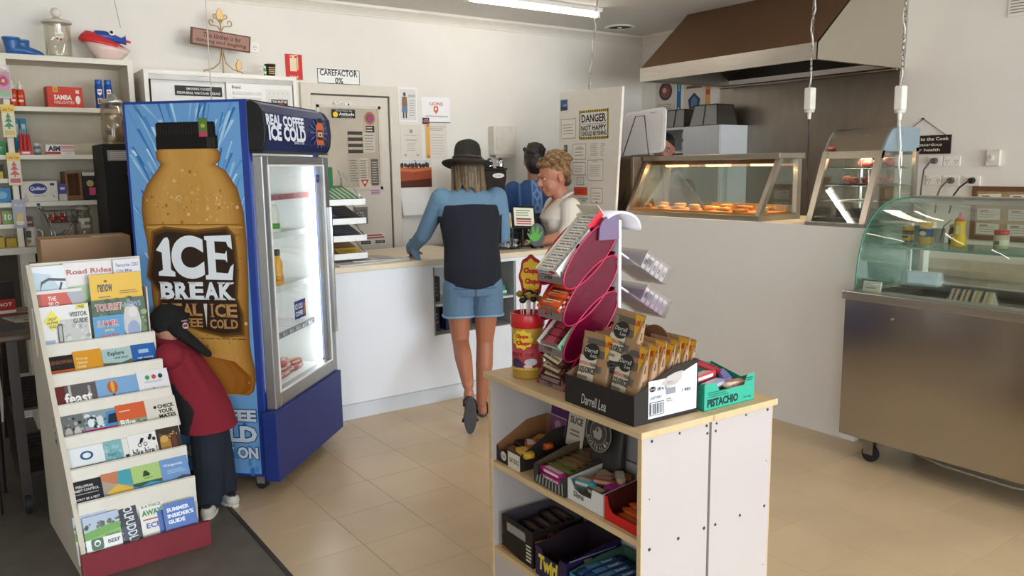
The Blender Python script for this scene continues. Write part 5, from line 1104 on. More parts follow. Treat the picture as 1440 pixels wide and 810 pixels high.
box_t('goods_packet', 'small red topped packet at the right of the niche floor', 'packet', 3.03, 3.10, 4.55, 4.62, .44, .50, '#8a7a74', lambda b, w, h: b.fr(-w/2, w/2, h*.1, h/2, '#a5403a'))
box_t('goods_box', 'dark carton at the left of the niche shelf', 'box', 2.53, 2.62, 4.5, 4.62, .636, .80, '#33302e', lambda b, w, h: b.lines(-w*.4, w*.4, -h*.3, h*.3, 4, '#6a6560'))
# papers on the counter
def flat(name, label, cat, x, y, z, w, d, rz, col, draw=None, th=.004):
    b = B(); b.c(col); b.box(-w/2, w/2, -d/2, d/2, 0, th); b.T = TR(0, 0, th+.0002, R(-90)); b.lay = 1
    if draw: draw(b, w, d)
    return tag(b.obj(name, INK, None, (x, y, z), R(rz), fix=False), label, cat)
news = lambda b, w, h: (b.lines(-w*.45, -w*.02, -h*.45, h*.2, 9, '#a9a8a6', .35, .1), b.lines(w*.03, w*.45, -h*.45, h*.45, 12, '#a9a8a6', .35, .1), b.fr(-w*.45, -w*.05, h*.26, h*.42, '#77757a'))
flat('newspaper', 'open grey newspaper spread on the counter beside the paper stand', 'newspaper', 2.12, 4.62, .932, .52, .34, 10, '#c9c8c6', news, .006)
flat('newspaper', 'folded newspaper sheet lying across the open one', 'newspaper', 2.20, 4.60, .938, .3, .2, -12, '#d6d4d0', news, .004)

# tiered newspaper stand
ns = thing('newspaper_stand', 'four tier metal newspaper stand with sloping trays on the counter', 'stand', (1.98, 4.72, .932), 0)
WM = M('#d3d3d0', .4, .3, .02)
for s in (-.19, .15): B().tube([(s, .12, 0), (s, .16, .52), (s, .2, .56)], .006, 8).obj('upright', CHROME, ns)
for k, z in enumerate((.035, .145, .25, .365)):
    tr = B(); tr.prism([(-.16, z+.0), (-.155, z-.006), (.16, z+.085), (.16, z+.093)], -.2, .16, 'x'); tr = tr.obj('tray', WM, ns)
    B().box(-.2, .16, -.168, -.16, z-.012, z+.024).obj('front_lip', WM, tr)
    for s in (-.19, .155): B().tube([(s, -.16, z+.01), (s+.0, .0, z+.09), (s, .15, z+.18)], .004, 6).obj('side_wire', CHROME, tr)
def paperbit(label, k, col, draw, z, dx=0, h=.012):
    b = B(); b.c(col); b.box(-.15, .15, -.14, .14, 0, h); b.T = TR(0, 0, h+.0003, R(-90)); b.lay = 1; draw(b, .3, .28)
    o = b.obj('newspaper', INK, None, (1.98-.015+dx, 4.72-.005, .932+z+.052), 0, fix=False); o.rotation_euler = (R(15.5), 0, 0)
    return tag(o, label, 'newspaper')
paperbit('yellow and brown magazine in the lowest tray of the newspaper stand', 0, '#7d5a38', lambda b, w, h: (b.fr(0, w/2, -h/2, -h*.2, '#e0b93a'), b.lines(w*.04, w*.45, -h*.46, -h*.3, 2, '#5a4a20'), b.lines(-w*.45, w*.45, -h*.1, h*.4, 5, '#a98050', .5), b.fr(-w*.5, -w*.1, -h*.5, -h*.3, '#c9785a')), .035, .0)
paperbit('dark blue newspaper in the second tray of the newspaper stand', 1, '#3d4450', lambda b, w, h: (b.lines(-w*.45, w*.45, -h*.4, h*.4, 7, '#6a7280', .4),), .145)
paperbit('black and blue newspaper in the third tray of the newspaper stand', 2, '#26262a', lambda b, w, h: (b.fr(-w*.45, w*.05, -h*.45, -h*.1, '#4a5c9a'), b.lines(-w*.4, 0, -h*.4, -h*.2, 2, '#c9cede'), b.lines(w*.1, w*.4, -h*.4, h*.4, 5, '#5a5a5c')), .25)
paperbit('green striped magazine in the top tray of the newspaper stand', 3, '#2f6a3c', lambda b, w, h: [b.fr(-w*.4+w*.11*k, -w*.34+w*.11*k, -h*.5, h*.3, '#a9c4a4') for k in range(8)], .365)
tag(B('#2f7a4a').c('#2a7040').box(-.05, .06, -.02, .02, 0, .13).c('#7fb08a').box(-.045, .02, -.0205, .0205, .03, .05).box(-.045, .02, -.0205, .0205, .09, .11).obj('green_carton', INK, None, (1.93, 4.70, 1.385), R(10)), 'green carton standing on the top tray of the newspaper stand', 'carton')

# back bench, coffee grinder
t = thing('back_bench', 'dark bench behind the counter carrying the coffee grinder', 'bench', (0, 0, 0))
B().box(3.05, 3.62, 4.95, 5.35, .88, .92).obj('bench_top', M('#4a453f', .4, 0, .1), t)
for x in (3.06, 3.58):
    for y in (4.97, 5.30): B().box(x, x+.035, y, y+.035, 0, .88).obj('leg', BLACK, t)
t = thing('coffee_grinder', 'coffee machine with a dark bean hopper behind the shopper', 'coffee machine', (3.36, 5.08, .92), R(-20))
B().box(-.1, .1, -.1, .14, 0, .04).obj('base', BLACK, t, bev=.006)
gb = B(); gb.prism([(-.12, .04), (.14, .04), (.14, .33), (-.08, .33), (-.13, .26)], -.085, .085, 'x'); gb = gb.obj('grinder_body', M('#55524c', .35, .4, .06), t, bev=.008)
b = B(); b.box(-.02, .06, -.137, -.128, .14, .2); b.obj('control_panel', M('#22201e', .3), gb); b = B(); b.T = TR(.05, -.128, .24, R(-20)); b.fr(-.008, .008, -.02, .02, '#e8b43a'); b.obj('indicator_lamp', M('ink', .4, emit=0), gb, fix=False)
B().prism([(-.12, .36), (.12, .36), (.15, .5), (.15, .56), (-.15, .56), (-.15, .5)], -.12, .12).obj('bean_hopper', M('#2a1f18', .7, 0, .1, spec=.25), t, bev=.01)
B().box(-.155, .155, -.125, .125, .56, .575).obj('hopper_lid', M('#231b15', .7, spec=.25), t, bev=.004)
b = B(); b.T = TR(.085, -.1215, .52); b.fd(0, 0, .045, .018, '#e2dfd8'); b.tx('cafe', -.025, .025, -.006, .006, '#6a3a3a'); b.obj('badge', INK, t, fix=False)
B().cyl((0, 0, .33), (0, 0, .36), .06, n=16).obj('collar', BLACK, t)
for x, label in ((3.395, 'small steel jug on the hopper lid, left of its twin'), (3.475, 'small steel jug on the hopper lid, right of its twin')):
    t = thing('steel_jug', label, 'jug', (x, 5.05-(x-3.395)*.36, 1.495)); B().lathe([(.028, 0), (.032, .01), (.027, .04), (.024, .055)], 14).obj('body', CHROME, t); B().lathe([(.018, .055), (.014, .068), (.004, .075)], 12).obj('lid', M('#3b3a38', .3, .5), t)

# till end: sign, pamphlets, wire basket, scanner
t = thing('price_card_stand', 'cream hand lettered card tilted on a black counter stand', 'sign', (3.345, 4.55, .932), R(-14))
B().box(-.09, .1, -.03, .12, 0, .012).obj('base', BLACK, t); B().cyl((.0, .03, .01), (.0, .03, .17), .012, n=10).obj('stem', BLACK, t)
b = B(); b.c('#181716'); b.T = TR(0, .0, .215, R(-18), R(4)); b.box(-.085, .085, .004, .02, -.075, .07); b.c('#e6e0d0'); b.box(-.075, .075, -.001, .004, -.058, .072); b.T = b.T @ TR(0, -.0012); b.lay = 1
b.lines(-.06, .06, .01, .06, 3, '#6a8a5a', .4); b.lines(-.06, .06, -.022, .004, 1, '#5a5650', .5); b.lines(-.06, .062, -.052, -.018, 2, '#b8504a', .5); b.obj('card', INK, t, fix=False)
t = thing('pamphlet_holder', 'yellow and white leaflet leaning in a holder left of the cream card', 'leaflet', (3.20, 4.56, 1.085), R(-10))
b = B(); b.c('#d9d4c8'); b.T = TR(0, 0, 0, R(-32), R(14)); b.box(-.045, .045, 0, .012, 0, .13); b.T = b.T @ TR(0, -.0003, .065); b.lay = 0; b.fr(-.042, .042, -.06, .02, '#d8a83a'); b.fd(.0, .03, .02, .016, '#4a4640'); b.fr(-.04, .04, -.06, -.045, '#5a78a0'); b.obj('leaflet', INK, t, fix=False)
t = thing('counter_tray', 'black raised tray above a wire basket at the till end', 'tray', (3.19, 4.62, .932), R(-8))
B().box(-.11, .06, -.09, .11, .14, .153).obj('tray_top', M('#1a1918', .35), t, bev=.003)
for x in (-.1, .05):
    for y in (-.08, .1): B().box(x-.005, x+.005, y-.005, y+.005, 0, .14).obj('leg', BLACK, t)
t = thing('wire_basket', 'black wire basket of white sachets under the raised tray', 'basket', (3.215, 4.59, .932), R(-8))
b = B()
for z in (.008, .06, .115): b.tube([(-.085, -.07, z), (.085, -.07, z), (.085, .07, z), (-.085, .07, z)], .0022, 5, True)
for k in range(7): b.tube([(-.085+.0283*k, -.07, .115), (-.085+.0283*k, -.07, .008), (-.085+.0283*k, .07, .008), (-.085+.0283*k, .07, .115)], .0018, 5)
stuff(b.obj('wire_frame', BLACK, t))
b = B(); q = random.Random(9)
for k in range(14): b.T = TR(q.uniform(-.06, .06), q.uniform(-.045, .045), q.uniform(.02, .085), q.uniform(-.5, .5), q.uniform(-.5, .5), q.uniform(0, 3)); b.c(q.choice(['#e6e4e0', '#d4d2d0', '#c9cace'])); b.box(-.025, .025, -.016, .016, -.003, .003)
stuff(b.obj('sachets', INK, t))
t = thing('display_paddle', 'black oval paddle with a green leafy print beside the clerk\'s hand', 'display', (3.42, 4.50, .932), R(-20))
B().cyl((0, .01, 0), (0, .01, .012), .05, n=18).obj('base', BLACK, t)
b = B(); b.prism([(.055*math.cos(2*PI*k/24), .09+.085*math.sin(2*PI*k/24)) for k in range(24)], 0, .008); b.obj('paddle', BLACK, t)
b = B(); b.T = TR(-.012, -.0005, .10)
for x, z, a, l in ((-.03, -.01, .6, .05), (-.01, .02, .15, .06), (.014, .024, -.1, .058), (.03, .0, -.5, .045), (-.04, -.035, 1.0, .04)):
    d = (-math.sin(a), math.cos(a)); n_ = (d[1], -d[0]); b.lay = 0
    b.fp([(x-n_[0]*.012, z-n_[1]*.012-.02), (x+n_[0]*.012, z+n_[1]*.012-.02), (x+d[0]*l*.8+n_[0]*.009, z+d[1]*l*.8-.02), (x+d[0]*l, z+d[1]*l-.02), (x+d[0]*l*.8-n_[0]*.009, z+d[1]*l*.8-.02)], '#4f9a35')
b.lay = 1; b.fd(-.002, -.022, .036, .03, '#58a53a'); b.obj('leaf_print', INK, t, fix=False)
box_t('card_reader', 'black card machine standing behind the cream card', 'card machine', 3.43, 3.52, 4.66, 4.75, .932, 1.22, '#1d1c1e', lambda b, w, h: (b.fr(-w*.35, w*.35, h*.1, h*.35, '#3f5568'), b.fd(-w*.1, -h*.1, w*.08, h*.03, '#c9c9c4')))
box_t('till_screen', 'dark till screen at the clerk\'s side of the counter', 'till', 3.56, 3.74, 4.72, 4.78, .932, 1.16, '#17171a', lambda b, w, h: b.fr(-w*.42, w*.42, -h*.2, h*.42, '#2c3238'))
# white box fitting on the wall behind
t = thing('wall_dispenser', 'small white dispenser on the back wall above the coffee machine', 'dispenser', (3.93, 5.69, 1.72))
B().box(-.11, .11, -.09, 0, -.12, .12).obj('casing', M('#d5cec0', .4), t, bev=.01); B().box(-.1, .1, -.095, -.09, -.14, -.11).obj('tray_lip', M('#bdb6a8', .4), t)

# partition board with notices
pt = thing('notice_board', 'white partition board covered in notices beside the food warmer', 'board', (3.945, 0, 0))
# local: x = -y
b = B(); b.prism([(-4.93, 1.158), (-4.268, 1.158), (-4.200, 2.046), (-4.885, 2.062)], 0, .018); b.obj('board', M('#d9d3c8', .45, 0, .02), pt, rz=FACE_LEFT)
b = B(); b.prism([(-4.268, 1.158), (-4.262, 1.158), (-4.194, 2.046), (-4.200, 2.046)], -.001, .019); b.obj('edge_strip', M('#f0ece4', .4), pt, rz=FACE_LEFT)
def pin(name, label, y0, y1, z0, z1, bg, draw, cat='notice'):
    w, h = y0-y1, z1-z0
    b = B(); b.c(bg); b.box(-w/2, w/2, 0, .0015, -h/2, h/2); b.lay = 1
    if draw: draw(b, w, h)
    return tag(b.obj(name, INK, None, (3.943, (y0+y1)/2, (z0+z1)/2), FACE_LEFT, fix=False), label, cat)
def ndang(b, w, h):
    b.fr(-w/2, w/2, -h/2, h/2, '#d8b632')
    for k in range(17): x = -w/2+w*k/16.0; b.lay = 2; b.fp([(max(-w/2, x-.004), h/2-.02), (min(w/2, x+.007), h/2-.02), (min(w/2, x+.013), h/2), (min(w/2, x+.002), h/2)], '#1d1b19'); b.lay = 2; b.fp([(max(-w/2, x-.004), -h/2), (min(w/2, x+.007), -h/2), (min(w/2, x+.013), -h/2+.02), (min(w/2, x+.002), -h/2+.02)], '#1d1b19')
    for k in range(14): z = -h/2+h*k/14.0; b.lay = 2; b.fp([(-w/2, z), (-w/2+.014, z+.012), (-w/2+.014, z+.02), (-w/2, z+.01)], '#1d1b19'); b.lay = 2; b.fp([(w/2-.014, z), (w/2, z+.012), (w/2, z+.02), (w/2-.014, z+.01)], '#1d1b19')
    b.lay = 3; b.fr(-w/2+.013, w/2-.013, -h/2+.018, h/2-.018, '#d9d5cc'); b.tx('DANGER', -w*.42, w*.42, h*.08, h*.36, '#1b1a19', .03)
    b.fr(-w*.42, w*.42, h*.02, h*.035, '#1b1a19'); b.tx('NOT HAPPY', -w*.43, w*.43, -h*.2, -h*.02, '#1b1a19', .03); b.tx('I SHOULD BE FISHING', -w*.43, w*.43, -h*.38, -h*.22, '#1b1a19', .03)
pin('danger_sign', 'black and yellow edged sign reading DANGER NOT HAPPY on the partition board', 4.655, 4.335, 1.695, 1.905, '#d8b632', ndang, 'sign')
pin('photo_print', 'small blue seascape photo at the top left of the partition board', 4.875, 4.765, 1.915, 2.005, '#d5d4d4', lambda b, w, h: (b.fr(-w/2, w*.25, -h*.45, h*.45, '#3a5a80'), b.fr(-w/2, w*.25, -h*.45, -h*.1, '#27384a'), b.fr(-w*.2, w*.15, -h*.12, h*.05, '#8a9aa6')), 'photo')
def framed(n): return lambda b, w, h: (b.fr(-w/2+.004, w/2-.004, -h/2+.004, h/2-.004, '#6f6b64'), b.fr(-w/2+.008, w/2-.008, -h/2+.008, h/2-.008, '#dfd9cd'), b.lines(-w*.34, w*.34, -h*.3, h*.25, n, '#a29c90', .3))
pin('notice', 'framed notice below the seascape photo on the partition board', 4.875, 4.69, 1.705, 1.86, '#dfd9cd', framed(4))
pin('notice', 'white sheet headed in grey below the DANGER sign, left of the price lists', 4.735, 4.575, 1.545, 1.67, '#dfdacf', lambda b, w, h: (framed(3)(b, w, h), b.tx('AFTERPAY', -w*.2, w*.25, h*.15, h*.32, '#77736a')))
pin('notice', 'lower white sheet of fine lines at the clerk\'s head on the partition board', 4.735, 4.58, 1.43, 1.535, '#dfdacf', framed(3))
pin('price_list', 'price list sheet under the right half of the DANGER sign', 4.55, 4.36, 1.56, 1.68, '#dad5ca', lambda b, w, h: (b.lines(-w*.4, w*.05, -h*.4, h*.4, 7, '#a8a296', .4), b.lines(w*.2, w*.45, -h*.4, h*.4, 7, '#a8a296', .4, .6)), 'price list')
pin('price_list', 'taller price list sheet at the middle right of the partition board', 4.565, 4.385, 1.39, 1.55, '#ddd8ce', lambda b, w, h: (framed(6)(b, w, h), b.tx('Prices', -w*.15, w*.15, h*.36, h*.43, '#6b675f')), 'price list')
pin('notice', 'small square sheet at the lower right of the partition board', 4.53, 4.39, 1.225, 1.345, '#dcd7cc', lambda b, w, h: (framed(3)(b, w, h), b.fp([(-w*.1, -h*.45), (w*.1, -h*.45), (0, -h*.32)], '#b8483c')))
pin('notice', 'small framed green tinted card behind the clerk\'s head', 4.69, 4.60, 1.36, 1.42, '#cfd0bf', framed(2))
pin('notice', 'bright orange red notice beside the clerk\'s collar', 4.72, 4.565, 1.285, 1.345, '#d1472a', lambda b, w, h: b.lines(-w*.4, w*.4, -h*.25, h*.25, 2, '#b5381f', .5), 'sign')
pin('notice', 'black lettered strip under the orange red notice', 4.665, 4.545, 1.235, 1.272, '#d9d3c8', lambda b, w, h: (b.tx('NO DOGS PAST', -w*.45, w*.45, 0, h*.35, '#35322e', .02), b.tx('HERE', -w*.2, w*.2, -h*.4, -h*.1, '#35322e', .02)), 'sign')
pin('photo_print', 'tiny dark portrait photo at the left edge of the partition board', 4.845, 4.79, 1.60, 1.665, '#cfc9be', lambda b, w, h: (b.fr(-w*.3, w*.4, -h*.4, h*.45, '#5a5650'), b.fd(0, h*.1, w*.15, h*.15, '#a5988a')), 'photo')
# ================================================================ the shopper at the counter
cu = thing('shopper', 'shopper seen from behind in dark felt hat, denim shirt and shorts at the counter', 'person', (2.555, 4.0, 0), R(-25))
S1 = '#a8694c'
b = Blob()
b.slab([((0, -.005, .80), .15, .10, 0), ((0, -.01, .90), .155, .105, 0), ((0, .02, 1.02), .13, .09, 0), ((0, .06, 1.16), .15, .095, 0), ((0, .08, 1.28), .16, .09, 0), ((0, .10, 1.35), .09, .06, 0)])
b.chain([((0, .10, 1.34), .052), ((0, .135, 1.44), .05)])
b.ell((0, .165, 1.505), (.074, .094, .115), (R(18), 0, 0)); b.ell((0, .262, 1.475), (.013, .018, .02)); b.ell((0, .215, 1.425), (.04, .04, .035)); b.ell((-.077, .155, 1.49), (.012, .02, .03)); b.ell((.077, .155, 1.49), (.012, .02, .03))
b.chain([((.085, -.01, .82), .092), ((.078, .0, .66), .075), ((.07, .02, .45), .052), ((.058, -.02, .32), .053), ((.04, .0, .09), .033)]); b.ell((.066, .032, .455), (.046, .042, .05))
b.chain([((.04, -.015, .05), .03), ((.05, .10, .032), .03), ((.055, .17, .024), .022)]); b.ell((.04, -.035, .04), (.028, .03, .032))
b.chain([((-.085, -.01, .82), .092), ((-.084, .02, .66), .075), ((-.078, .025, .46), .051), ((-.077, -.09, .39), .053), ((-.072, -.25, .265), .034)]); b.ell((-.079, .04, .465), (.046, .042, .05))
b.chain([((-.072, -.272, .225), .030), ((-.074, -.298, .12), .029), ((-.075, -.300, .045), .021)])
b.chain([((-.175, .09, 1.31), .05), ((-.268, .21, 1.10), .038), ((-.335, .45, .985), .027)]); b.chain([((.175, .09, 1.31), .05), ((.205, .13, 1.08), .038), ((.12, .36, 1.02), .027)])
hand(b, (-.338, .462, .980), (.25, .9, -.25), (.0, .25, .95), .085, .35, 1); hand(b, (.112, .375, 1.018), (-.45, .85, -.1), (.2, .2, .95), .085, .5, -1)
b.grow('shopper_body', SKIN, cu, .006, 3, S1)
sh = Blob()
sh.slab([((0, -.03, .778), .09, .098, 0), ((0, -.022, .815), .158, .122, 0), ((0, -.015, .86), .174, .126, 0), ((0, -.012, .93), .172, .12, 0), ((0, .015, 1.04), .165, .112, 0), ((0, .05, 1.16), .182, .118, 0), ((0, .075, 1.27), .195, .114, 0), ((0, .09, 1.345), .15, .085, 0), ((0, .105, 1.385), .07, .062, 0)])
sh.chain([((-.165, .088, 1.318), .068), ((-.22, .14, 1.21), .056), ((-.268, .21, 1.10), .049), ((-.30, .33, 1.045), .044), ((-.328, .41, 1.005), .042)]); sh.cap((-.322, .37, 1.005), (-.30, .345, .935), .03, .02)
sh.chain([((.165, .088, 1.318), .068), ((.195, .11, 1.20), .056), ((.205, .13, 1.085), .05), ((.18, .24, 1.05), .05), ((.135, .33, 1.03), .045)])
sh.chain([((-.05, .10, 1.395), .022), ((0, .065, 1.41), .024), ((.05, .10, 1.395), .022)])
def shc(c):
    w = .172-.02*max(0, (c.z-1.22)/.08) if c.z > 1.22 else .192
    if c.z < 1.288-.3*c.x*c.x and abs(c.x) < w and c.y < .13+.2*(c.z-1.1): return '#161826'
    return '#6a8ba5'
sh.grow('shirt', CLOTH, cu, .006, 4, None, shc)
q = B()
for k in range(4): q.ball((-.345, .33+.022*k, 1.06-.012*k), .005, 8)
stuff(q.obj('cuff_studs', M('#20202a', .4), cu))
st = Blob()
st.slab([((0, -.012, .93), .158, .108, 0), ((0, -.018, .86), .167, .120, 0), ((0, -.015, .79), .172, .122, 0), ((0, -.012, .755), .168, .112, 0)])
for s in (1, -1): st.chain([((.085*s, -.012, .80), .098), ((.086*s, 0, .70), .094)]); st.slab([((.087*s, .002, .745), .095, .097, 0), ((.088*s, .003, .62), .094, .096, 0)])
st.grow('shorts', CLOTH, cu, .006, 2, None, lambda c: '#90a8ba' if c.z < .632 else ('#3f566c' if (abs(c.x) < .005 and c.y < 0) or (abs(c.z-.80-.02*abs(abs(c.x)-.085)) < .003 and .04 < abs(c.x) < .13 and c.y < 0) else '#5f7b94'))
for s in (-1, 1):
    q = B(); q.tube([(.088*s+.094*math.cos(t), .003+.096*math.sin(t), .628+.003*math.sin(3*t)) for t in [2*PI*k/24 for k in range(24)]], .007, 6, True); q.obj('hem_roll', M('#7f9db6', .9), cu)
# hair, hat
h = Blob()
h.ell((0, .14, 1.50), (.086, .10, .105))
q = random.Random(4)
for k in range(22):
    a = R(180+200*k/21-10); x, y = .075*math.cos(a), .12+.085*math.sin(a)
    h.chain([((x, y, 1.50), .026), ((x*1.12, y-.012, 1.43), .018), ((x*1.25+q.uniform(-.012, .012), y-.018, 1.365+q.uniform(-.03, .03)), .007)])
h.grow('hair', M('ink', .55, var=.35, scale=90, bump=.4), cu, .006, 2, None, lambda c: '#86704f' if math.sin(c.x*330+c.z*15)+math.sin(c.x*171+c.z*9) > -.1+(c.z-1.39)*12 - (1.0 if abs(c.x) > .07 else 0) else ('#5d4a36' if math.sin(c.x*250) > 0 else '#4d3c2c'))
ht = B(); ht.smooth = True
rings = []
for r, z, dip in ((.165, 1.515, 1), (.16, 1.520, 1), (.115, 1.538, .55), (.094, 1.548, .2)):
    rings.append([(r*.93*math.cos(t), r*1.08*math.sin(t), z-.03*dip*math.cos(2*t)*0-.022*dip*(1 if math.sin(t) > 0 else -.25)*abs(math.sin(t))+.014*dip*abs(math.cos(t))) for t in [2*PI*k/32 for k in range(32)]])
for r, z in ((.090, 1.565), (.086, 1.61), (.078, 1.648), (.062, 1.664), (.03, 1.652)):
    rings.append([(r*.92*math.cos(t), r*1.06*math.sin(t), z-(.010*abs(math.cos(t)) if z > 1.63 else 0)) for t in [2*PI*k/32 for k in range(32)]])
ht.T = TR(0, .135, .0) @ TR(0, 0, 1.53, R(-6), R(3), 0) @ TR(0, 0, -1.53)
ht.loft(rings); hto = ht.obj('hat', M('#25231c', .9, 0, .12, 40, bump=.2), cu)
q = B(); q.T = ht.T; q.tube([(.0865*math.cos(t), .0995*math.sin(t), 1.562) for t in [2*PI*k/28 for k in range(28)]], .0045, 6, True); q.tube([(.05, -.085, 1.562), (.075, -.08, 1.55), (.085, -.09, 1.545)], .003, 5); q.obj('hat_band', M('#5a3f2c', .6), hto)
# sandals
def sandal(T):
    q = B(); q.T = T
    out = [(.038*math.cos(t)*(1 if math.sin(t) > -.2 else .88)+0, .118*math.sin(t)) for t in [2*PI*k/28 for k in range(28)]]
    q.prism(out, 0, .018, 'z'); so = q.obj('sandal', M('#3f3e40', .7, 0, .1, 30, bump=.2), cu, bev=.003)
    q = B(); q.T = T; q.tube([(-.04, .035, .01), (-.03, .045, .055), (0, .05, .066), (.03, .045, .055), (.04, .035, .01)], .009, 8); q.tube([(-.036, -.06, .012), (-.03, -.07, .06), (0, -.085, .075), (.03, -.07, .06), (.036, -.06, .012)], .007, 8); q.obj('strap', M('#1d1b1b', .6), so)
sandal(TR(.048, .06, 0, 0, 0, R(-4)))
sandal(TR(-.075, -.358, .113, R(-80), 0, R(2)) )

# ================================================================ the clerk
ck = thing('clerk', 'smiling clerk with short curly fair hair and a white polo shirt behind the counter', 'person', (3.76, 4.62, 0), R(74))
S2 = '#bd7f64'
b = Blob()
b.slab([((0, -.02, .82), .17, .12, 0), ((0, -.02, .95), .165, .12, 0), ((0, 0, 1.08), .16, .11, 0), ((0, .02, 1.18), .17, .11, 0), ((0, .0, 1.25), .11, .075, 0)])
b.chain([((0, .0, 1.22), .066), ((0, .045, 1.33), .064)])
HC = TR(0, .075, 1.425, R(-16), 0, 0) @ Matrix.Scale(1.12, 4)
b.T = HC
b.ell((0, -.012, .03), (.082, .102, .105)); b.ell((0, .03, -.035), (.066, .07, .085)); b.ell((0, .062, -.085), (.036, .036, .030)); b.ell((.036, .06, -.045), (.026, .026, .03)); b.ell((-.036, .06, -.045), (.026, .026, .03))
b.cap((0, .092, .022), (0, .116, -.020), .010, .0145); b.ell((.012, .104, -.024), (.009, .011, .008)); b.ell((-.012, .104, -.024), (.009, .011, .008))
b.ell((0, .092, .036), (.05, .016, .012)); b.ell((0, .098, -.052), (.024, .011, .007)); b.ell((0, .096, -.064), (.02, .011, .007))
b.ell((.083, -.012, -.01), (.010, .022, .032), (0, 0, R(-15))); b.ell((-.083, -.012, -.01), (.010, .022, .032), (0, 0, R(15)))
b.T = None
b.chain([((.17, .02, 1.20), .055), ((.23, .05, 1.02), .045), ((.15, .26, .97), .03)]); b.chain([((-.17, .02, 1.20), .055), ((-.22, .05, 1.02), .045), ((-.13, .27, .965), .03)])
hand(b, (.142, .275, .968), (-.35, .9, -.1), (.2, .1, .95), .08, .7, -1); hand(b, (-.122, .285, .963), (.35, .9, -.05), (-.2, .1, .95), .08, .8, 1)
for s in (-1, 1): b.chain([((.09*s, -.02, .82), .09), ((.09*s, 0, .45), .058), ((.09*s, -.02, .08), .04)]); b.cap((.09*s, -.02, .05), (.09*s, .12, .035), .035, .028)
b.grow('clerk_body', SKIN, ck, .0058, 3, None, lambda c: '#2c3038' if c.z < .80 else ('#b5645a' if abs((HC.inverted() @ c).z+.057) < .009 and (HC.inverted() @ c).y > .098 and abs(c.x) < .024 else S2))
for s in (-1, 1):
    q = B(); q.T = HC; q.c('#ece6df'); q.ball((.034*s, .083, .012), (.012, .010, .0045), 10); q.c('#3a4a52'); q.ball((.034*s, .0905, .010), (.006, .004, .0038), 8); q.c('#a97058'); q.ball((.034*s, .084, .018), (.015, .0115, .006), 10); q.obj('eye', SKIN, ck)
    q = B(); q.T = HC; q.tube([(.016*s, .099, .036), (.034*s, .096, .042), (.052*s, .083, .036)], .0035, 6); q.obj('eyebrow', M('#7a5a3c', .8), ck)
h = Blob(); h.T = HC
h.ell((0, -.035, .07), (.093, .10, .085)); h.ell((0, -.06, .02), (.086, .062, .075)); h.ell((0, -.07, -.045), (.062, .035, .04))
q = random.Random(12)
for k in range(70):
    a = q.uniform(0, 2*PI); e = q.uniform(.1, 1.45); x, y, z = math.cos(a)*math.cos(e), math.sin(a)*math.cos(e), math.sin(e)
    if y > .55 and z < .6: continue
    h.ell((x*.094, -.03+y*.105, .065+z*.092), (.021, .021, .017), (q.random(), q.random(), q.random()), 8)
for k in range(9): h.ell((-.06+.015*k, .072-.004*abs(k-4), .098+.008*math.sin(k*2.1)), (.018, .02, .018), (0, 0, 0), 8)
h.grow('hair', M('ink', .5, var=.5, scale=70, bump=.5), ck, .006, 1, None, lambda c: '#b08a58' if math.sin(c.x*140+c.z*90)+math.sin(c.y*125-c.z*110) > .5 and c.z > 1.44 else ('#84613c' if c.z > 1.42+.02*math.sin(c.y*60) else '#5f4330'))
s = Blob()
s.slab([((0, -.02, .84), .178, .13, 0), ((0, -.015, .95), .178, .132, 0), ((0, .01, 1.05), .175, .14, 0), ((0, .035, 1.13), .18, .15, 0), ((0, .02, 1.20), .178, .12, 0), ((0, .0, 1.25), .14, .088, 0), ((0, .0, 1.275), .085, .07, 0)])
s.ell((.06, .09, 1.10), (.085, .07, .09)); s.ell((-.06, .09, 1.10), (.085, .07, .09))
for k in (-1, 1): s.chain([((.155*k, .01, 1.205), .075), ((.21*k, .035, 1.08), .07), ((.215*k, .07, 1.02), .064)])
s.grow('polo_shirt', M('ink', .85, var=.06, scale=50, bump=.15), ck, .0065, 4, None, lambda c: S2 if (c.y > .06 and abs(c.x) < .032*(c.z-1.16)/.10 and c.z > 1.16) else ('#9a8f86' if abs(c.x) < .004 and c.y > .06 and 1.02 < c.z < 1.14 else '#e9e1d7'))
for k in (-1, 1):
    q = B(); q.smooth = True
    q.add([(.02*k, .125, 1.155), (.075*k, .105, 1.20), (.098*k, .03, 1.275), (.08*k, -.05, 1.315), (.062*k, -.03, 1.325), (.066*k, .03, 1.30), (.035*k, .095, 1.215)], [(0, 1, 6), (1, 2, 5, 6), (2, 3, 4, 5)])
    o = q.obj('collar', M('#e2dad0', .85), ck); m = o.modifiers.new('thick', 'SOLIDIFY'); m.thickness = .006
q = B(); q.T = TR(-.075, .172, 1.10, 0, 0, 0); q.fr(-.03, .03, -.008, .008, '#cfc8bd'); q.obj('name_badge', INK, ck, fix=False)
t = thing('lure_packet', 'dark red tangle of small wrapped items in the clerk\'s hand', 'packet', (3.455, 4.66, .965))
b = B('#5a1f2a'); b.c('#5a1f2a'); b.ball((0, 0, .0), (.03, .025, .022), 10); b.c('#8a6a62'); b.ball((-.02, -.012, -.008), (.016, .014, .014), 8); b.obj('wrapped_item', INK, t)

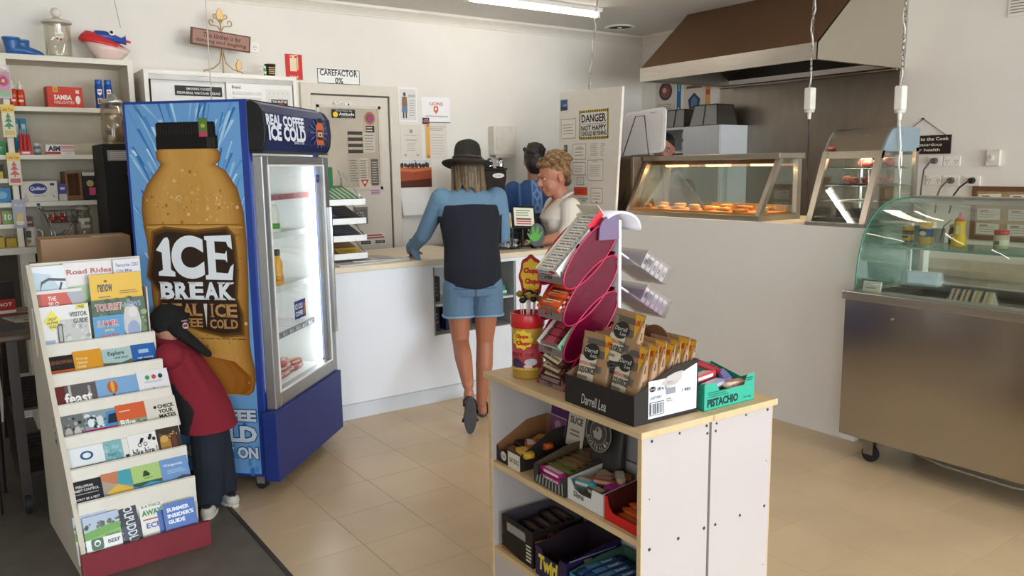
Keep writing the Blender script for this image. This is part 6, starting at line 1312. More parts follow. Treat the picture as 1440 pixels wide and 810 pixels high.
# ================================================================ the worker with her back turned
wk = thing('kitchen_worker', 'worker with short dark hair and a blue patterned shirt, back turned', 'person', (4.0, 5.28, 0), R(-28))
S3 = '#b27a62'
b = Blob()
b.slab([((0, 0, .85), .17, .12, 0), ((0, 0, 1.0), .17, .12, 0), ((0, .02, 1.2), .175, .11, 0), ((0, .02, 1.34), .13, .08, 0)])
b.chain([((0, .02, 1.33), .06), ((0, .04, 1.47), .058)]); b.ell((0, .05, 1.55), (.078, .098, .115)); b.ell((0, .145, 1.53), (.013, .016, .02)); b.ell((-.08, .04, 1.54), (.01, .02, .03)); b.ell((.08, .04, 1.54), (.01, .02, .03))
for k in (-1, 1): b.chain([((.19*k, .02, 1.31), .058), ((.25*k, .0, 1.08), .047), ((.16*k, .22, 1.02), .032)]); hand(b, (.152*k, .235, 1.018), (-.35*k, .9, -.1), (.2*k, .1, .95), .08, .6, -k)
for k in (-1, 1): b.chain([((.09*k, 0, .84), .095), ((.09*k, .01, .46), .06), ((.09*k, -.01, .08), .042)]); b.cap((.09*k, -.01, .05), (.09*k, .13, .035), .036, .028)
b.grow('worker_body', SKIN, wk, .007, 3, None, lambda c: '#2b2f3a' if c.z < .83 else S3)
s = Blob()
s.slab([((0, -.005, .84), .182, .13, 0), ((0, 0, 1.0), .182, .128, 0), ((0, .015, 1.2), .19, .122, 0), ((0, .02, 1.32), .165, .098, 0), ((0, .025, 1.395), .085, .07, 0)])
for k in (-1, 1): s.chain([((.18*k, .02, 1.31), .078), ((.225*k, .01, 1.2), .075), ((.25*k, .0, 1.10), .07)])
def wkc(c):
    if abs(c.x) < .042 and c.y < .03:
        u = (c.z*9) % 1
        return '#7f9fca' if abs(abs(c.x)-.034) < .006 or abs(abs(c.x)/.034+abs(u-.5)*2-.8) < .3 else '#456ba6'
    return '#5f86be' if abs(abs(c.x)-.135) < .008 and c.y < .03 else '#35588f'
s.grow('patterned_shirt', CLOTH, wk, .006, 4, None, wkc)
h = Blob(); h.ell((0, .02, 1.585), (.09, .105, .10)); h.ell((0, -.02, 1.53), (.082, .07, .085)); h.ell((0, -.03, 1.47), (.06, .04, .03))
q = random.Random(5)
for k in range(26): a = q.uniform(0, 2*PI); e = q.uniform(.3, 1.4); h.ell((math.cos(a)*math.cos(e)*.09, .02+math.sin(a)*math.cos(e)*.1, 1.59+math.sin(e)*.095), (.024, .024, .018), (q.random(), q.random(), 0), 8)
h.grow('hair', M('ink', .5, var=.3, scale=80, bump=.3), wk, .007, 1, '#2a1f1a')

# ================================================================ the cook, only head showing over the warmer
cf = thing('cook', 'dark haired cook whose brow and eyes show above the food warmer', 'person', (4.90, 4.70, 0), R(128))
b = Blob()
b.slab([((0, 0, .85), .16, .11, 0), ((0, 0, 1.1), .165, .11, 0), ((0, .01, 1.32), .18, .10, 0), ((0, .01, 1.42), .09, .065, 0)])
b.chain([((0, .01, 1.40), .055), ((0, .03, 1.52), .052)]); b.T = TR(0, .05, 1.625, R(-10))
b.ell((0, 0, .02), (.076, .095, .105)); b.ell((0, .03, -.05), (.06, .065, .075)); b.cap((0, .085, .0), (0, .107, -.035), .009, .013); b.ell((0, .088, .02), (.046, .014, .010)); b.ell((0, .085, -.07), (.022, .012, .01)); b.ell((.078, 0, -.01), (.01, .02, .03)); b.ell((-.078, 0, -.01), (.01, .02, .03)); b.T = None
for k in (-1, 1): b.chain([((.19*k, .01, 1.32), .055), ((.22*k, .02, 1.1), .045), ((.12*k, .22, 1.05), .03)]); hand(b, (.112*k, .235, 1.05), (-.4*k, .9, -.05), (.1*k, .1, .95), .08, .6, -k)
for k in (-1, 1): b.chain([((.09*k, 0, .84), .09), ((.09*k, .01, .46), .06), ((.09*k, -.01, .08), .042)]); b.cap((.09*k, -.01, .05), (.09*k, .13, .035), .036, .028)
b.grow('cook_body', SKIN, cf, .007, 3, None, lambda c: '#2b2f3a' if c.z < .86 else '#b9806a')
for k in (-1, 1):
    q = B(); q.T = TR(0, .05, 1.625, R(-10)); q.c('#e8e2da'); q.ball((.032*k, .078, .0), (.012, .009, .006), 10); q.c('#2a201c'); q.ball((.032*k, .085, -.001), (.006, .004, .005), 8); q.tube([(.015*k, .092, .022), (.033*k, .09, .028), (.05*k, .078, .022)], .0035, 6); q.obj('eye', SKIN, cf)
h = Blob(); h.T = TR(0, .05, 1.625, R(-10)); h.ell((0, -.02, .055), (.086, .1, .085)); h.ell((0, -.06, -.02), (.075, .05, .08))
h.grow('hair', M('ink', .45, var=.3, scale=80), cf, .007, 2, '#211a18')
s = Blob(); s.slab([((0, 0, .85), .17, .12, 0), ((0, 0, 1.1), .175, .12, 0), ((0, .01, 1.32), .185, .11, 0), ((0, .01, 1.43), .08, .065, 0)])
for k in (-1, 1): s.chain([((.18*k, .01, 1.32), .07), ((.215*k, .02, 1.14), .065)])
s.grow('work_shirt', CLOTH, cf, .008, 3, '#7d6a66')
# ================================================================ low white wall and kitchen counter behind it
struct(B().box(3.93, 3.975, 2.34, 4.372, 0, 1.158).obj('wall_counter', M('#e6e2dc', .5, 0, .02, 3)))
t = thing('kitchen_counter', 'white kitchen counter top running along behind the low white wall', 'counter', (0, 0, 0))
B().box(3.976, 4.66, 2.335, 4.94, 1.12, 1.158).obj('worktop', M('#e2ddd3', .4, 0, .02), t, bev=.004)
for y in (2.36, 3.6, 4.86): B().box(4.0, 4.64, y, y+.03, 0, 1.12).obj('support_panel', WHITE, t)

# stainless hood and splash back
hd = thing('range_hood', 'large stainless steel range hood with a brown tinted sloping front', 'hood', (0, 0, 0))
HB = M('#7d5d40', .45, .6, .06, 2)
HS = M('#c4bdb0', .36, 1.0, .04, 2)
y0, y1 = 3.10, 4.65
b = B(); b.add([(4.56, y0, 2.245), (4.56, y1, 2.245), (5.08, y1, 2.70), (5.08, y0, 2.70), (4.575, y0, 2.245), (4.575, y1, 2.245), (5.09, y1, 2.70), (5.09, y0, 2.70)], [(0, 1, 2, 3), (4, 7, 6, 5), (0, 3, 7, 4), (1, 5, 6, 2), (0, 4, 5, 1), (3, 2, 6, 7)]); b.obj('sloping_front', HB, hd)
for y, n in ((y0, 'end_panel'), (y1-.008, 'end_panel')):
    b = B(); b.prism([(4.56, 2.145), (5.598, 2.145), (5.598, 2.70), (5.08, 2.70), (4.56, 2.245)], y, y+.008); b.obj(n, HS, hd)
B().box(4.555, 4.575, y0, y1, 2.143, 2.247).obj('front_lip', STEEL, hd)
b = B(); b.add([(4.6, y0+.02, 2.16), (4.6, y1-.02, 2.16), (5.1, y1-.02, 2.52), (5.1, y0+.02, 2.52), (5.58, y1-.02, 2.2), (5.58, y0+.02, 2.2)], [(0, 3, 2, 1), (3, 5, 4, 2)]); b.obj('filter_bank', M('#4a443c', .45, .9, .1), hd)
b = B(); b.box(4.565, 5.58, y0+.008, y0+.03, 2.145, 2.16); b.obj('drip_tray', STEEL, hd); B().box(4.565, 5.58, y1-.03, y1-.008, 2.145, 2.16).obj('drip_tray', STEEL, hd)
b = B(); b.cyl((5.50, y0, 2.14), (5.50, y1, 2.14), .012, n=8); b.obj('light_rail', STEEL, hd)
struct(B().box(5.588, 5.5995, 3.13, 4.72, .9, 2.145).obj('trim_4', DULLSTEEL))
t = thing('cooking_bench', 'stainless cooking bench against the steel splash back, hidden behind the warmers', 'stove', (0, 0, 0))
B().box(4.95, 5.585, 3.15, 4.40, .86, .90).obj('bench_top', STEEL, t)
for x in (4.98, 5.54):
    for y in (3.18, 4.34): B().box(x, x+.04, y, y+.04, 0, .86).obj('leg', STEEL, t)
B().box(5.15, 5.58, 3.25, 4.25, .90, .96).obj('hot_plate', M('#2b2825', .5, .6), t)

# cupboard, boxes and posters in the far corner
t = thing('kitchen_cupboard', 'white cupboard with an open shelf beside the steel splash back', 'cupboard', (0, 0, 0))
KC = M('#cfd2d2', .4, 0, .02)
for a, n in (((5.25, 5.585, 4.80, 4.82, 1.15, 1.80), 'side_panel'), ((5.25, 5.585, 5.20, 5.22, 1.15, 1.80), 'side_panel'), ((5.25, 5.585, 4.42, 4.44, 1.15, 1.80), 'side_panel'), ((5.25, 5.585, 4.42, 5.22, 1.80, 1.82), 'top_board'), ((5.25, 5.585, 4.44, 5.2, 1.15, 1.17), 'bottom_board'), ((5.57, 5.585, 4.44, 5.2, 1.17, 1.80), 'back_panel'), ((5.26, 5.57, 4.82, 5.2, 1.60, 1.62), 'shelf_board')):
    B().box(*a).obj(n, KC, t)
B().box(5.235, 5.25, 4.425, 4.815, 1.155, 1.815).obj('door', M('#c6ccd0', .35, 0, .02), t)
t = thing('red_label_box', 'slim white box with a red label on the cupboard shelf beside the cook', 'box', (5.30, 4.86, 1.62), FACE_LEFT)
b = B(); b.c('#d6cfc4'); b.box(-.03, .03, 0, .1, 0, .15); b.T = TR(0, 0, .075); b.lay = 0; b.fr(-.03, .03, .0, .03, '#b04a3c'); b.fr(-.012, .012, .045, .06, '#3a3836'); b.fr(-.03, .03, -.06, -.04, '#b7a58a'); b.obj('carton_body', INK, t, fix=False)
def wire_box(y, w, h, label):
    t = thing('frying_basket', label, 'basket', (5.40, y, 1.822), 0, 'baskets on the cupboard')
    b = B(); b.smooth = False; b.loft([[(-.13, -w/2, 0), (.13, -w/2, 0), (.13, w/2, 0), (-.13, w/2, 0)], [(-.10, -w/2*.8, h), (.10, -w/2*.8, h), (.10, w/2*.8, h), (-.10, w/2*.8, h)]]); b.obj('mesh_body', thin_glass('mesh_wire', '#8f8778', .25, .6, .3), t)
    b = B()
    for z, k in ((0, 1), (h, .8)): b.tube([(-.13*k if z == 0 else -.1, -w/2*k, z), (.13 if z == 0 else .1, -w/2*k, z), (.13 if z == 0 else .1, w/2*k, z), (-.13 if z == 0 else -.1, w/2*k, z)], .005, 5, True)
    for sx in (-1, 1):
        for sy in (-1, 1): b.tube([(.13*sx, w/2*sy, 0), (.10*sx, w/2*.8*sy, h)], .004, 5)
    b.tube([(-.131, 0, 0), (-.102, 0, h)], .005, 5); b.obj('wire_rim', M('#3f3a33', .4, .7), t)
wire_box(4.96, .24, .15, 'dark mesh basket on the cupboard, farther from the steel splash back'); wire_box(4.63, .30, .17, 'dark mesh basket on the cupboard, beside the steel splash back')
def wsheet(name, label, cat, y0_, y1_, z0, z1, bg, draw):
    w, h = y0_-y1_, z1-z0; b = B(); b.c(bg); b.box(-w/2, w/2, 0, .0015, -h/2, h/2); b.lay = 1
    if draw: draw(b, w, h)
    return tag(b.obj(name, INK, None, (5.5975, (y0_+y1_)/2, (z0+z1)/2), FACE_LEFT, fix=False), label, cat)
wsheet('food_poster', 'pale poster with a dark round plate picture in the far corner', 'poster', 5.50, 5.25, 1.93, 2.27, '#cfc8ba', lambda b, w, h: (b.fd(0, h*.22, w*.33, h*.24, '#3f3a48'), b.fd(0, h*.22, w*.24, h*.17, '#8a4a44'), b.fd(-w*.05, h*.25, w*.1, h*.07, '#c9a58a'), b.lines(-w*.4, w*.4, -h*.45, -h*.1, 6, '#a19a8d')))
wsheet('blue_banner', 'narrow blue hanging strip between the two corner posters', 'banner', 5.235, 5.185, 1.96, 2.25, '#2a6a9a', lambda b, w, h: (b.fr(-w*.2, w*.2, -h*.45, -h*.3, '#d9d4c8'), b.fr(-w*.2, w*.2, h*.2, h*.4, '#7fb0d0')))
wsheet('food_poster', 'poster with a dark blue pentagon and an orange edge by the splash back', 'poster', 5.15, 4.84, 1.85, 2.22, '#cfc7b8', lambda b, w, h: (b.fr(w*.32, w*.5, -h/2, h/2, '#d99a5a'), b.fr(w*.34, w*.48, h*.2, h*.32, '#b8503c'), b.fp([(-w*.28, -h*.1), (-w*.33, h*.12), (-w*.1, h*.28), (w*.13, h*.12), (w*.08, -h*.1)], '#2f3f5c'), b.fp([(-w*.2, -h*.05), (-w*.22, h*.1), (-w*.1, h*.2), (w*.03, h*.1), (w*.0, -h*.05)], '#5a7a9a'), b.lines(-w*.45, w*.25, -h*.4, -h*.2, 3, '#a1957f'), b.fr(-w*.4, w*.2, h*.38, h*.44, '#6a5a4a')))

# ================================================================ food warmer on the kitchen counter
fw = thing('food_warmer', 'glass fronted food warmer with steel frame glowing amber inside', 'food warmer', (0, 0, 1.158))
SSF = M('#b6afa2', .3, 1.0, .05, 5)
ya, yb = 3.06, 4.20; zt = .372
B().box(3.99, 4.40, ya, yb, 0, .03).obj('base', SSF, fw)
B().box(4.16, 4.42, ya-.01, yb+.01, zt, zt+.036).obj('top_panel', SSF, fw, bev=.004)
for y in (ya, yb-.03, 3.88):
    if y != 3.88: b = B(); b.prism([(3.99, .03), (4.03, .03), (4.215, zt), (4.175, zt)], y, y+.03); b.obj('front_post', SSF, fw)
for y in (ya, yb-.03): B().box(4.36, 4.40, y, y+.03, .03, zt).obj('rear_post', SSF, fw)
b = B(); b.prism([(4.06, .03), (4.065, .03), (4.195, zt), (4.19, zt)], ya+.03, yb-.03); b.obj('front_glass', GLASS, fw)
for y in (ya+.012, yb-.018): b = B(); b.prism([(4.03, .03), (4.36, .03), (4.36, zt), (4.215, zt)], y, y+.005); b.obj('side_glass', GLASS, fw)
for a in ((ya+.03, ya+.60), (ya+.57, yb-.03)): B().box(4.375 if a[0] < 3.2 else 4.383, 4.38 if a[0] < 3.2 else 4.388, a[0], a[1], .03, zt).obj('sliding_glass', GLASS, fw)
B().box(4.03, 4.35, ya+.03, yb-.03, .03, .045).obj('heat_plate', M('#c98a4a', .4, .4, .1), fw)
B().box(4.30, 4.36, ya+.03, ya+.62, .045, .085).obj('rear_rail', SSF, fw)
for y in (3.25, 3.62, 3.99):
    B().box(4.2, 4.36, y-.13, y+.13, zt-.03, zt-.002).obj('lamp_canopy', M('#7d4a2c', .35, .7, .1), fw)
    b = B(); b.cyl((4.28, y-.1, zt-.034), (4.28, y+.1, zt-.034), .01, n=10); b.obj('heat_lamp', M('#ffb060', .4, 0, 0, emit=9.0), fw)
    l = area('heat_light', (4.28, y, 1.158+zt-.05), (0, 0, 0), .05, .22, 3.2, (1.0, .62, .30))
q = random.Random(21)
ORD = ['first', 'second', 'third', 'fourth', 'fifth', 'sixth', 'seventh', 'eighth', 'ninth', 'tenth', 'eleventh', 'twelfth', 'thirteenth', 'fourteenth', 'fifteenth', 'sixteenth', 'seventeenth', 'eighteenth', 'nineteenth', 'twentieth', 'twenty-first', 'twenty-second']
for k in range(22):
    y = 3.13+.046*k+q.uniform(-.012, .012); x = 4.10+.07*(k % 3)+q.uniform(-.02, .02); kind = k % 4
    b = B(); col = q.choice(['#d9a45a', '#c98a3e', '#e6c07a', '#b87838', '#e2b060'])
    b.c(col); b.smooth = True
    if kind == 0: b.lathe([(.03, 0), (.034, .012), (.038, .03), (.030, .036), (.01, .038)], 14)
    elif kind == 1: b.tube([(-.045, 0, .016), (-.03, .002, .018), (.03, -.002, .018), (.045, 0, .016)], .015, 10)
    elif kind == 2: b.ball((0, 0, .014), (.042, .026, .014), 12)
    else: b.loft([[(s*.04, t*.028, z) for s, t in ((-1, -1), (1, -1), (1, 1), (-1, 1))] for z in (0, .018)])
    nm = ('meat_pie', 'sausage_roll', 'potato_cake', 'fish_piece')[kind]
    tag(b.obj(nm, M('ink', .6, var=.25, scale=60, bump=.3), None, (x, y, 1.158+.0455), q.uniform(0, 3)), 'golden %s on the warmer plate, %s piece from its right end' % (nm.replace('_', ' '), ORD[k]), 'hot food', 'hot food in the warmer')
t = thing('steel_cabinet', 'brown grey small cabinet between partition board and food warmer', 'cabinet', (0, 0, 1.158))
B().box(4.08, 4.45, 4.225, 4.62, 0, .405).obj('casing', M('#7a6a58', .4, .3, .1), t, bev=.004); B().box(4.072, 4.08, 4.24, 4.605, .02, .39).obj('door', M('#5c4c3c', .35, .2, .1), t)
B().tube([(4.07, 4.30, .16), (4.055, 4.29, .10), (4.06, 4.27, .05), (4.065, 4.30, .03), (4.06, 4.33, .07), (4.068, 4.31, .12)], .005, 6).obj('loose_cord', BLACK, t)
# white board in a wire stand on the warmer
t = thing('display_board', 'white rounded plastic board held in a wire stand on the food warmer', 'board', (4.20, 4.255, 1.568), FACE_LEFT)
def rrect(w, h, r, n=6):
    p = []
    for cx_, cz_, a0 in ((w/2-r, h/2-r, 0), (-w/2+r, h/2-r, 90), (-w/2+r, -h/2+r, 180), (w/2-r, -h/2+r, 270)):
        p += [(cx_+r*math.cos(R(a0+90*k/n)), cz_+r*math.sin(R(a0+90*k/n))) for k in range(n+1)]
    return p
B().prism([(u, v+.172) for u, v in rrect(.43, .32, .045)], 0, .014).obj('board', M('#e9e7e4', .3, 0, .02), t, rot=(R(-6), R(-3), 0), bev=.004)
b = B(); b.prism([(u, v+.172) for u, v in rrect(.39, .28, .035)], -.002, .0); b.obj('inner_face', M('#dedcda', .3, 0, .02), t, rot=(R(-6), R(-3), 0))
b = B(); b.tube([(-.17, -.035, .0), (-.06, -.012, .285), (.03, -.012, .285), (.10, -.035, .0), (.10, -.035, -.0)], .004, 6); b.tube([(-.17, -.035, .003), (-.19, .08, .003), (.13, .08, .003), (.10, -.035, .003)], .004, 6); b.obj('wire_stand', M('#6b6864', .35, .9), t)
b = B(); b.T = TR(.13, -.022, .30, R(-6), R(-6)); b.tx('Menu', -.035, .03, -.006, .01, '#8a8784', 0, .2); b.obj('brand_print', INK, t, fix=False)

# ================================================================ heated pie cabinet
pc = thing('pie_cabinet', 'steel and glass heated pie cabinet with a slanting front on the kitchen counter', 'food display', (0, 0, 1.158))
PS = M('#a39b8e', .32, 1.0, .05, 5)
ya, yb = 2.365, 2.72
B().box(3.955, 4.47, ya, yb, 0, .022).obj('base', PS, pc, bev=.003)
side = [(3.97, .022), (4.105, .40), (4.15, .475), (4.19, .515), (4.25, .53), (4.47, .53), (4.47, .022)]
b = B(); b.prism([(4.105, .40), (4.15, .475), (4.19, .515), (4.25, .53), (4.47, .53), (4.47, .40)], ya, ya+.012); b.obj('top_cheek', M('#8fa0aa', .35, .5, .04), pc)
b = B(); b.prism([(4.105, .40), (4.15, .475), (4.19, .515), (4.25, .53), (4.47, .53), (4.47, .40)], yb-.012, yb); b.obj('top_cheek', M('#8fa0aa', .35, .5, .04), pc)
b = B(); b.smooth = True; pr = [(4.105, .40), (4.15, .475), (4.19, .515), (4.25, .53), (4.47, .53)]
b.add([(x, ya+.012, z) for x, z in pr]+[(x, yb-.012, z) for x, z in pr], [(k, k+1, k+6, k+5) for k in range(4)]); b.obj('top_cover', PS, pc, fix=False)
for y, n in ((ya, 'front_post'), (yb-.035, 'front_post')): b = B(); b.prism([(3.965, .022), (3.985, .022), (4.125, .40), (4.10, .40)], y, y+.035); b.obj(n, PS, pc)
b = B(); b.prism([(4.09, .365), (4.115, .365), (4.13, .405), (4.104, .405)], ya, yb); b.obj('front_rail', PS, pc)
for y in (ya, yb-.02): B().box(4.44, 4.47, y, y+.02, .022, .42).obj('rear_post', PS, pc)
b = B(); b.prism([(3.978, .022), (3.982, .022), (4.108, .37), (4.104, .37)], ya+.035, yb-.035); b.obj('front_glass', GLASS, pc)
for y in (ya+.004, yb-.009): b = B(); b.prism([(3.985, .022), (4.44, .022), (4.44, .40), (4.125, .40)], y, y+.005); b.obj('side_glass', GLASS, pc)
B().box(4.45, 4.455, ya+.02, yb-.02, .022, .42).obj('rear_glass', GLASS, pc)
B().box(4.0, 4.42, ya+.02, yb-.02, .022, .04).obj('floor_tray', M('#4a443c', .4, .8), pc)
for k, z in enumerate((.13, .215, .31)):
    x0 = 3.985+.36*z+.03; b = B()
    for j in range(12): b.cyl((x0+(4.42-x0)*j/11, ya+.03, z), (x0+(4.42-x0)*j/11, yb-.03, z), .002, n=5)
    for y in (ya+.03, (ya+yb)/2, yb-.03): b.cyl((x0, y, z), (4.42, y, z), .003, n=5)
    stuff(b.obj('wire_shelf', CHROME, pc))
for x, y in ((4.08, ya+.06), (4.40, ya+.06), (4.40, yb-.06), (4.25, (ya+yb)/2+.03), (4.262, (ya+yb)/2+.03)): B().cyl((x, y, .04), (x, y, .40 if x > 4.1 else .3), .004, n=6).obj('rack_post', CHROME, pc)
b = B(); b.ball((4.24, ya+.10, .388), (.022, .022, .014), 12); b.obj('lamp', M('#ffd9a0', .4, 0, 0, emit=14.0), pc)
area('display_light', (4.26, (ya+yb)/2, 1.158+.37), (0, 0, 0), .2, .2, 2.6, (1.0, .84, .62))
b = B(); b.ball((4.30, yb-.1, .388), (.012, .012, .008), 10); b.obj('lamp', M('#ffd9a0', .4, 0, 0, emit=6.0), pc)
b = B(); b.T = TR(4.108, yb-.045, .425, 0, R(0), FACE_LEFT) @ TR(0, 0, 0, R(-30)); b.prism([(.026*math.cos(2*PI*k/18), .013*math.sin(2*PI*k/18)) for k in range(18)], 0, .003); b.obj('badge', M('#b8402f', .4), pc)
b = B(); b.T = TR(4.103, yb-.045, .425, 0, 0, FACE_LEFT) @ TR(0, -.001, 0, R(-30)); b.tx('HOT', -.014, .014, -.005, .005, '#e8dcd0', .02); b.obj('badge_lettering', INK, pc, fix=False)
b = B(); b.T = TR(4.16, ya+.12, .487, 0, 0, FACE_LEFT) @ TR(0, -.002, 0, R(-45)); b.tx('HEAT', -.02, .02, -.005, .005, '#c9b89a'); b.obj('top_lettering', INK, pc, fix=False)
def tray_food(z, y, label, col):
    t = thing('food_tray', label, 'food', (4.26, y, 1.158+z+.004), 0)
    B().box(-.11, .11, -.11, .11, 0, .006).obj('tray', M('#3a332c', .5, .5), t)
    q = random.Random(int(z*100)); b = B(); b.smooth = True
    for k in range(14): b.c(q.choice(col)); b.ball((q.uniform(-.08, .08), q.uniform(-.085, .085), .018+.02*q.random()), (q.uniform(.02, .035), q.uniform(.018, .03), .018), 9)
    stuff(b.obj('food_pieces', M('ink', .5, var=.3, scale=60, bump=.3), t))
tray_food(.31, 2.50, 'tray of red glazed food on the upper wire shelf of the pie cabinet', ['#a83428', '#8f2a20', '#c05038', '#b8452c'])
tray_food(.215, 2.53, 'tray of pinkish food on the lower wire shelf of the pie cabinet', ['#c4503f', '#b03c30', '#d0705a'])
t = thing('dark_tray', 'dark metal tray lying on the floor of the pie cabinet', 'tray', (4.22, 2.52, 1.199)); b = B(); b.box(-.12, .12, -.1, .1, 0, .006); b.obj('tray_base', M('#2d2822', .4, .7), t)
b = B(); [b.box(*a) for a in ((-.12, .12, -.1, -.095, .006, .04), (-.12, .12, .095, .1, .006, .04), (-.12, -.115, -.095, .095, .006, .04), (.115, .12, -.095, .095, .006, .04))]; b.obj('tray_rim', M('#2d2822', .4, .7), t)

# ================================================================ stainless sandwich counter
sc = thing('sandwich_counter', 'stainless steel sandwich counter with a curved glass display hood on castors', 'counter', (0, 0, 0))
SB = M('#b5afa6', .19, 1.0, .05, 2.6, stretch=(1, 1, .45), bump=.9)
x0, x1, ya, yb = 3.645, 4.30, .55, 2.255
B().box(x0, x0+.012, ya, yb, .135, .83).obj('front_sheet', SB, sc)
B().box(x0+.012, x1, yb-.012, yb, .135, .83).obj('end_sheet', SB, sc); B().box(x0+.012, x1, ya, ya+.012, .135, .83).obj('end_sheet', SB, sc); B().box(x1-.012, x1, ya+.012, yb-.012, .135, .83).obj('back_sheet', SB, sc)
B().box(x0+.012, x1-.012, ya+.012, yb-.012, .13, .15).obj('floor_sheet', M('#4a443c', .5, .7), sc)
b = B(); b.box(x0-.018, x0+.10, ya-.01, yb+.01, .83, .872); b.obj('front_rim', STEEL, sc, bev=.004)
b = B(); b.box(x1-.09, x1+.01, ya-.01, yb+.01, .83, .872); b.obj('back_rim', STEEL, sc, bev=.004)
for y in (yb-.09, ya-.01): b = B(); b.box(x0+.10, x1-.09, y, y+.10, .83, .872); b.obj('end_rim', STEEL, sc)
wl = M('#5f5a52', .35, .9, .1)
for a in ((x0+.10, x0+.105, ya+.09, yb-.09, .68, .83), (x1-.095, x1-.09, ya+.09, yb-.09, .68, .83), (x0+.105, x1-.095, ya+.09, ya+.095, .68, .83), (x0+.105, x1-.095, yb-.095, yb-.09, .68, .83), (x0+.105, x1-.095, ya+.095, yb-.095, .675, .68)): B().box(*a).obj('well_wall', wl, sc)
for k in range(5): B().box(x0+.108, x1-.098, ya+.12+.31*k, ya+.40+.31*k, .775, .785).obj('well_insert', M('#46413a', .35, .85, .1), sc)
gp = [(3.664, .872), (3.672, .95), (3.682, 1.03), (3.70, 1.10), (3.731, 1.165), (3.775, 1.218), (3.836, 1.265), (3.90, 1.293), (3.976, 1.31), (4.07, 1.317), (4.168, 1.318)]
b = B(); b.smooth = True; n = len(gp)
inn = [(x+.006, z-.0055) for x, z in gp]
b.prism([*gp, *inn[::-1]], ya+.03, yb-.04); b.obj('curved_glass', GLASS, sc)
def band(y, w, nm, mat):
    b = B(); b.prism(gp + [(x+.012, z-.010) for x, z in gp][::-1], y, y+w); b.obj(nm, mat, sc)
b = B(); b.prism(gp+[(4.168, .872)], yb-.04, yb-.034); b.obj('end_glass', GREENGLASS, sc)
b = B(); b.tube([(x-.001, yb-.037, z) for x, z in gp], .0045, 6); b.obj('glass_edge', M('#3f7a66', .15), sc)
b = B(); b.prism(gp+[(4.168, .872)], ya+.02, ya+.026); b.obj('end_glass', GREENGLASS, sc)
B().box(4.15, 4.22, ya+.03, yb-.03, 1.285, 1.325).obj('top_rail', STEEL, sc, bev=.003)
for y in (yb-.09, ya+.04, (ya+yb)/2-.2):
    b = B(); b.box(4.16, 4.20, y, y+.04, .872, 1.29); b.obj('rear_post', STEEL, sc); b = B(); b.box(3.90, 4.16, y+.012, y+.028, 1.068, 1.076); b.obj('shelf_bracket', STEEL, sc)
B().box(3.86, 4.19, ya+.06, yb-.06, 1.078, 1.088).obj('glass_shelf', GREENGLASS, sc)
b = B(); b.box(3.856, 3.861, ya+.06, yb-.06, 1.0775, 1.0885); b.obj('shelf_edge', M('#6f9484', .2, 0, .05), sc)
for k in range(3): B().box(4.205 if k % 2 else 4.212, 4.208 if k % 2 else 4.215, ya+.05+.52*k, ya+.60+.52*k, .88, 1.285).obj('sliding_glass', GLASS, sc)
for y in (yb-.13, ya+.13):
    for x in (x0+.08, x1-.08):
        c = B(); c.cyl((x-.012, y, .042), (x+.012, y, .042), .042, n=18); c = c.obj('castor', RUBBER, sc)
        b = B(); b.box(x-.02, x-.015, y-.02, y+.03, .04, .12); b.box(x+.015, x+.02, y-.02, y+.03, .04, .12); b.box(x-.03, x+.03, y-.03, y+.04, .118, .13); stuff(b.obj('fork', M('#8d877c', .35, .8), c))
b = B(); b.c('#2f2c29'); b.cyl((3.644, 2.01, .76), (3.638, 2.01, .76), .006, n=10); b.obj('front_screw', STEEL, sc)
b = B(); b.tube([(3.70, 1.95, .128), (3.69, 1.75, .10), (3.69, 1.45, .092), (3.70, 1.2, .12)], .006, 6); b.obj('hanging_hose', M('#8d8578', .5), sc)
tag(B('#d9d2c2').c('#d9d2c2').box(-.002, .012, -.045, .045, 0, .05).obj('tent_card', INK, None, (3.70, 2.155, .872), 0, rot=(0, R(14), 0)), 'small cream tent card at the near left corner of the steel counter', 'card')
o = bpy.data.objects['tent_card']; b = B(); b.T = TR(-.0022, 0, .025, 0, 0, FACE_LEFT); b.lay = 0; b.tx('Fresh', -.028, .01, .004, .014, '#8a4a3a'); b.fr(-.03, .025, -.012, -.004, '#a99f8c'); b.obj('card_print', INK, o, fix=False)
t = thing('cable_unit', 'grey white plastic unit with a cable at the back left of the display well', 'fitting', (4.06, 2.10, .872), R(8))
B().box(-.03, .03, -.09, .09, .0, .07).obj('casing', M('#a9b0b3', .4), t, bev=.004); b = B(); b.tube([(.02, .08, .07), (.05, .09, .15), (.06, .1, .22), (.07, .09, .15), (.08, .1, .25)], .004, 6); b.obj('cable', M('#d2cfc8', .5), t)
# jars and bottles on the glass shelf
def jarthing(name, label, cat, x, y, r, h, body, lidc, lid_r=1.0, lid_h=.02, draw=None, mat=None, z=1.0885):
    t = thing(name, label, cat, (x, y, z), FACE_LEFT)
    b = B(); b.c(body); b.lathe([(r*.93, 0), (r, .006), (r, h*.7), (r*.82, h-lid_h)], 20)
    if draw:
        def arcband(za, zb, col, a0=-180, a1=180):
            b.c(col); b.lathe([(r*1.012, za), (r*1.014, za+.001), (r*1.014, zb-.001), (r*1.012, zb)], 20)
        draw(b, r, h, arcband)
    b.obj('jar_body', mat or GLOSSINK, t, fix=False)
    B().lathe([(r*.9*lid_r, h-lid_h), (r*.93*lid_r, h-lid_h+.003), (r*.93*lid_r, h-.003), (r*.86*lid_r, h)], 20).obj('lid', M(lidc, .35), t)
    return t
def dj1(b, r, h, band): band(h*.12, h*.5, '#dcb92e'); b.T = TR(0, -r*1.02, h*.32); b.lay = 0; b.fr(-r*.6, r*.6, -.004, .01, '#2a2622')
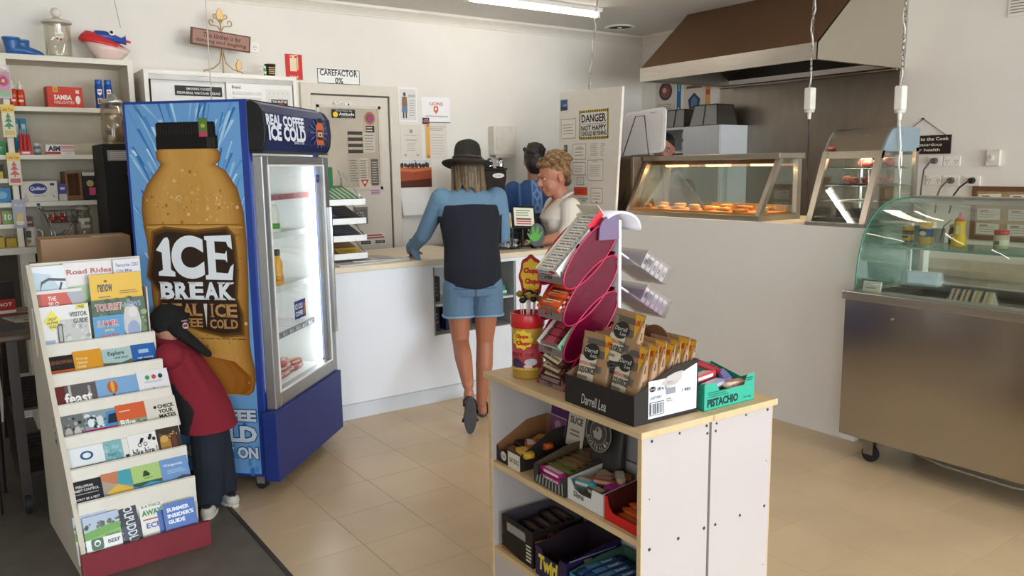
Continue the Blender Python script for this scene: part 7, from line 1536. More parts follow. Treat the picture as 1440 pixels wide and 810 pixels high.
def dj2(b, r, h, band): band(h*.35, h*.7, '#2f4a7d'); b.T = TR(0, -r*1.02, h*.5); b.lay = 0; b.fd(0, 0, r*.5, .012, '#d9cfae')
def dj3(b, r, h, band): band(h*.15, h*.62, '#4a2a20'); b.T = TR(0, -r*1.02, h*.4); b.lay = 0; b.fd(0, 0, r*.6, .017, '#d5c6a8'); b.fr(-r*.3, r*.3, -.006, .006, '#5a3426')
def dj4(b, r, h, band): band(h*.2, h*.5, '#d5cdb4'); b.T = TR(0, -r*1.02, h*.35); b.lay = 0; b.fr(-r*.5, r*.2, -.01, .008, '#6a6a44')
jarthing('spread_jar', 'small dark jar with a yellow lid and label on the glass shelf', 'jar', 4.08, 2.19, .027, .082, '#2a221c', '#dba52e', 1.08, .022, dj1)
jarthing('pickle_jar', 'yellow pickle jar with a dark blue label on the glass shelf', 'jar', 4.04, 2.075, .034, .112, '#c9a22f', '#d0a53a', .95, .016, dj2)
jarthing('coffee_jar', 'brown jar with a round cream label behind the mustard bottle', 'jar', 4.12, 1.965, .036, .10, '#5a3426', '#8f8676', 1.0, .016, dj3)
jarthing('relish_jar', 'pale greenish jar with a red lid on the glass shelf', 'jar', 4.07, 1.735, .033, .088, '#b9ae8e', '#c22f3a', 1.05, .02, dj4)
t = thing('mustard_bottle', 'yellow squeeze bottle with a red nozzle on the glass shelf', 'bottle', (4.02, 1.905, 1.0885), FACE_LEFT)
b = B(); b.c('#e0b516'); b.lathe([(.032, 0), (.035, .008), (.034, .035), (.027, .055), (.024, .09), (.026, .12), (.027, .125)], 20); b.T = TR(.008, -.0275, .085); b.lay = 0; b.fr(-.012, .012, -.02, .02, '#e8d8a0'); b.obj('bottle_body', GLOSSINK, t, fix=False)
B().lathe([(.023, .124), (.022, .134), (.008, .148), (.006, .162), (.003, .166)], 14).obj('nozzle', M('#c0323a', .35), t)
t = thing('glass_tumbler', 'small clear glass holding a spoon beside the pickle jar', 'glass', (4.13, 2.055, 1.0885)); B().lathe([(.024, 0), (.028, .075), (.026, .075), (.022, .006)], 18).obj('body', GLASS, t); B().tube([(.01, 0, .01), (-.02, -.03, .09), (-.05, -.08, .125)], .003, 6).obj('spoon', CHROME, t)
# wrapped sandwiches in the well
q = random.Random(8)
for k in range(4):
    t = thing('sandwich', ('wrapped triangular sandwich with ham filling, leftmost in the steel well', 'wrapped triangular sandwich with ham filling, second in the row', 'wrapped triangular sandwich with yellow filling, third in the row', 'wrapped triangular sandwich with yellow filling, nearest the frame edge')[k], 'sandwich', (3.90, 1.84-.05*k, .79), R(-90), 'wrapped sandwiches')
    fill = ('#a5524a', '#a5524a', '#d8b850', '#d8b850')[k]
    for j, (a, c_) in enumerate(((-.018, '#e6dcc0'), (-.006, fill), (.004, '#e6dcc0'))):
        b = B(); b.c(c_); w_ = .012 if j != 1 else .010
        b.T = TR(0, 0, 0, 0, 0, 0); b.prism([(-.08, 0), (.08, 0), (.076, .012), (.006, .112), (-.006, .112), (-.076, .012)], -.02, .02)
        b.v = [((a+(v[1]+.02)/.04*w_), v[0], v[2]) for v in b.v]
        b.obj(('bread_slice', 'filling', 'bread_slice')[j], M('ink', .8, var=.12, scale=60, bump=.2), t)
    b = B(); b.prism([(-.085, 0), (.085, 0), (.081, .014), (.008, .118), (-.008, .118), (-.081, .014)], -.024, .022); b.v = [(v[1], v[0], v[2]) for v in b.v]; b.obj('film_wrap', CLEARPLASTIC, t)
flat('film_sheet', 'crumpled clear film lying in the left part of the steel well', 'film', 3.86, 2.02, .786, .09, .2, 6, '#8f887c', None, .012)

# ================================================================ right-hand wall
def rsign(b, w, h):
    b.tx('Complaints to the Cook', -w*.47, w*.47, h*.16, h*.4, '#e6dfd2', .02); b.tx('may be hazardous', -w*.36, w*.36, -h*.12, h*.08, '#e6dfd2', .01); b.tx('to your health', -w*.33, w*.33, -h*.4, -h*.2, '#e6dfd2', .02)
t = thing('cook_sign', 'dark hanging wooden sign about complaints to the Cook on the wall', 'sign', (5.585, 2.945, 1.615), FACE_LEFT)
b = B(); b.c('#2a1f1e'); b.box(-.20, .20, 0, .012, -.063, .063); b.lay = 0; rsign(b, .40, .126); b.obj('board', INK, t, fix=False)
b = B(); b.tube([(-.15, .006, .063), (0, .01, .178), (.16, .006, .063)], .0025, 5); b.obj('hanging_cord', M('#4a4036', .7), t); B().cyl((0, .014, .178), (0, -.004, .178), .006, n=8).obj('nail', BLACK, t)
outlet('single power point with a plugged cord, upper left of the group on the wall', 2.847, 1.502, 'r', .105, .07, 1); outlet('double power point without plugs, upper right of the group on the wall', 2.733, 1.502, 'r', .112, .07, 2)
outlet('double power point without plugs, lower left of the group on the wall', 2.846, 1.373, 'r', .105, .066, 2); outlet('power point with a grey plug, middle of the lower row on the wall', 2.73, 1.371, 'r', .112, .07, 1); outlet('power point with a black plug, right end of the lower row', 2.595, 1.37, 'r', .108, .068, 1)
def plug(y, z, col, label, pts):
    t = thing('power_plug', label, 'plug', (5.59, y, z))
    b = B(); b.cyl((.0, 0, 0), (-.028, 0, 0), .022, .018, 14); b.obj('plug_body', M(col, .45), t)
    b = B(); b.tube(pts, .0055, 7); b.obj('cord', M(col, .5), t)
plug(2.845, 1.505, '#5a5650', 'grey plug and cord in the upper row of power points', [(-.026, 0, 0), (-.045, .01, -.01), (-.04, .05, -.06), (-.03, .065, -.16), (-.03, .07, -.30)])
plug(2.725, 1.372, '#5a5650', 'grey plug and cord in the lower row of power points', [(-.026, 0, 0), (-.045, .01, -.008), (-.04, .05, -.05), (-.03, .075, -.11), (-.03, .08, -.22)])
plug(2.590, 1.372, '#171514', 'black plug and cord at the right of the lower row', [(-.026, 0, 0), (-.045, .012, -.008), (-.04, .06, -.045), (-.03, .10, -.10), (-.03, .12, -.22)])
t = thing('wall_control', 'white box with a round dial knob on the right wall', 'switch', (5.60, 2.465, 1.518), FACE_LEFT)
B().box(-.042, .042, -.03, 0, -.052, .052).obj('casing', M('#d9d2c4', .4), t, bev=.004); b = B(); b.cyl((-.008, -.03, .0), (-.008, -.042, .0), .018, n=16); b.obj('dial', M('#e2dccf', .35), t); b = B(); b.box(-.010, -.006, -.046, -.04, -.004, .018); b.obj('dial_pointer', M('#9a9386', .4), t)
t = thing('cork_board', 'timber framed board of white cards behind the glass counter', 'board', (5.59, 2.05, 1.16), FACE_LEFT)
B().box(-.51, .51, -.006, .008, -.165, .165).obj('backing', M('#a08560', .8, 0, .15, 40), t)
for a in ((-.53, .53, .145, .175), (-.53, .53, -.175, -.145), (-.53, -.50, -.145, .145), (.50, .53, -.145, .145)): B().box(a[0], a[1], -.012, .008, a[2], a[3]).obj('frame_rail', M('#6a4528', .5, 0, .15), t)
q = random.Random(31)
for j in range(3):
    for k in range(5):
        u = -.42+.19*k; v = .09-.095*j; b = B(); b.c('#d9d3c6'); b.T = TR(u, -.008, v, 0, R(q.uniform(-2, 2))); b.box(-.07, .07, 0, .002, -.036, .036); b.T = b.T @ TR(0, -.0003); b.lay = 0; b.lines(-.055, .05, -.026, .02, 3, '#a89a92', .3); b.fr(-.05, .0, .018, .026, '#8a4f48'); b.obj('card', INK, t, fix=False)
t = thing('wall_vent', 'small slotted vent high on the right wall at the frame edge', 'vent', (5.60, 2.36, 2.45), FACE_LEFT); B().box(-.09, .09, -.01, 0, -.06, .06).obj('frame', WHITE, t, bev=.003)
for k in range(5): B().box(-.075, .075, -.014, -.009, -.04+.018*k, -.034+.018*k).obj('slat', M('#8d8577', .5), t)
# wall cupboards seen through the glass
t = thing('wall_cupboards', 'pale cream base cupboards with steel handles behind the glass counter', 'cupboard', (0, 0, 0))
for k in range(4):
    y = 3.02-.52*k; d = B().box(5.08, 5.10, y-.51, y, .10, .80).obj('door', M('#d9cbb4', .45, 0, .03), t); b = B(); b.cyl((5.065, y-.36, .60), (5.065, y-.16, .60), .007, n=8); b.obj('handle', STEEL, d)
B().box(5.10, 5.585, .95, 3.03, .08, .80).obj('carcass', M('#cdbfa8', .5), t); B().box(5.05, 5.59, .93, 3.05, .80, .84).obj('worktop', M('#c9b79b', .4, 0, .05), t); B().box(5.12, 5.58, .95, 3.03, 0, .08).obj('plinth', M('#6a5f50', .6), t)

# chains with power outlets hanging from the ceiling
def chain_drop(x, y, zbox, label, cord_to, group='hanging power drops'):
    t = thing('hanging_power_drop', label, 'power drop', (x, y, 2.7), 0, group)
    b = B(); z = 0.0
    L = 2.7-zbox-.06; n_ = int(L/.028)
    for k in range(n_):
        a = PI/2*(k % 2); c = -.014-.028*k
        b.tube([(.007*math.cos(a)*math.cos(u), .007*math.sin(a)*math.cos(u), c+.017*math.sin(u)) for u in [2*PI*m_/8 for m_ in range(8)]], .0022, 4, True)
    stuff(b.obj('chain', M('#8d887c', .4, .7), t))
    B().tube([(.004+.01*math.sin(k*1.3), .004+.01*math.cos(k*1.7), -L*k/14) for k in range(15)], .0045, 6).obj('supply_cord', M('#d6d1c6', .5), t)
    B().box(-.026, .026, -.024, .024, zbox-2.7-.068, zbox-2.7+.06).obj('socket_box', M('#e2ddd2', .4), t, bev=.008)
    B().cyl((0, 0, zbox-2.7-.068), (0, 0, zbox-2.7-.082), .03, .026, 14).obj('plug_collar', M('#d2cdc2', .4), t); B().cyl((0, 0, zbox-2.7-.082), (0, 0, zbox-2.7-.12), .013, .009, 10).obj('plug', M('#e2ddd2', .4), t)
    if cord_to: B().tube([(0, 0, zbox-2.7-.11)] + [tuple(p) for p in cord_to[0]], .005, 6).obj('appliance_cord', M(cord_to[1], .5), t)
chain_drop(4.20, 2.885, 1.875, 'white outlet box on a chain in front of the range hood, with a dark cord', ([(.004, .0, -1.0), (.02, .01, -1.25), (.06, .02, -1.53)], '#3a3632'))
chain_drop(4.22, 2.35, 1.84, 'white outlet box on a chain at the right end of the range hood', ([(.004, 0, -1.0), (.02, -.005, -1.12), (.0, -.01, -1.2), (.03, -.005, -1.3)], '#e2ddd2'))
t = thing('support_chain', 'long chain with a twisted cord holding up the partition board', 'chain', (4.02, 4.545, 2.7))
b = B()
for k in range(24):
    a = PI/2*(k % 2); c = -.014-.0268*k
    b.tube([(-.08*k/24+.007*math.cos(a)*math.cos(u), .007*math.sin(a)*math.cos(u), c+.017*math.sin(u)) for u in [2*PI*m_/8 for m_ in range(8)]], .0022, 4, True)
stuff(b.obj('links', M('#8d887c', .4, .7), t)); B().tube([(-.08*k/16+.008*math.sin(k*1.4), .008*math.cos(k*1.9), -.65*k/16) for k in range(17)], .004, 6).obj('twisted_cord', M('#cfc9bc', .5), t)
# ================================================================ birch and white sweets stand in the foreground
SA = R(-2.0); SX, SY = 1.467, 1.476
def st(u, v, z): return (SX+u*math.cos(SA)-v*math.sin(SA), SY+u*math.sin(SA)+v*math.cos(SA), z)
sd = thing('sweets_shelf', 'birch edged white double sided shelf unit carrying boxes of sweets', 'shelves', (SX, SY, 0), SA)
BIRCH = M('#cfb287', .45, 0, .1, 5, stretch=(6, 1, 6))
WP = M('#bab1ad', .42, 0, .015, 3)
B().box(-.012, .262, -.012, .792, .78, .80).obj('top_board', BIRCH, sd, bev=.002); B().box(.264, .54, -.012, .792, .78, .80).obj('top_board', BIRCH, sd, bev=.002)
for a in ((.004, .258), (.268, .528)):
    B().box(a[0], a[1], 0, .016, 0, .78).obj('end_panel', WP, sd, bev=.001); B().box(a[0], a[1], .764, .78, 0, .78).obj('end_panel', WP, sd, bev=.001)
for y in (0, .764):
    B().box(0, .004, y, y+.016, 0, .78).obj('edge_strip', BIRCH, sd); B().box(.528, .532, y, y+.016, 0, .78).obj('edge_strip', BIRCH, sd)
B().box(.25, .258, .016, .764, 0, .78).obj('back_panel', WP, sd); B().box(.268, .276, .016, .764, 0, .78).obj('back_panel', WP, sd)
for z in (.483, .165):
    for a in ((.0, .25), (.276, .53)):
        B().box(a[0]+(.004 if a[0] == 0 else 0), a[1]-(.004 if a[0] else 0), .016, .764, z-.02, z).obj('shelf_board', BIRCH, sd)
B().box(.006, .014, .016, .764, 0, .145).obj('plinth', WP, sd)
SCREW = M('#4d4a4c', .4, .6)
for u, z, r in ((.036, .765, .0045), (.14, .767, .0035), (.246, .768, .0042), (.25, .745, .004), (.03, .602, .0018), (.245, .461, .005), (.142, .458, .005), (.032, .456, .005), (.508, .768, .0045), (.412, .769, .0035), (.287, .767, .0035), (.284, .745, .004), (.508, .462, .0045), (.398, .46, .0045), (.292, .459, .0045), (.51, .606, .0018), (.512, .269, .0018)):
    b = B(); b.cyl((u, -.001, z), (u, .002, z), r, n=12); b.obj('screw', SCREW, sd)

FZ = SA-PI/2           # things that face the open side: their -y looks along -x, their x runs towards the camera
def open_box(name, label, cat, v0, v1, u0, d, hf, hb, z, outer, inner, draw=None, dip=None, sidedraw=None, lip=None):
    w = v1-v0; t = thing(name, label, cat, st(u0, (v0+v1)/2, z), FZ); k = .0025; X = w/2
    b = B(); b.c(outer); b.box(-X, X, 0, d, 0, k)
    # side walls
    for s in (-1, 1):
        xo, xi = s*X, s*(X-k)
        P = [(0, k), (d, k), (d, hb), (d*.6, hb*.9+hf*.1), (0, hf)]
        b.c(outer); b.add([(xo, p[0], p[1]) for p in P], [tuple(range(5))]); b.c(inner); b.add([(xi, p[0], p[1]) for p in P], [tuple(range(5))])
        b.c(lip or inner); b.add([(xo, p[0], p[1]) for p in P[2:]]+[(xi, p[0], p[1]) for p in P[2:]], [(0, 1, 4, 3), (1, 2, 5, 4)])
    b.c(outer); b.add([(-X, d, 0), (X, d, 0), (X, d, hb), (-X, d, hb)], [(0, 1, 2, 3)]); b.c(inner); b.add([(-X, d-k, k), (X, d-k, k), (X, d-k, hb), (-X, d-k, hb)], [(0, 1, 2, 3)])
    f = [(-X, 0), (X, 0), (X, hf)] + (dip(w, hf) if dip else []) + [(-X, hf)]
    b.c(outer); b.add([(p[0], 0, p[1]) for p in f], [tuple(range(len(f)))]); b.c(inner); b.add([(p[0], k, p[1]) for p in f], [tuple(range(len(f)))])
    b.T = TR(0, -.0003, hf/2); b.lay = 0
    if draw: draw(b, w, hf)
    if sidedraw: b.T = TR(X+.0003, d/2, 0, 0, 0, R(90)); b.lay = 0; sidedraw(b, d, hb)
    b.obj('carton', INK, t, fix=False)
    return t
def bar(name, label, u, v, z, L, W, H, rz, cols, group, draw=None, tilt=0.0):
    b = B(); b.c(cols[0]); b.smooth = False
    prof = [(-L/2, .35), (-L/2+.012, .92), (0, 1), (L/2-.012, .92), (L/2, .35)]
    rings = [[(x, -W/2*k, H/2-H/2*k*.9), (x, W/2*k, H/2-H/2*k*.9), (x, W/2*k*.92, H/2+H/2*k), (x, -W/2*k*.92, H/2+H/2*k)] for x, k in prof]
    b.smooth = True; b.loft(rings); b.smooth = False
    if len(cols) > 1:
        b.T = TR(0, 0, H*1.005, R(-90)); b.lay = 1; b.fr(-L*.3, L*.3, -W*.36, W*.36, cols[1])
        if draw: draw(b, L, W)
        b.T = TR(0, -W/2*1.0, H*.55); b.lay = 1; b.fr(-L*.28, L*.28, -H*.2, H*.25, cols[1])
    o = b.obj(name, GLOSSINK, None, st(u, v, z), 0, fix=False); o.rotation_euler = Euler((0, R(tilt), FZ+R(rz)))
    return tag(o, label, 'sweet', group)

# --- liquorice box and bags on top
def lbox_front(b, w, h):
    b.tx('Darrell Lea', -.075, .035, -.03, .0, '#d5d0ca', .0, .15)
def lbox_side(b, d, hb):
    b.fr(-.07, .115, .012, .118, '#dfe1e8'); b.fp([(-.04, .095), (.115, .145), (.115, .012), (-.02, .03)], '#e4e6ec')
    b.fp([(-.025, .105), (.0, .122), (.03, .13), (.06, .132), (.055, .11), (.03, .095), (.0, .09)], '#b9b0ac')
    b.fd(-.055, .095, .012, .008, '#2a2624'); b.tx('Darrell', -.064, -.046, .092, .098, '#d8d4d0')
    b.tx('LIME No 1x', -.038, -.004, .088, .098, '#4a4a50', .02); b.tx('LAIRST BURST', -.064, -.02, .066, .074, '#4a4a50', .01)
    x = -.064; q = random.Random(2)
    b.fr(-.066, -.012, .02, .058, '#2a2628'); b.fr(-.064, -.014, .022, .056, '#dfe1e8'); L0 = b.lay
    while x < -.016: w_ = q.choice([.0012, .002, .003]); b.lay = L0; b.fr(x, x+w_, .024, .054, '#1f1d20'); x += w_+q.choice([.0012, .002])
    b.fr(-.005, .03, .072, .09, '#8a8a94'); b.tx('1.480', .055, .09, .07, .08, '#55555c', .01); b.lines(-.004, .02, .05, .062, 2, '#8a8a90'); b.lines(-.005, .11, .10, .102, 1, '#a9a9b0'); b.tx('1pts', -.004, .015, .104, .11, '#7a7a80')
lb = open_box('liquorice_box', 'black display box of liquorice bags with white delivery labels', 'display box', .038, .345, .006, .242, .085, .155, .80, '#26211f', '#8a6a4c', lbox_front, None, lbox_side, '#3a3230')
bagm = M('ink', .38, var=.1, scale=30, bump=.25)
def bag_mesh(name):
    W, H = .135, .20; b = B()
    b.c('#a5805c'); b.smooth = True
    rings = []
    for f, t, wk in ((0, .003, .94), (.03, .014, .97), (.15, .021, .98), (.4, .020, .95), (.65, .014, .94), (.85, .007, .96), (.93, .0025, .99), (1.0, .0018, 1.0)):
        n = 24; rings.append([(W/2*wk*math.copysign(abs(math.cos(2*PI*i/n))**.55, math.cos(2*PI*i/n)), t*math.copysign(abs(math.sin(2*PI*i/n))**.4, math.sin(2*PI*i/n)), H*f) for i in range(n)])
    b.loft(rings); b.smooth = False
    def th(z):
        f = z/H; P = [(0, .003), (.03, .014), (.15, .021), (.4, .020), (.65, .014), (.85, .007), (.93, .0025), (1, .0018)]
        for (a, x), (c, y) in zip(P, P[1:]):
            if f <= c: return x+(y-x)*(f-a)/(c-a)
        return .0018
    k0 = len(b.v)
    b.lay = 0
    for z0, z1 in ((.165, .182), (.128, .150), (.085, .105)):
        for j in range(4): b.lay = 1; b.fr(-.066+.033*j, -.033+.033*j, z0, z1, '#5f564d')
    b.lay = 2
    for j in range(3):
        for i in range(4): b.lay = 2; b.fr(-.055+.0175*i, -.0375+.0175*i, .05+.026*j, .076+.026*j, '#d8cbb2')
    b.lay = 4; b.fd(-.012, .142, .034, .025, '#171412'); b.tx('Darrell', -.04, .012, .14, .152, '#e2ddd5', .0, .1); b.tx('Lea', -.012, .014, .128, .138, '#e2ddd5', .0, .1)
    b.lay = 4; b.tx('BATCH 37', -.052, -.008, .101, .111, '#c8452f', .03); b.tx('FRESH', -.006, .02, .101, .111, '#3a332c', .03); b.tx('LIQUORICE', -.053, .018, .075, .097, '#221d1a', .04)
    b.fr(-.05, -.01, .062, .07, '#8a7f72')
    b.lay = 3; q = random.Random(6)
    b.fp([(-.056, .05), (-.02, .048), (.02, .056), (.045, .04), (.05, .012), (-.05, .012)], '#2b2523'); l0 = b.lay
    for j in range(12): b.lay = l0+1+j*.1; x = q.uniform(-.045, .035); z = q.uniform(.016, .045); b.fp([(x-.016, z-.003), (x+.014, z+.004), (x+.016, z+.009), (x-.014, z+.003)], q.choice(['#453d3a', '#5a514c', '#1b1716']))
    b.lay = 6; b.fp([(.028, .198), (.066, .194), (.05, .125)], '#dda21c'); b.tx('5.95', .034, .058, .165, .182, '#b83222', .05)
    # wrap the flat print onto the swollen front
    for i in range(k0, len(b.v)):
        x, y, z = b.v[i]; e = (abs(x)/(W/2*.97)); g = max(.02, 1-min(1, e)**14)**.5
        b.v[i] = (x, -th(z)*g+y*1.8-.0009, z)
    me = b.mesh(name); me.materials.append(bagm); return me
bagme = bag_mesh('liquorice_bag')
spots = [(-.075, .03, .01, -9, 0, 4), (.015, .055, .088, -11, 2, -3), (.072, .028, .006, -10, 0, -6)]
for k in range(6): spots.append((-.07+.004*(k % 2), .075+.028*k, .004+.006*(k % 3), -6, 0, 3-2*(k % 3)))
for k in range(6): spots.append((.078-.003*(k % 2), .062+.029*k, .004+.006*((k+1) % 3), -8, 0, -4+3*(k % 3)))
blab = {0: 'kraft liquorice bag at the front left of the black display box', 1: 'kraft liquorice bag raised highest in the black display box', 2: 'kraft liquorice bag at the front right of the black display box'}
first = None
for k, (x, y, z, rx, ry, rz) in enumerate(spots):
    if first is None: first = bpy.data.objects.new('liquorice_bag', bagme); o = first
    else: o = first.copy()
    COL.objects.link(o)
    o.location = lb.matrix_basis @ Vector((x, y+.012, z+.004)) if False else Vector(st(.006+y+.012, .1915-x, .80+z+.004))
    o.rotation_euler = Euler((R(rx), R(ry), FZ+R(rz)))
    tag(o, blab.get(k, 'kraft liquorice bag, %s column of the black box, %s behind its front' % (('left', ORD[k-3]) if k < 9 else ('right', ORD[k-9]))), 'bag', 'liquorice bags')
# curved brown cardboard tops rising behind the bags
b = B(); b.c('#6d4a30'); P = [(.05*math.cos(t), .06*math.sin(t)) for t in [PI*k/12 for k in range(13)]]
b.prism([(-.05, -.10)]+[(.06*math.cos(PI-t), .055*math.sin(t)) for t in [PI*k/14 for k in range(15)]]+[(.05, -.10)], -.002, .002); tag(b.obj('card_backing', M('#6d4a30', .8, 0, .08), None, st(.20, .16, .985), FZ), 'round topped brown cardboard backing behind the liquorice bags', 'card')
b = B(); b.c('#7a1f24'); b.prism([(-.02, 0), (.04, 0), (.035, .03), (.0, .04)], -.003, .003); tag(b.obj('red_card', INK, None, st(.235, .115, .955), FZ+R(20)), 'dark red card corner behind the liquorice bags', 'card')

# --- nougat box
nb_ = thing('nougat_box', 'green open box lettered PISTACHIO holding nougat bars', 'display box', st(.262, .025, .80), SA)
b = B(); b.c('#2f9c82'); w, d = .212, .17
b.box(0, w, 0, d, 0, .002)
for x in (0, w-.002): b.c('#2a8f78'); b.add([(x, 0, 0), (x, d, 0), (x, d, .085), (x, .05, .06), (x, 0, .083)], [(0, 1, 2, 3, 4)]); b.add([(x+.002, 0, 0), (x+.002, d, 0), (x+.002, d, .085), (x+.002, .05, .06), (x+.002, 0, .083)], [(0, 1, 2, 3, 4)])
b.c('#2f9c82')
F = [(0, 0), (w, 0), (w, .083), (w-.03, .083), (w-.045, .052), (.062, .052), (.048, .078), (0, .078)]
for y in (0, .002): b.c('#35a78c' if y == 0 else '#c9b9a0'); b.add([(p[0], y, p[1]) for p in F], [tuple(range(len(F)))])
b.c('#2a8f78'); b.add([(0, d, 0), (w, d, 0), (w, d, .085), (0, d, .085)], [(0, 1, 2, 3)])
b.T = TR(0, -.0003, 0); b.lay = 0; b.tx('PISTACHIO', .012, .142, .008, .033, '#10302a', .05); b.lines(.014, .105, .036, .055, 3, '#1d5a4c', .35); b.tx('20 x 25g', .165, .198, .010, .018, '#1d5a4c'); b.lines(.176, .204, .062, .075, 2, '#1d4a3f', .4)
b.obj('carton', INK, nb_, fix=False)
b = B(); b.c('#2a9478'); b.T = TR(0, d, 0, R(-8)); b.box(-.012, .13, 0, .003, .02, .165); b.T = b.T @ TR(0, -.0003); b.lay = 0; b.fr(-.012, .13, .02, .10, '#a9d6cc'); b.tx('LUNCHEON', -.004, .122, .132, .156, '#eaf4f0', .05); b.tx('BARS', .05, .125, .103, .126, '#eaf4f0', .05); b.tx('10 x 30g', .09, .125, .03, .04, '#2a6a5c'); b.fp([(.07, .10), (.13, .06), (.13, .10)], '#7fc0b0'); b.obj('header_card', INK, nb_, fix=False)
def nbar(x, y, z, rz, L, cols, label, tilt=0):
    a = bar('nougat_bar', label, 0, 0, 0, L, .032, .022, 0, cols, 'nougat bars'); a.location = st(.262+x, .025+y, .80+z); a.rotation_euler = Euler((0, R(tilt), SA+R(rz))); return a
nbar(.10, .03, .012, 8, .15, ('#c9a23a', '#d9b86a'), 'yellow wrapped nougat bar lowest in the green box'); nbar(.09, .055, .04, 14, .15, ('#8f8fb5', '#c5c2d6'), 'lilac nougat bar across the green box'); nbar(.17, .04, .035, 0, .09, ('#d6c5a8', '#c98f80'), 'cream nougat bar at the right end of the green box')
nbar(.08, .09, .06, 12, .15, ('#c94a50', '#dcd6d0'), 'red and clear nougat bar at the back of the green box'); nbar(.115, .12, .085, -25, .12, ('#7d1f26', '#8f2a30'), 'dark red nougat bar sticking up from the green box', 22); nbar(.17, .085, .05, 70, .08, ('#6a6a9c', '#7f80ae'), 'violet nougat bar standing at the right of the green box', -15)
nbar(.06, .12, .012, 3, .11, ('#b9a88f', '#d0c2a8'), 'pale nougat bar at the bottom back of the green box')

# --- sweets tower with magenta side plates
tw = thing('sweets_tower', 'white display tower with four sloping magenta tiers of sweets', 'display stand', st(0, 0, .80), SA)
PW = M('#e6e2e6', .3, 0, .01)
b = B(); b.box(.272, .284, .41, .56, 0, .53); b.obj('back_post', PW, tw, bev=.002)
arc = [(.278-.085*math.cos(R(a)), .50+.058*math.sin(R(a))) for a in range(48, 181, 12)]
b = B(); b.smooth = True; b.prism(arc + [(x*.94+.278*.06, z-.008) for x, z in arc][::-1], .405, .565); b.obj('curved_header', PW, tw)
b = B(); b.prism([(.19, .47), (.272, .47)]+[(.278-.086*math.cos(R(a)), .50+.056*math.sin(R(a))) for a in range(84, -1, -12)], .409, .415); b.obj('header_lining', M('#6d5a78', .5), tw)
B().box(.06, .30, .40, .57, 0, .012).obj('base', M('#8d1e46', .3), tw)
CA, SA_ = math.cos(R(43)), math.sin(R(43))
for k in range(4):
    z = .346-.1155*k       # lip height above the stand top
    tr = B(); tr.prism([(.062, z), (.27, z+.194), (.27, z+.198), (.060, z+.004)], .425, .548); tr = tr.obj('tier_tray', PINKPLASTIC, tw)
    b = B(); b.box(.056, .060, .424, .55, z-.006, z+.034); b.obj('price_lip', M('#7d6a66', .35), tr)
    b = B(); b.T = TR(.0558, .487, z+.014, 0, 0, FACE_LEFT); b.lay = 0; b.tx(('2-60', '2-1', '1-85', '1-90')[k], -.03, .01, -.009, .009, '#2a2022', .02); b.obj('price_lettering', INK, tr, fix=False)
    for v, dv in ((.418, 1), (.552, 1)):
        E_ = [(.166+.142*math.cos(t)*CA-.052*math.sin(t)*SA_, z+.083+.142*math.cos(t)*SA_+.052*math.sin(t)*CA) for t in [2*PI*i/36 for i in range(36)]]
        E_ = [(x, max(.0125, zz)) for x, zz in E_]
        p_ = B(); p_.prism(E_, v, v+.003); p_ = p_.obj('side_plate', PINKPLASTIC, tr)
        b = B(); b.tube([(x, v, zz) for x, zz in E_], .0028, 5, True); b.obj('plate_rim', M('#b5184a', .25), tr)
# goods on the tiers; built lying in a sloped frame: x up the slope, y across
def tier(k, off=.008): 
    z = .80+.346-.1155*k
    return Matrix.Translation(st(.066, .487, z+.006)) @ Euler((0, 0, SA)).to_matrix().to_4x4() @ Euler((0, R(-43), 0)).to_matrix().to_4x4()
def on_tier(k, o): o.matrix_world = tier(k); return o
t = thing('gum_box', 'open white carton of gum packets on the top tier of the sweets tower', 'box', (0, 0, 0)); on_tier(0, t)
b = B(); b.c('#e6e2dc'); L, W, H = .255, .11, .042
b.box(0, L, -W/2, W/2, 0, .002)
for y in (-W/2, W/2-.002): b.c('#e9e6e2' if y < 0 else '#d9cfb8'); b.box(0, L, y, y+.002, 0, H)
b.c('#d9cfb8'); b.box(L-.002, L, -W/2, W/2, 0, H+.03); b.c('#e6e2dc'); b.box(0, .002, -W/2, W/2, 0, H)
b.c('#d02a3c'); b.box(L-.075, L-.004, -W/2-.0006, -W/2, 0, H+.012)
b.T = TR(-.0003, 0, H/2, 0, 0, FACE_LEFT); b.lay = 0; b.tx('JUICY FRUIT', -.05, .03, .006, .014, '#26242a', .04); b.lines(-.05, .04, -.016, .004, 2, '#4a484c', .5); b.fd(.03, .013, .014, .008, '#cf2b32')
b.T = TR(L/2, -W/2-.0008, H/2); b.lay = 0; b.tx('wild berry', -.11, -.03, -.008, .006, '#7a787c'); b.fp([(-.03, -.02), (-.015, -.02), (-.008, .02), (-.024, .02)], '#1f1d20'); b.fp([(.045, -.02), (.06, -.02), (.066, .02), (.052, .02)], '#1f1d20')
b.obj('carton', INK, t, fix=False)
for k in range(10):
    b = B(); b.c('#d8d2c6'); b.box(.008+.0238*k, .029+.0238*k, -.028, W/2-.006, .004, .036); b.T = TR(.0185+.0238*k, .008, .0363, R(-90), 0, R(0)) ; b.lay = 0; b.fr(-.010, .010, -.034, .034, '#e2ddd2')
    b.T = TR(.0185+.0238*k, .008, .0363) @ Euler((0, 0, R(-90))).to_matrix().to_4x4() @ Euler((R(-90), 0, 0)).to_matrix().to_4x4(); b.lay = 2; b.tx('juicy fruit', -.03, .03, -.005, .005, '#3a3a3c', .04)
    o = b.obj('gum_packet', INK, None, fix=False); on_tier(0, o); tag(o, 'white gum packet in the top tier carton, %s up from its low end' % ORD[k], 'gum', 'gum packets on the top tier')
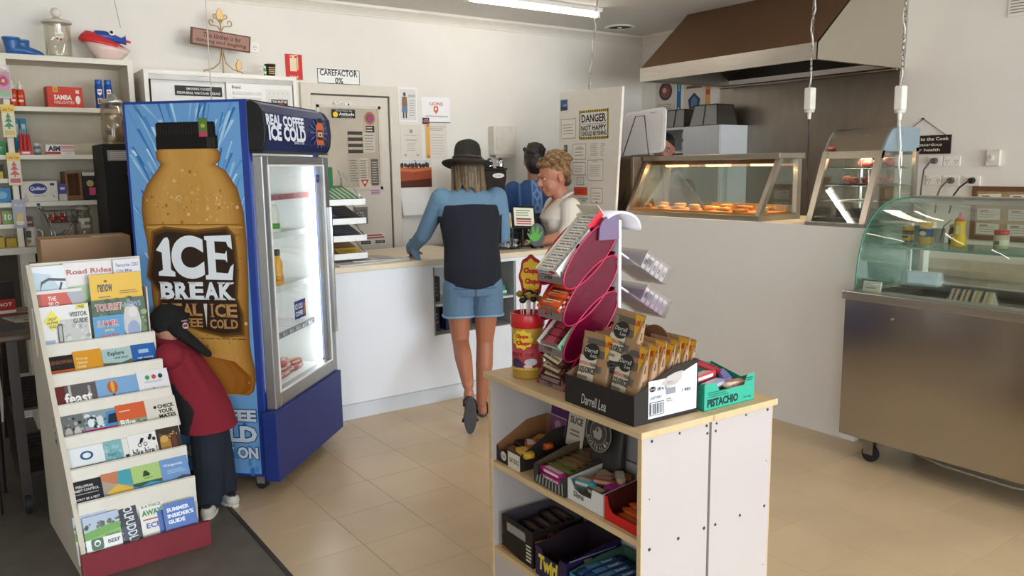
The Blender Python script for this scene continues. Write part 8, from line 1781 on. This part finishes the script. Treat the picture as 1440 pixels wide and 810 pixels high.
def tier_box(k, label, outer, inner, front_draw, name='sweets_box', H=.035, L=.245, W=.112, side_draw=None):
    t = thing(name, label, 'box', (0, 0, 0)); on_tier(k, t)
    b = B(); b.c(inner); b.box(0, L, -W/2, W/2, 0, .002); b.c(outer); b.box(0, L, -W/2, -W/2+.002, 0, H); b.box(0, L, W/2-.002, W/2, 0, H); b.box(L-.002, L, -W/2, W/2, 0, H+.02); b.box(0, .002, -W/2, W/2, 0, H*.6)
    b.T = TR(-.0003, 0, H*.3, 0, 0, FACE_LEFT); b.lay = 0; front_draw(b, W, H*.6)
    if side_draw: b.T = TR(L/2, -W/2-.0003, H/2); b.lay = 0; side_draw(b, L, H)
    b.obj('carton', INK, t, fix=False); return t
def checks(b, L, H):
    for i in range(7):
        for j in range(4): b.lay = 1; b.fr(-L*.46+.0105*i, -L*.46+.0105*i+.008, -H*.46+.0088*j, -H*.46+.0088*j+.0065, '#e6dcd8' if (i+j) % 2 else '#5a2030')
tier_box(1, 'orange carton of bars on the second tier of the sweets tower', '#d9541c', '#b8451c', lambda b, w, h: b.fr(-w*.4, w*.2, -h*.3, h*.3, '#e88a2a'), side_draw=checks)
for k in range(6):
    b = B(); b.c('#d9561e'); b.smooth = True; x0 = .012+.036*k
    b.loft([[(x0+.015-.015*q_, y, .004+.016-.016*q_) for q_ in ()] or [(x0+.015+.016*c_*q_, y, .022+.014*s_*q_) for c_, s_ in ((-1, -1), (1, -1), (1, 1), (-1, 1))] for y, q_ in ((-.052, .5), (-.044, 1), (.044, 1), (.052, .5))]); b.smooth = False
    b.T = TR(x0+.015, 0, .0365) @ Euler((0, 0, R(-90))).to_matrix().to_4x4() @ Euler((R(-90), 0, 0)).to_matrix().to_4x4(); b.lay = 0; b.fr(-.03, .045, .002, .006, '#e9dccb'); b.fr(-.04, .02, -.007, -.003, '#f0a040'); b.tx('peanut', -.03, .01, -.003, .003, '#4a2010', .03)
    o = b.obj('orange_bar', GLOSSINK, None, fix=False); on_tier(1, o); tag(o, 'orange striped bar on the second tier, %s up from its low end' % ORD[k], 'chocolate bar', 'orange bars on the second tier')
tier_box(2, 'white and green carton of red sweets on the third tier of the sweets tower', '#dcd6ce', '#d2c4b8', lambda b, w, h: (b.fr(-w*.4, w*.1, -h*.4, h*.4, '#c8404a'), b.fr(w*.2, w*.5, -h*.5, h*.5, '#8fd0a0'), b.tx('fruit', -w*.35, w*.05, -h*.2, h*.3, '#eadcd4', .02)), side_draw=lambda b, L, H: b.fp([(-L/2, -H/2), (0, -H/2), (-L*.1, H/2), (-L/2, H/2)], '#9ad6ac'))
for k in range(7):
    b = B(); b.c('#7d2a34'); b.box(.01+.031*k, .036+.031*k, -.03, .048, .003, .026); b.c('#b84a56'); b.box(.0095+.031*k, .0365+.031*k, -.012, .03, .0028, .0262); o = b.obj('red_sweet', GLOSSINK, None); on_tier(2, o); tag(o, 'dark red sweet packet on the third tier, %s up from its low end' % ORD[k], 'sweet', 'red packets on the third tier')
tier_box(3, 'brown carton of chocolate bars on the lowest tier of the sweets tower', '#4a2a22', '#3a211b', lambda b, w, h: b.fr(-w*.3, w*.1, -h*.2, h*.2, '#8a6a5a'), H=.03)
for k, (x, y, z, rz, ry) in enumerate(((.03, .0, .006, 90, 0), (.065, .002, .008, 88, 0), (.10, .0, .007, 92, 0), (.135, .0, .007, 90, 0), (.04, -.005, .03, 86, -4), (.075, .004, .033, 95, 5), (.11, .0, .031, 90, 0), (.06, -.01, .055, 82, -6))):
    b = B(); b.c('#4f2a20'); b.smooth = True
    b.loft([[(xx, -.016*q_, .011-.011*q_), (xx, .016*q_, .011-.011*q_), (xx, .015*q_, .011+.011*q_), (xx, -.015*q_, .011+.011*q_)] for xx, q_ in ((-.054, .5), (-.046, .95), (0, 1), (.046, .95), (.054, .5))]); b.smooth = False
    b.T = TR(0, 0, .0223, R(-90)); b.lay = 0; b.fr(-.042, .042, -.012, .012, '#cdb998' if k in (4, 7, 0) else '#6a3c2c'); b.tx('bounty bar', -.036, .036, -.006, .006, '#4a2a1c' if k in (4, 7, 0) else '#c9b090', .04)
    o = b.obj('chocolate_bar', GLOSSINK, None, fix=False); o.matrix_world = tier(3) @ TR(x, y, z, 0, R(ry), R(rz)); tag(o, 'brown chocolate bar on the lowest tier, %s in its heap upwards' % ORD[k], 'chocolate bar', 'brown bars on the lowest tier')
# clear trays on the far side of the tower
for k, (z, col, lab) in enumerate(((.372, '#dedce0', 'white sachets in the upper clear tray beyond the tower'), (.258, '#b9a0c4', 'lilac sachets in the lower clear tray beyond the tower'))):
    T0 = TR(.37, .49, z, 0, R(32), 0)
    tr = B(); tr.T = T0
    for a in ((0, .135, -.075, .075, 0, .002), (0, .135, -.075, -.073, .002, .062), (0, .135, .073, .075, .002, .062), (0, .002, -.073, .073, .002, .062), (.133, .135, -.073, .073, .002, .062)): tr.box(*a)
    tr.obj('clear_tray', CLEARPLASTIC, tw)
    b = B(); b.T = T0; b.c('#cfcdd2'); b.box(-.088, 0, -.006, .006, .02, .026); b.obj('tray_arm', PW, tw)
    for j in range(5):
        b = B(); b.c(col); b.box(.012+.024*j, .03+.024*j, -.062, .062, .004, .056); b.c('#eeeaf0'); b.box(.0118+.024*j, .0302+.024*j, -.0622, .0622, .046, .0562)
        b.T = TR(.021+.024*j, -.0623, .03); b.lay = 0; b.fr(-.006, .006, -.01, .008, '#8a7f90'); b.T = None
        o = b.obj('sachet', INK, None, fix=False); o.matrix_world = Matrix.Translation(st(0, 0, .80)) @ Euler((0, 0, SA)).to_matrix().to_4x4() @ T0; tag(o, lab.replace('sachets', 'sachet', 1)+', %s out' % ORD[j], 'sachet', 'sachets in the %s clear tray' % ('upper', 'lower')[k])
    for y in (-.0755,): b = B(); b.T = T0 @ TR(.07, y, .03); b.fr(-.055, -.03, -.005, .012, '#6a686c'); b.obj('tray_label', INK, tw, fix=False)

# --- lollipop tub
tb_ = thing('lollipop_tub', 'golden plastic tub of lollipops with a red rim and yellow flower logo', 'tub', st(.084, .655, .80), FZ+R(35))
b = B(); b.c('#b08a3c'); b.lathe([(.050, 0), (.053, .006), (.053, .035), (.0535, .036)], 28); b.c('#b5484a'); b.lathe([(.0535, .036), (.0538, .12)], 28); b.c('#c29a48'); b.lathe([(.0538, .12), (.054, .175)], 28)
k0 = len(b.v); b.lay = 0
def flower(cx_, cz_, r, c1='#e8c53a', n=9):
    q0 = b.lay
    b.fp([(cx_+r*(1+.10*math.cos(n*t))*math.cos(t), cz_+r*(.86+.09*math.cos(n*t))*math.sin(t)) for t in [2*PI*i/54 for i in range(54)]], c1)
flower(0, .135, .036); b.tx('Chupa', -.026, .022, .137, .153, '#c22a26', .06, .1); b.tx('Chups', -.022, .028, .113, .131, '#c22a26', .06, .1)
b.tx('BEST OF', -.045, .04, .078, .09, '#8a1f2a', .03); b.fd(-.022, .055, .018, .016, '#3a3350'); b.fd(-.008, .05, .012, .012, '#4a3a5c'); b.fd(.03, .06, .022, .012, '#c9c4cc'); b.fd(.02, .045, .014, .008, '#d8c4b8')
for i in range(9): b.lay = 7; b.fd(-.048+.012*i, .036, .0065, .005, '#c9a552', 10)
for i in range(k0, len(b.v)):
    x, y, z = b.v[i]; r = .0545-y; a = x/.054; b.v[i] = (r*math.sin(a), -r*math.cos(a), z)
b.obj('tub_body', GLOSSINK, tb_, fix=False)
B().lathe([(.056, .172), (.058, .176), (.058, .215), (.056, .22), (.051, .22), (.051, .178), (.05, .172)], 28).obj('red_rim', M('#c02226', .3), tb_)
q = random.Random(14)
for k in range(13):
    a, r = q.uniform(0, 2*PI), .036*q.random()**.5; x, y = r*math.cos(a), r*math.sin(a); h = .262+.022*q.random()
    t = thing('lollipop', ('lollipop with a dark wrapped top standing in the golden tub', 'lollipop with an amber spotted top standing in the golden tub')[k % 2], 'lollipop', (0, 0, 0), 0, ('dark lollipops in the tub', 'amber lollipops in the tub')[k % 2])
    t.location = Vector(st(.084, .655, .80)) + Vector((x, y, .18)); 
    b = B(); b.cyl((0, 0, 0), (x*.4, y*.4, h-.19), .0018, n=6); b.obj('stick', M('#e6d4d0', .5), t)
    b = B(); b.c('#23201f' if k % 2 == 0 else '#8a6a2a'); b.ball((x*.4, y*.4, h-.18), (.0125, .0125, .011), 10); b.c('#c99a3a'); b.ball((x*.4, y*.4, h-.1715), (.006, .006, .004), 8); b.obj('sweet', GLOSSINK, t)
fs = thing('flower_sign', 'red and yellow flower shaped display sign behind the lollipop tub', 'sign', st(.118, .70, .80), FZ+R(35))
b = B(); P = [(.012+.043*(1+.05*math.cos(8*t))*math.cos(t), .33+.075*(1+.04*math.cos(8*t))*math.sin(t)) for t in [2*PI*i/60 for i in range(60)]]
b.c('#a8202a'); b.prism(P, 0, .003); b.T = TR(0, -.0003, 0); b.lay = 0; P2 = [(.012+.035*(1+.07*math.cos(8*t))*math.cos(t), .335+.056*(1+.06*math.cos(8*t))*math.sin(t)) for t in [2*PI*i/60 for i in range(60)]]
b.fp(P2, '#e6bd34'); b.tx('Chupa', -.016, .036, .338, .362, '#c22a26', .07, .1); b.tx('Chups', -.012, .04, .302, .326, '#c22a26', .07, .1); b.obj('sign_face', INK, fs, fix=False)
B().cyl((0, .004, 0), (0, .004, .26), .004, n=8).obj('stem', M('#d8cfc6', .4), fs); B().lathe([(.02, 0), (.02, .006), (.004, .01)], 14).obj('foot', M('#d8cfc6', .4), fs)

# --- middle shelf
z1 = .4835
def dip_c(w, h): return [(w*.3, h), (w*.2, h*.55), (-w*.2, h*.5), (-w*.3, h)]
open_box('slice_box', 'open kraft and black carton of oat slices at the far end of the middle shelf', 'display box', .615, .762, .02, .215, .055, .13, z1, '#2a2622', '#8a5f3c', lambda b, w, h: (b.fr(w*.0, w*.5, -h*.5, h*.5, '#d8cfbc'), b.tx('OAT SLICE', w*.06, w*.46, -h*.15, h*.15, '#3a342c', .03), b.fd(-w*.18, 0, w*.12, h*.3, '#cfc8bc'), b.tx('oat', -w*.26, -w*.1, -h*.1, h*.1, '#4a443c')), lambda w, h: [(w*.12, h), (.0, h*.75), (-w*.3, h*.6), (-w*.45, h)])
open_box('bar_box', 'grey and black patterned carton of pink and olive bars on the middle shelf', 'display box', .36, .525, .014, .225, .062, .10, z1, '#3a3836', '#5a4a3c', lambda b, w, h: [b.fp([(w*(-.45+.11*k), -h*.45), (w*(-.40+.11*k), -h*.45), (w*(-.34+.10*k), h*.1*(k % 3)), (w*(-.38+.10*k), h*.1*(k % 3))], '#8f8c88') for k in range(9)], lambda w, h: [(w*.38, h), (w*.36, h*.45), (-w*.36, h*.45), (-w*.4, h)], lambda b, d, hb: (b.tx('LICORICE', -d*.25, d*.3, hb*.4, hb*.66, '#15130f', .03), b.fd(-d*.36, hb*.52, d*.06, hb*.15, '#15130f')))
open_box('fudge_box', 'white carton of assorted wrapped bars on the middle shelf', 'display box', .186, .352, .02, .215, .068, .085, z1, '#d6d2cc', '#c9c2b8', lambda b, w, h: b.tx('Slims', -w*.32, -w*.02, -h*.22, h*.05, '#2a2622', .02), lambda w, h: [(w*.22, h), (w*.18, h*.55), (-w*.1, h*.5), (-w*.3, h*.62), (-w*.4, h)])
open_box('red_carton', 'bright red carton of orange bars at the near end of the middle shelf', 'display box', .022, .176, .02, .215, .072, .09, z1, '#c4201a', '#4a1a14', None, lambda w, h: [(w*.46, h*.5), (w*.4, h*.42), (-w*.25, h*.4), (-w*.36, h*.6), (-w*.42, h)])
for k, (u, v, z, L, rz, cols, lab) in enumerate((
    (.05, .69, .008, .11, 80, ('#5a3a26', '#7a5636'), 'brown slice lying at the far side of the oat slice carton'), (.055, .635, .02, .10, 84, ('#d0a22e', '#e0bc5a'), 'yellow wrapped slice at the near side of the oat slice carton'), (.10, .665, .03, .10, 60, ('#a54a22', '#d8cfc8'), 'rust orange slice on top of the oat slice carton'), (.13, .635, .035, .09, 100, ('#b8541f', '#8a3a18'), 'second rust orange slice on top of the oat slice carton'), (.15, .69, .03, .11, 30, ('#2a2320', '#c99a3a'), 'black and gold slice at the back of the oat slice carton'), (.10, .72, .012, .10, 75, ('#3a2a22', '#1f1a18'), 'dark slice along the wall of the oat slice carton'))):
    bar('wrapped_slice', lab, u, v, z1+.024+z, L, .038, .022, rz-90, cols, 'slices on the middle shelf')
for k in range(7):
    for r_ in range(2):
        cols = (('#b81f74', '#e0c9cc'), ('#5f6430', '#7a7a3c'), ('#5a5228', '#8a7a44'), ('#6a4a2a', '#8f6a3c'), ('#5a3c28', '#7d5a38'), ('#4f4a2a', '#77703c'), ('#5a3a2a', '#8a5f40'))[k]
        bar('snack_bar', '%s bar, %s layer of the grey patterned carton, %s from front' % (('pink and white', 'olive', 'dull gold', 'brown', 'chocolate', 'moss', 'reddish brown')[k], ('lower', 'upper')[r_], ORD[k]), .036+.029*k, .4425, z1+.018+.022*r_+.004*k*r_, .14, .027, .020, 0, cols, 'bars in the grey patterned carton')
for k, (u, v, z, L, rz, cols, lab) in enumerate((
    (.05, .305, .03, .085, 15, ('#2a8aa0', '#c2b49a'), 'fudge bar with a teal end at the front of the white carton'), (.05, .245, .02, .09, 0, ('#5a4a3c', '#a89a84'), 'beige and brown bar at the front right of the white carton'), (.09, .265, .04, .09, 30, ('#7d3f34', '#b98a78'), 'reddish bar across the white carton'), (.13, .30, .035, .085, -10, ('#8a7a64', '#b9a88c'), 'beige bar at the back left of the white carton'), (.14, .245, .045, .09, -35, ('#a09078', '#cfc4b0'), 'pale bar leaning at the back of the white carton'), (.10, .215, .03, .08, 50, ('#8a1f6a', '#a8307f'), 'magenta bar at the right of the white carton'), (.17, .27, .03, .09, 5, ('#9a5a2e', '#c2703c'), 'orange brown bar deepest in the white carton'), (.08, .29, .012, .09, 12, ('#2f6a8a', '#4a86a4'), 'blue bar under the teal ended one in the white carton'))):
    bar('fudge_bar', lab, u, v, z1+.018+z, L, .032, .022, rz, cols, 'bars in the white carton')
for k in range(6): bar('orange_bar', 'orange bar in the bright red carton, %s from its open front' % ORD[k], .05+.026*k, .10+.006*(k % 2), z1+.006+.010*(k % 3), .11, .024, .016, -6+5*(k % 3), ('#b8481c', '#c9622e'), 'orange bars in the red carton')
def card(name, label, u, v, z, w, h, bg, draw, lean=8, rz=0):
    b = B(); b.c(bg); b.box(-w/2, w/2, 0, .002, 0, h); b.T = TR(0, -.0003, h/2); b.lay = 0
    if draw: draw(b, w, h)
    o = b.obj(name, INK, None, st(u, v, z), 0, fix=False); o.rotation_euler = Euler((R(-lean), 0, FZ+R(rz))); return tag(o, label, 'card', 'header cards on the middle shelf')
card('header_card', 'purple card at the back of the middle shelf left of the OAT SLICE card', .205, .655, z1+.085, .095, .155, '#4a1f52', lambda b, w, h: (b.fr(-w/2, w/2, -h*.5, -h*.1, '#6a3f5e'), b.fr(-w/2, w/2, -h*.1, -h*.08, '#b9a0b4'), b.fd(0, -h*.28, w*.2, h*.1, '#9a7a86')))
card('header_card', 'cream card lettered OAT SLICE at the back of the middle shelf', .20, .555, z1+.07, .09, .17, '#c9bfae', lambda b, w, h: (b.tx('OAT', -w*.22, w*.22, h*.14, h*.24, '#4a443c', .02), b.tx('SLICE', -w*.38, w*.38, -h*.04, h*.1, '#3a342c', .03), b.lines(-w*.3, w*.3, -h*.3, -h*.14, 2, '#7a7264')), 10)
card('header_card', 'cream card lettered ASSORTED FUDGE at the near end of the middle shelf', .165, .15, z1+.06, .12, .19, '#cfc8be', lambda b, w, h: (b.fd(w*.0, h*.4, w*.07, h*.03, '#3a342e'), b.tx('Great', -w*.4, -w*.18, h*.17, h*.24, '#8a7f74'), b.tx('ASSORTED', -w*.16, w*.46, h*.16, h*.27, '#3a342e', .02), b.tx('FUDGE', -w*.22, w*.44, -h*.1, h*.12, '#221e1a', .03), b.fr(-w*.42, w*.46, -h*.22, -h*.15, '#3a342e'), b.lines(-w*.2, w*.44, -h*.34, -h*.26, 1, '#8a8278')), 12, -4)
t = thing('dark_paper_bag', 'charcoal bag with a round pale AUSTRALIA emblem at the back of the middle shelf', 'bag', st(.175, .36, z1+.004), FZ)
b = B(); b.c('#35312e'); b.smooth = True; rings = []
for z, w_, d_ in ((0, .155, .05), (.02, .16, .06), (.16, .15, .045), (.25, .14, .012)): rings.append([(w_/2*math.copysign(abs(math.cos(2*PI*i/16))**.5, math.cos(2*PI*i/16)), d_/2*math.sin(2*PI*i/16)+.03*z/.25, z) for i in range(16)])
b.loft(rings); b.smooth = False; b.T = TR(0, -.026, .18, R(-6)); b.lay = 0
b.fd(0, 0, .062, .062, '#8f8778', 36); b.fd(0, 0, .058, .058, '#35312e', 36); b.fd(0, 0, .04, .04, '#8f8778', 30); b.fd(0, 0, .037, .037, '#4a443e', 30)
l0 = b.lay
for i, ch_ in enumerate('AUSTRALIA'): a = R(-90-64+16*i); T1 = b.T; b.T = T1 @ TR(.049*math.cos(a), 0, .049*math.sin(a), 0, -a-R(90), 0); b.lay = l0; b.tx(ch_, -.005, .005, -.006, .006, '#b9b0a0', .02); b.T = T1
b.lay = l0+1; b.fp([(-.02, -.02), (-.012, .012), (.0, .02), (.016, .012), (.02, -.006), (.01, -.022)], '#a89f90'); b.fd(-.004, .008, .006, .006, '#4a443e'); b.fp([(-.026, .0), (-.014, .004), (-.016, -.02)], '#a89f90')
b.obj('bag_body', INK, t, fix=False)
bar('pink_packet', 'pink and white packet showing between charcoal bag and fudge card', .21, .20, z1+.10, .1, .05, .03, 90, ('#c06a70', '#dcb8b0'), 'packets behind the cartons', None, 80)

# --- bottom shelf
z2 = .1655
open_box('chocolate_box', 'black carton with orange lettering on the bottom shelf', 'display box', .545, .735, .02, .215, .128, .128, z2, '#1d1714', '#4a464c', lambda b, w, h: (b.fp([(-w*.32, h*.12), (w*.28, h*.12), (w*.28, h*.3), (w*.24, h*.36), (-w*.32, h*.36)], '#8f8a84'), b.lines(w*.3, w*.46, -h*.4, h*.1, 5, '#cfcac4', .5, .1), b.fp([(-w*.5, -h*.2), (-w*.44, 0), (-w*.46, h*.25), (-w*.5, h*.25)], '#6a3a20'), b.fp([(-w*.5, -h*.5), (-w*.5, -h*.38), (w*.2, -h*.5)], '#8a5a30')), None, lambda b, d, hb: (b.tx('CHOKITO', -d*.22, d*.4, hb*.62, hb*.84, '#8a4a2a', .05), b.fr(-d*.46, -d*.26, hb*.7, hb*.73, '#c98a3a'), b.fr(-d*.46, -d*.28, hb*.6, hb*.63, '#c98a3a'), b.fr(-d*.46, -d*.3, hb*.2, hb*.5, '#2f2824'), b.fr(d*.42, d*.48, hb*.6, hb*.8, '#c98a3a')))
for k in range(5):
    for r_ in range(2): bar('dark_bar', 'dark orange lettered bar in the black carton, %s layer, %s from its front' % (('lower', 'upper')[r_], ORD[k]), .05+.04*k, .64+.01*(k % 2)-.005, z2+.04+.028*r_+.012*k*r_*.5, .15, .034, .024, -8+4*(k % 3), ('#1f1714', '#2a1d18'), 'dark bars in the black carton', lambda b, L, W: b.tx('Chokito', -L*.2, L*.2, -W*.2, W*.2, '#8a4f2c', .03))
open_box('chocolate_box', 'dark purple carton with yellow lettering on the bottom shelf', 'display box', .352, .52, .014, .225, .10, .125, z2, '#251a45', '#2b2028', lambda b, w, h: (b.tx('Twirl', -w*.42, w*.2, -h*.25, h*.28, '#d8c23a', .05, .1), b.fd(w*.34, -h*.15, w*.1, h*.1, '#8f8aa8')), lambda w, h: [(w*.3, h), (w*.25, h*.8), (-w*.25, h*.8), (-w*.3, h)], lambda b, d, hb: (b.tx('Twirl', -d*.2, d*.25, hb*.42, hb*.76, '#9a8a4a', .05, .1), b.fr(-d*.45, d*.4, hb*.82, hb*.85, '#8f8aa0')))
for k in range(4): bar('purple_bar', 'dark purple bar low in the purple carton, %s from its front' % ORD[k], .06+.045*k, .436, z2+.008, .14, .036, .022, 0, ('#2f2050', '#3d2a66'), 'purple bars in the carton')
open_box('chocolate_box', 'blue and green open carton of blue bars at the near end of the bottom shelf', 'display box', .03, .335, .014, .225, .085, .11, z2, '#2a7aa0', '#3a5a4a', lambda b, w, h: (b.fr(-w*.48, -w*.38, -h*.5, h*.3, '#3a9a5a'), b.lines(-w*.3, w*.4, -h*.3, h*.2, 2, '#7ab8d0', .5)), None, None, '#2f6a5c')
for k in range(9):
    bar('blue_bar', 'blue bar in the top layer of the blue carton, %s from its far end' % ORD[k], .125, .318-.0335*k, z2+.06, .19, .03, .028, 90, ('#1f3f6a', '#3a6a9a'), 'blue bars in the row', lambda b, L, W: (b.fr(-L*.3, -L*.05, -W*.36, W*.36, '#5a86b0'), b.tx('bar', L*.02, L*.26, -W*.2, W*.2, '#c9d6e2', .04)))
    bar('blue_bar', 'blue bar in the lower layer of the blue carton, %s from its far end' % ORD[k], .125, .318-.0335*k, z2+.02, .19, .03, .028, 90, ('#1f3f6a', '#2f5a86'), 'blue bars under the row')
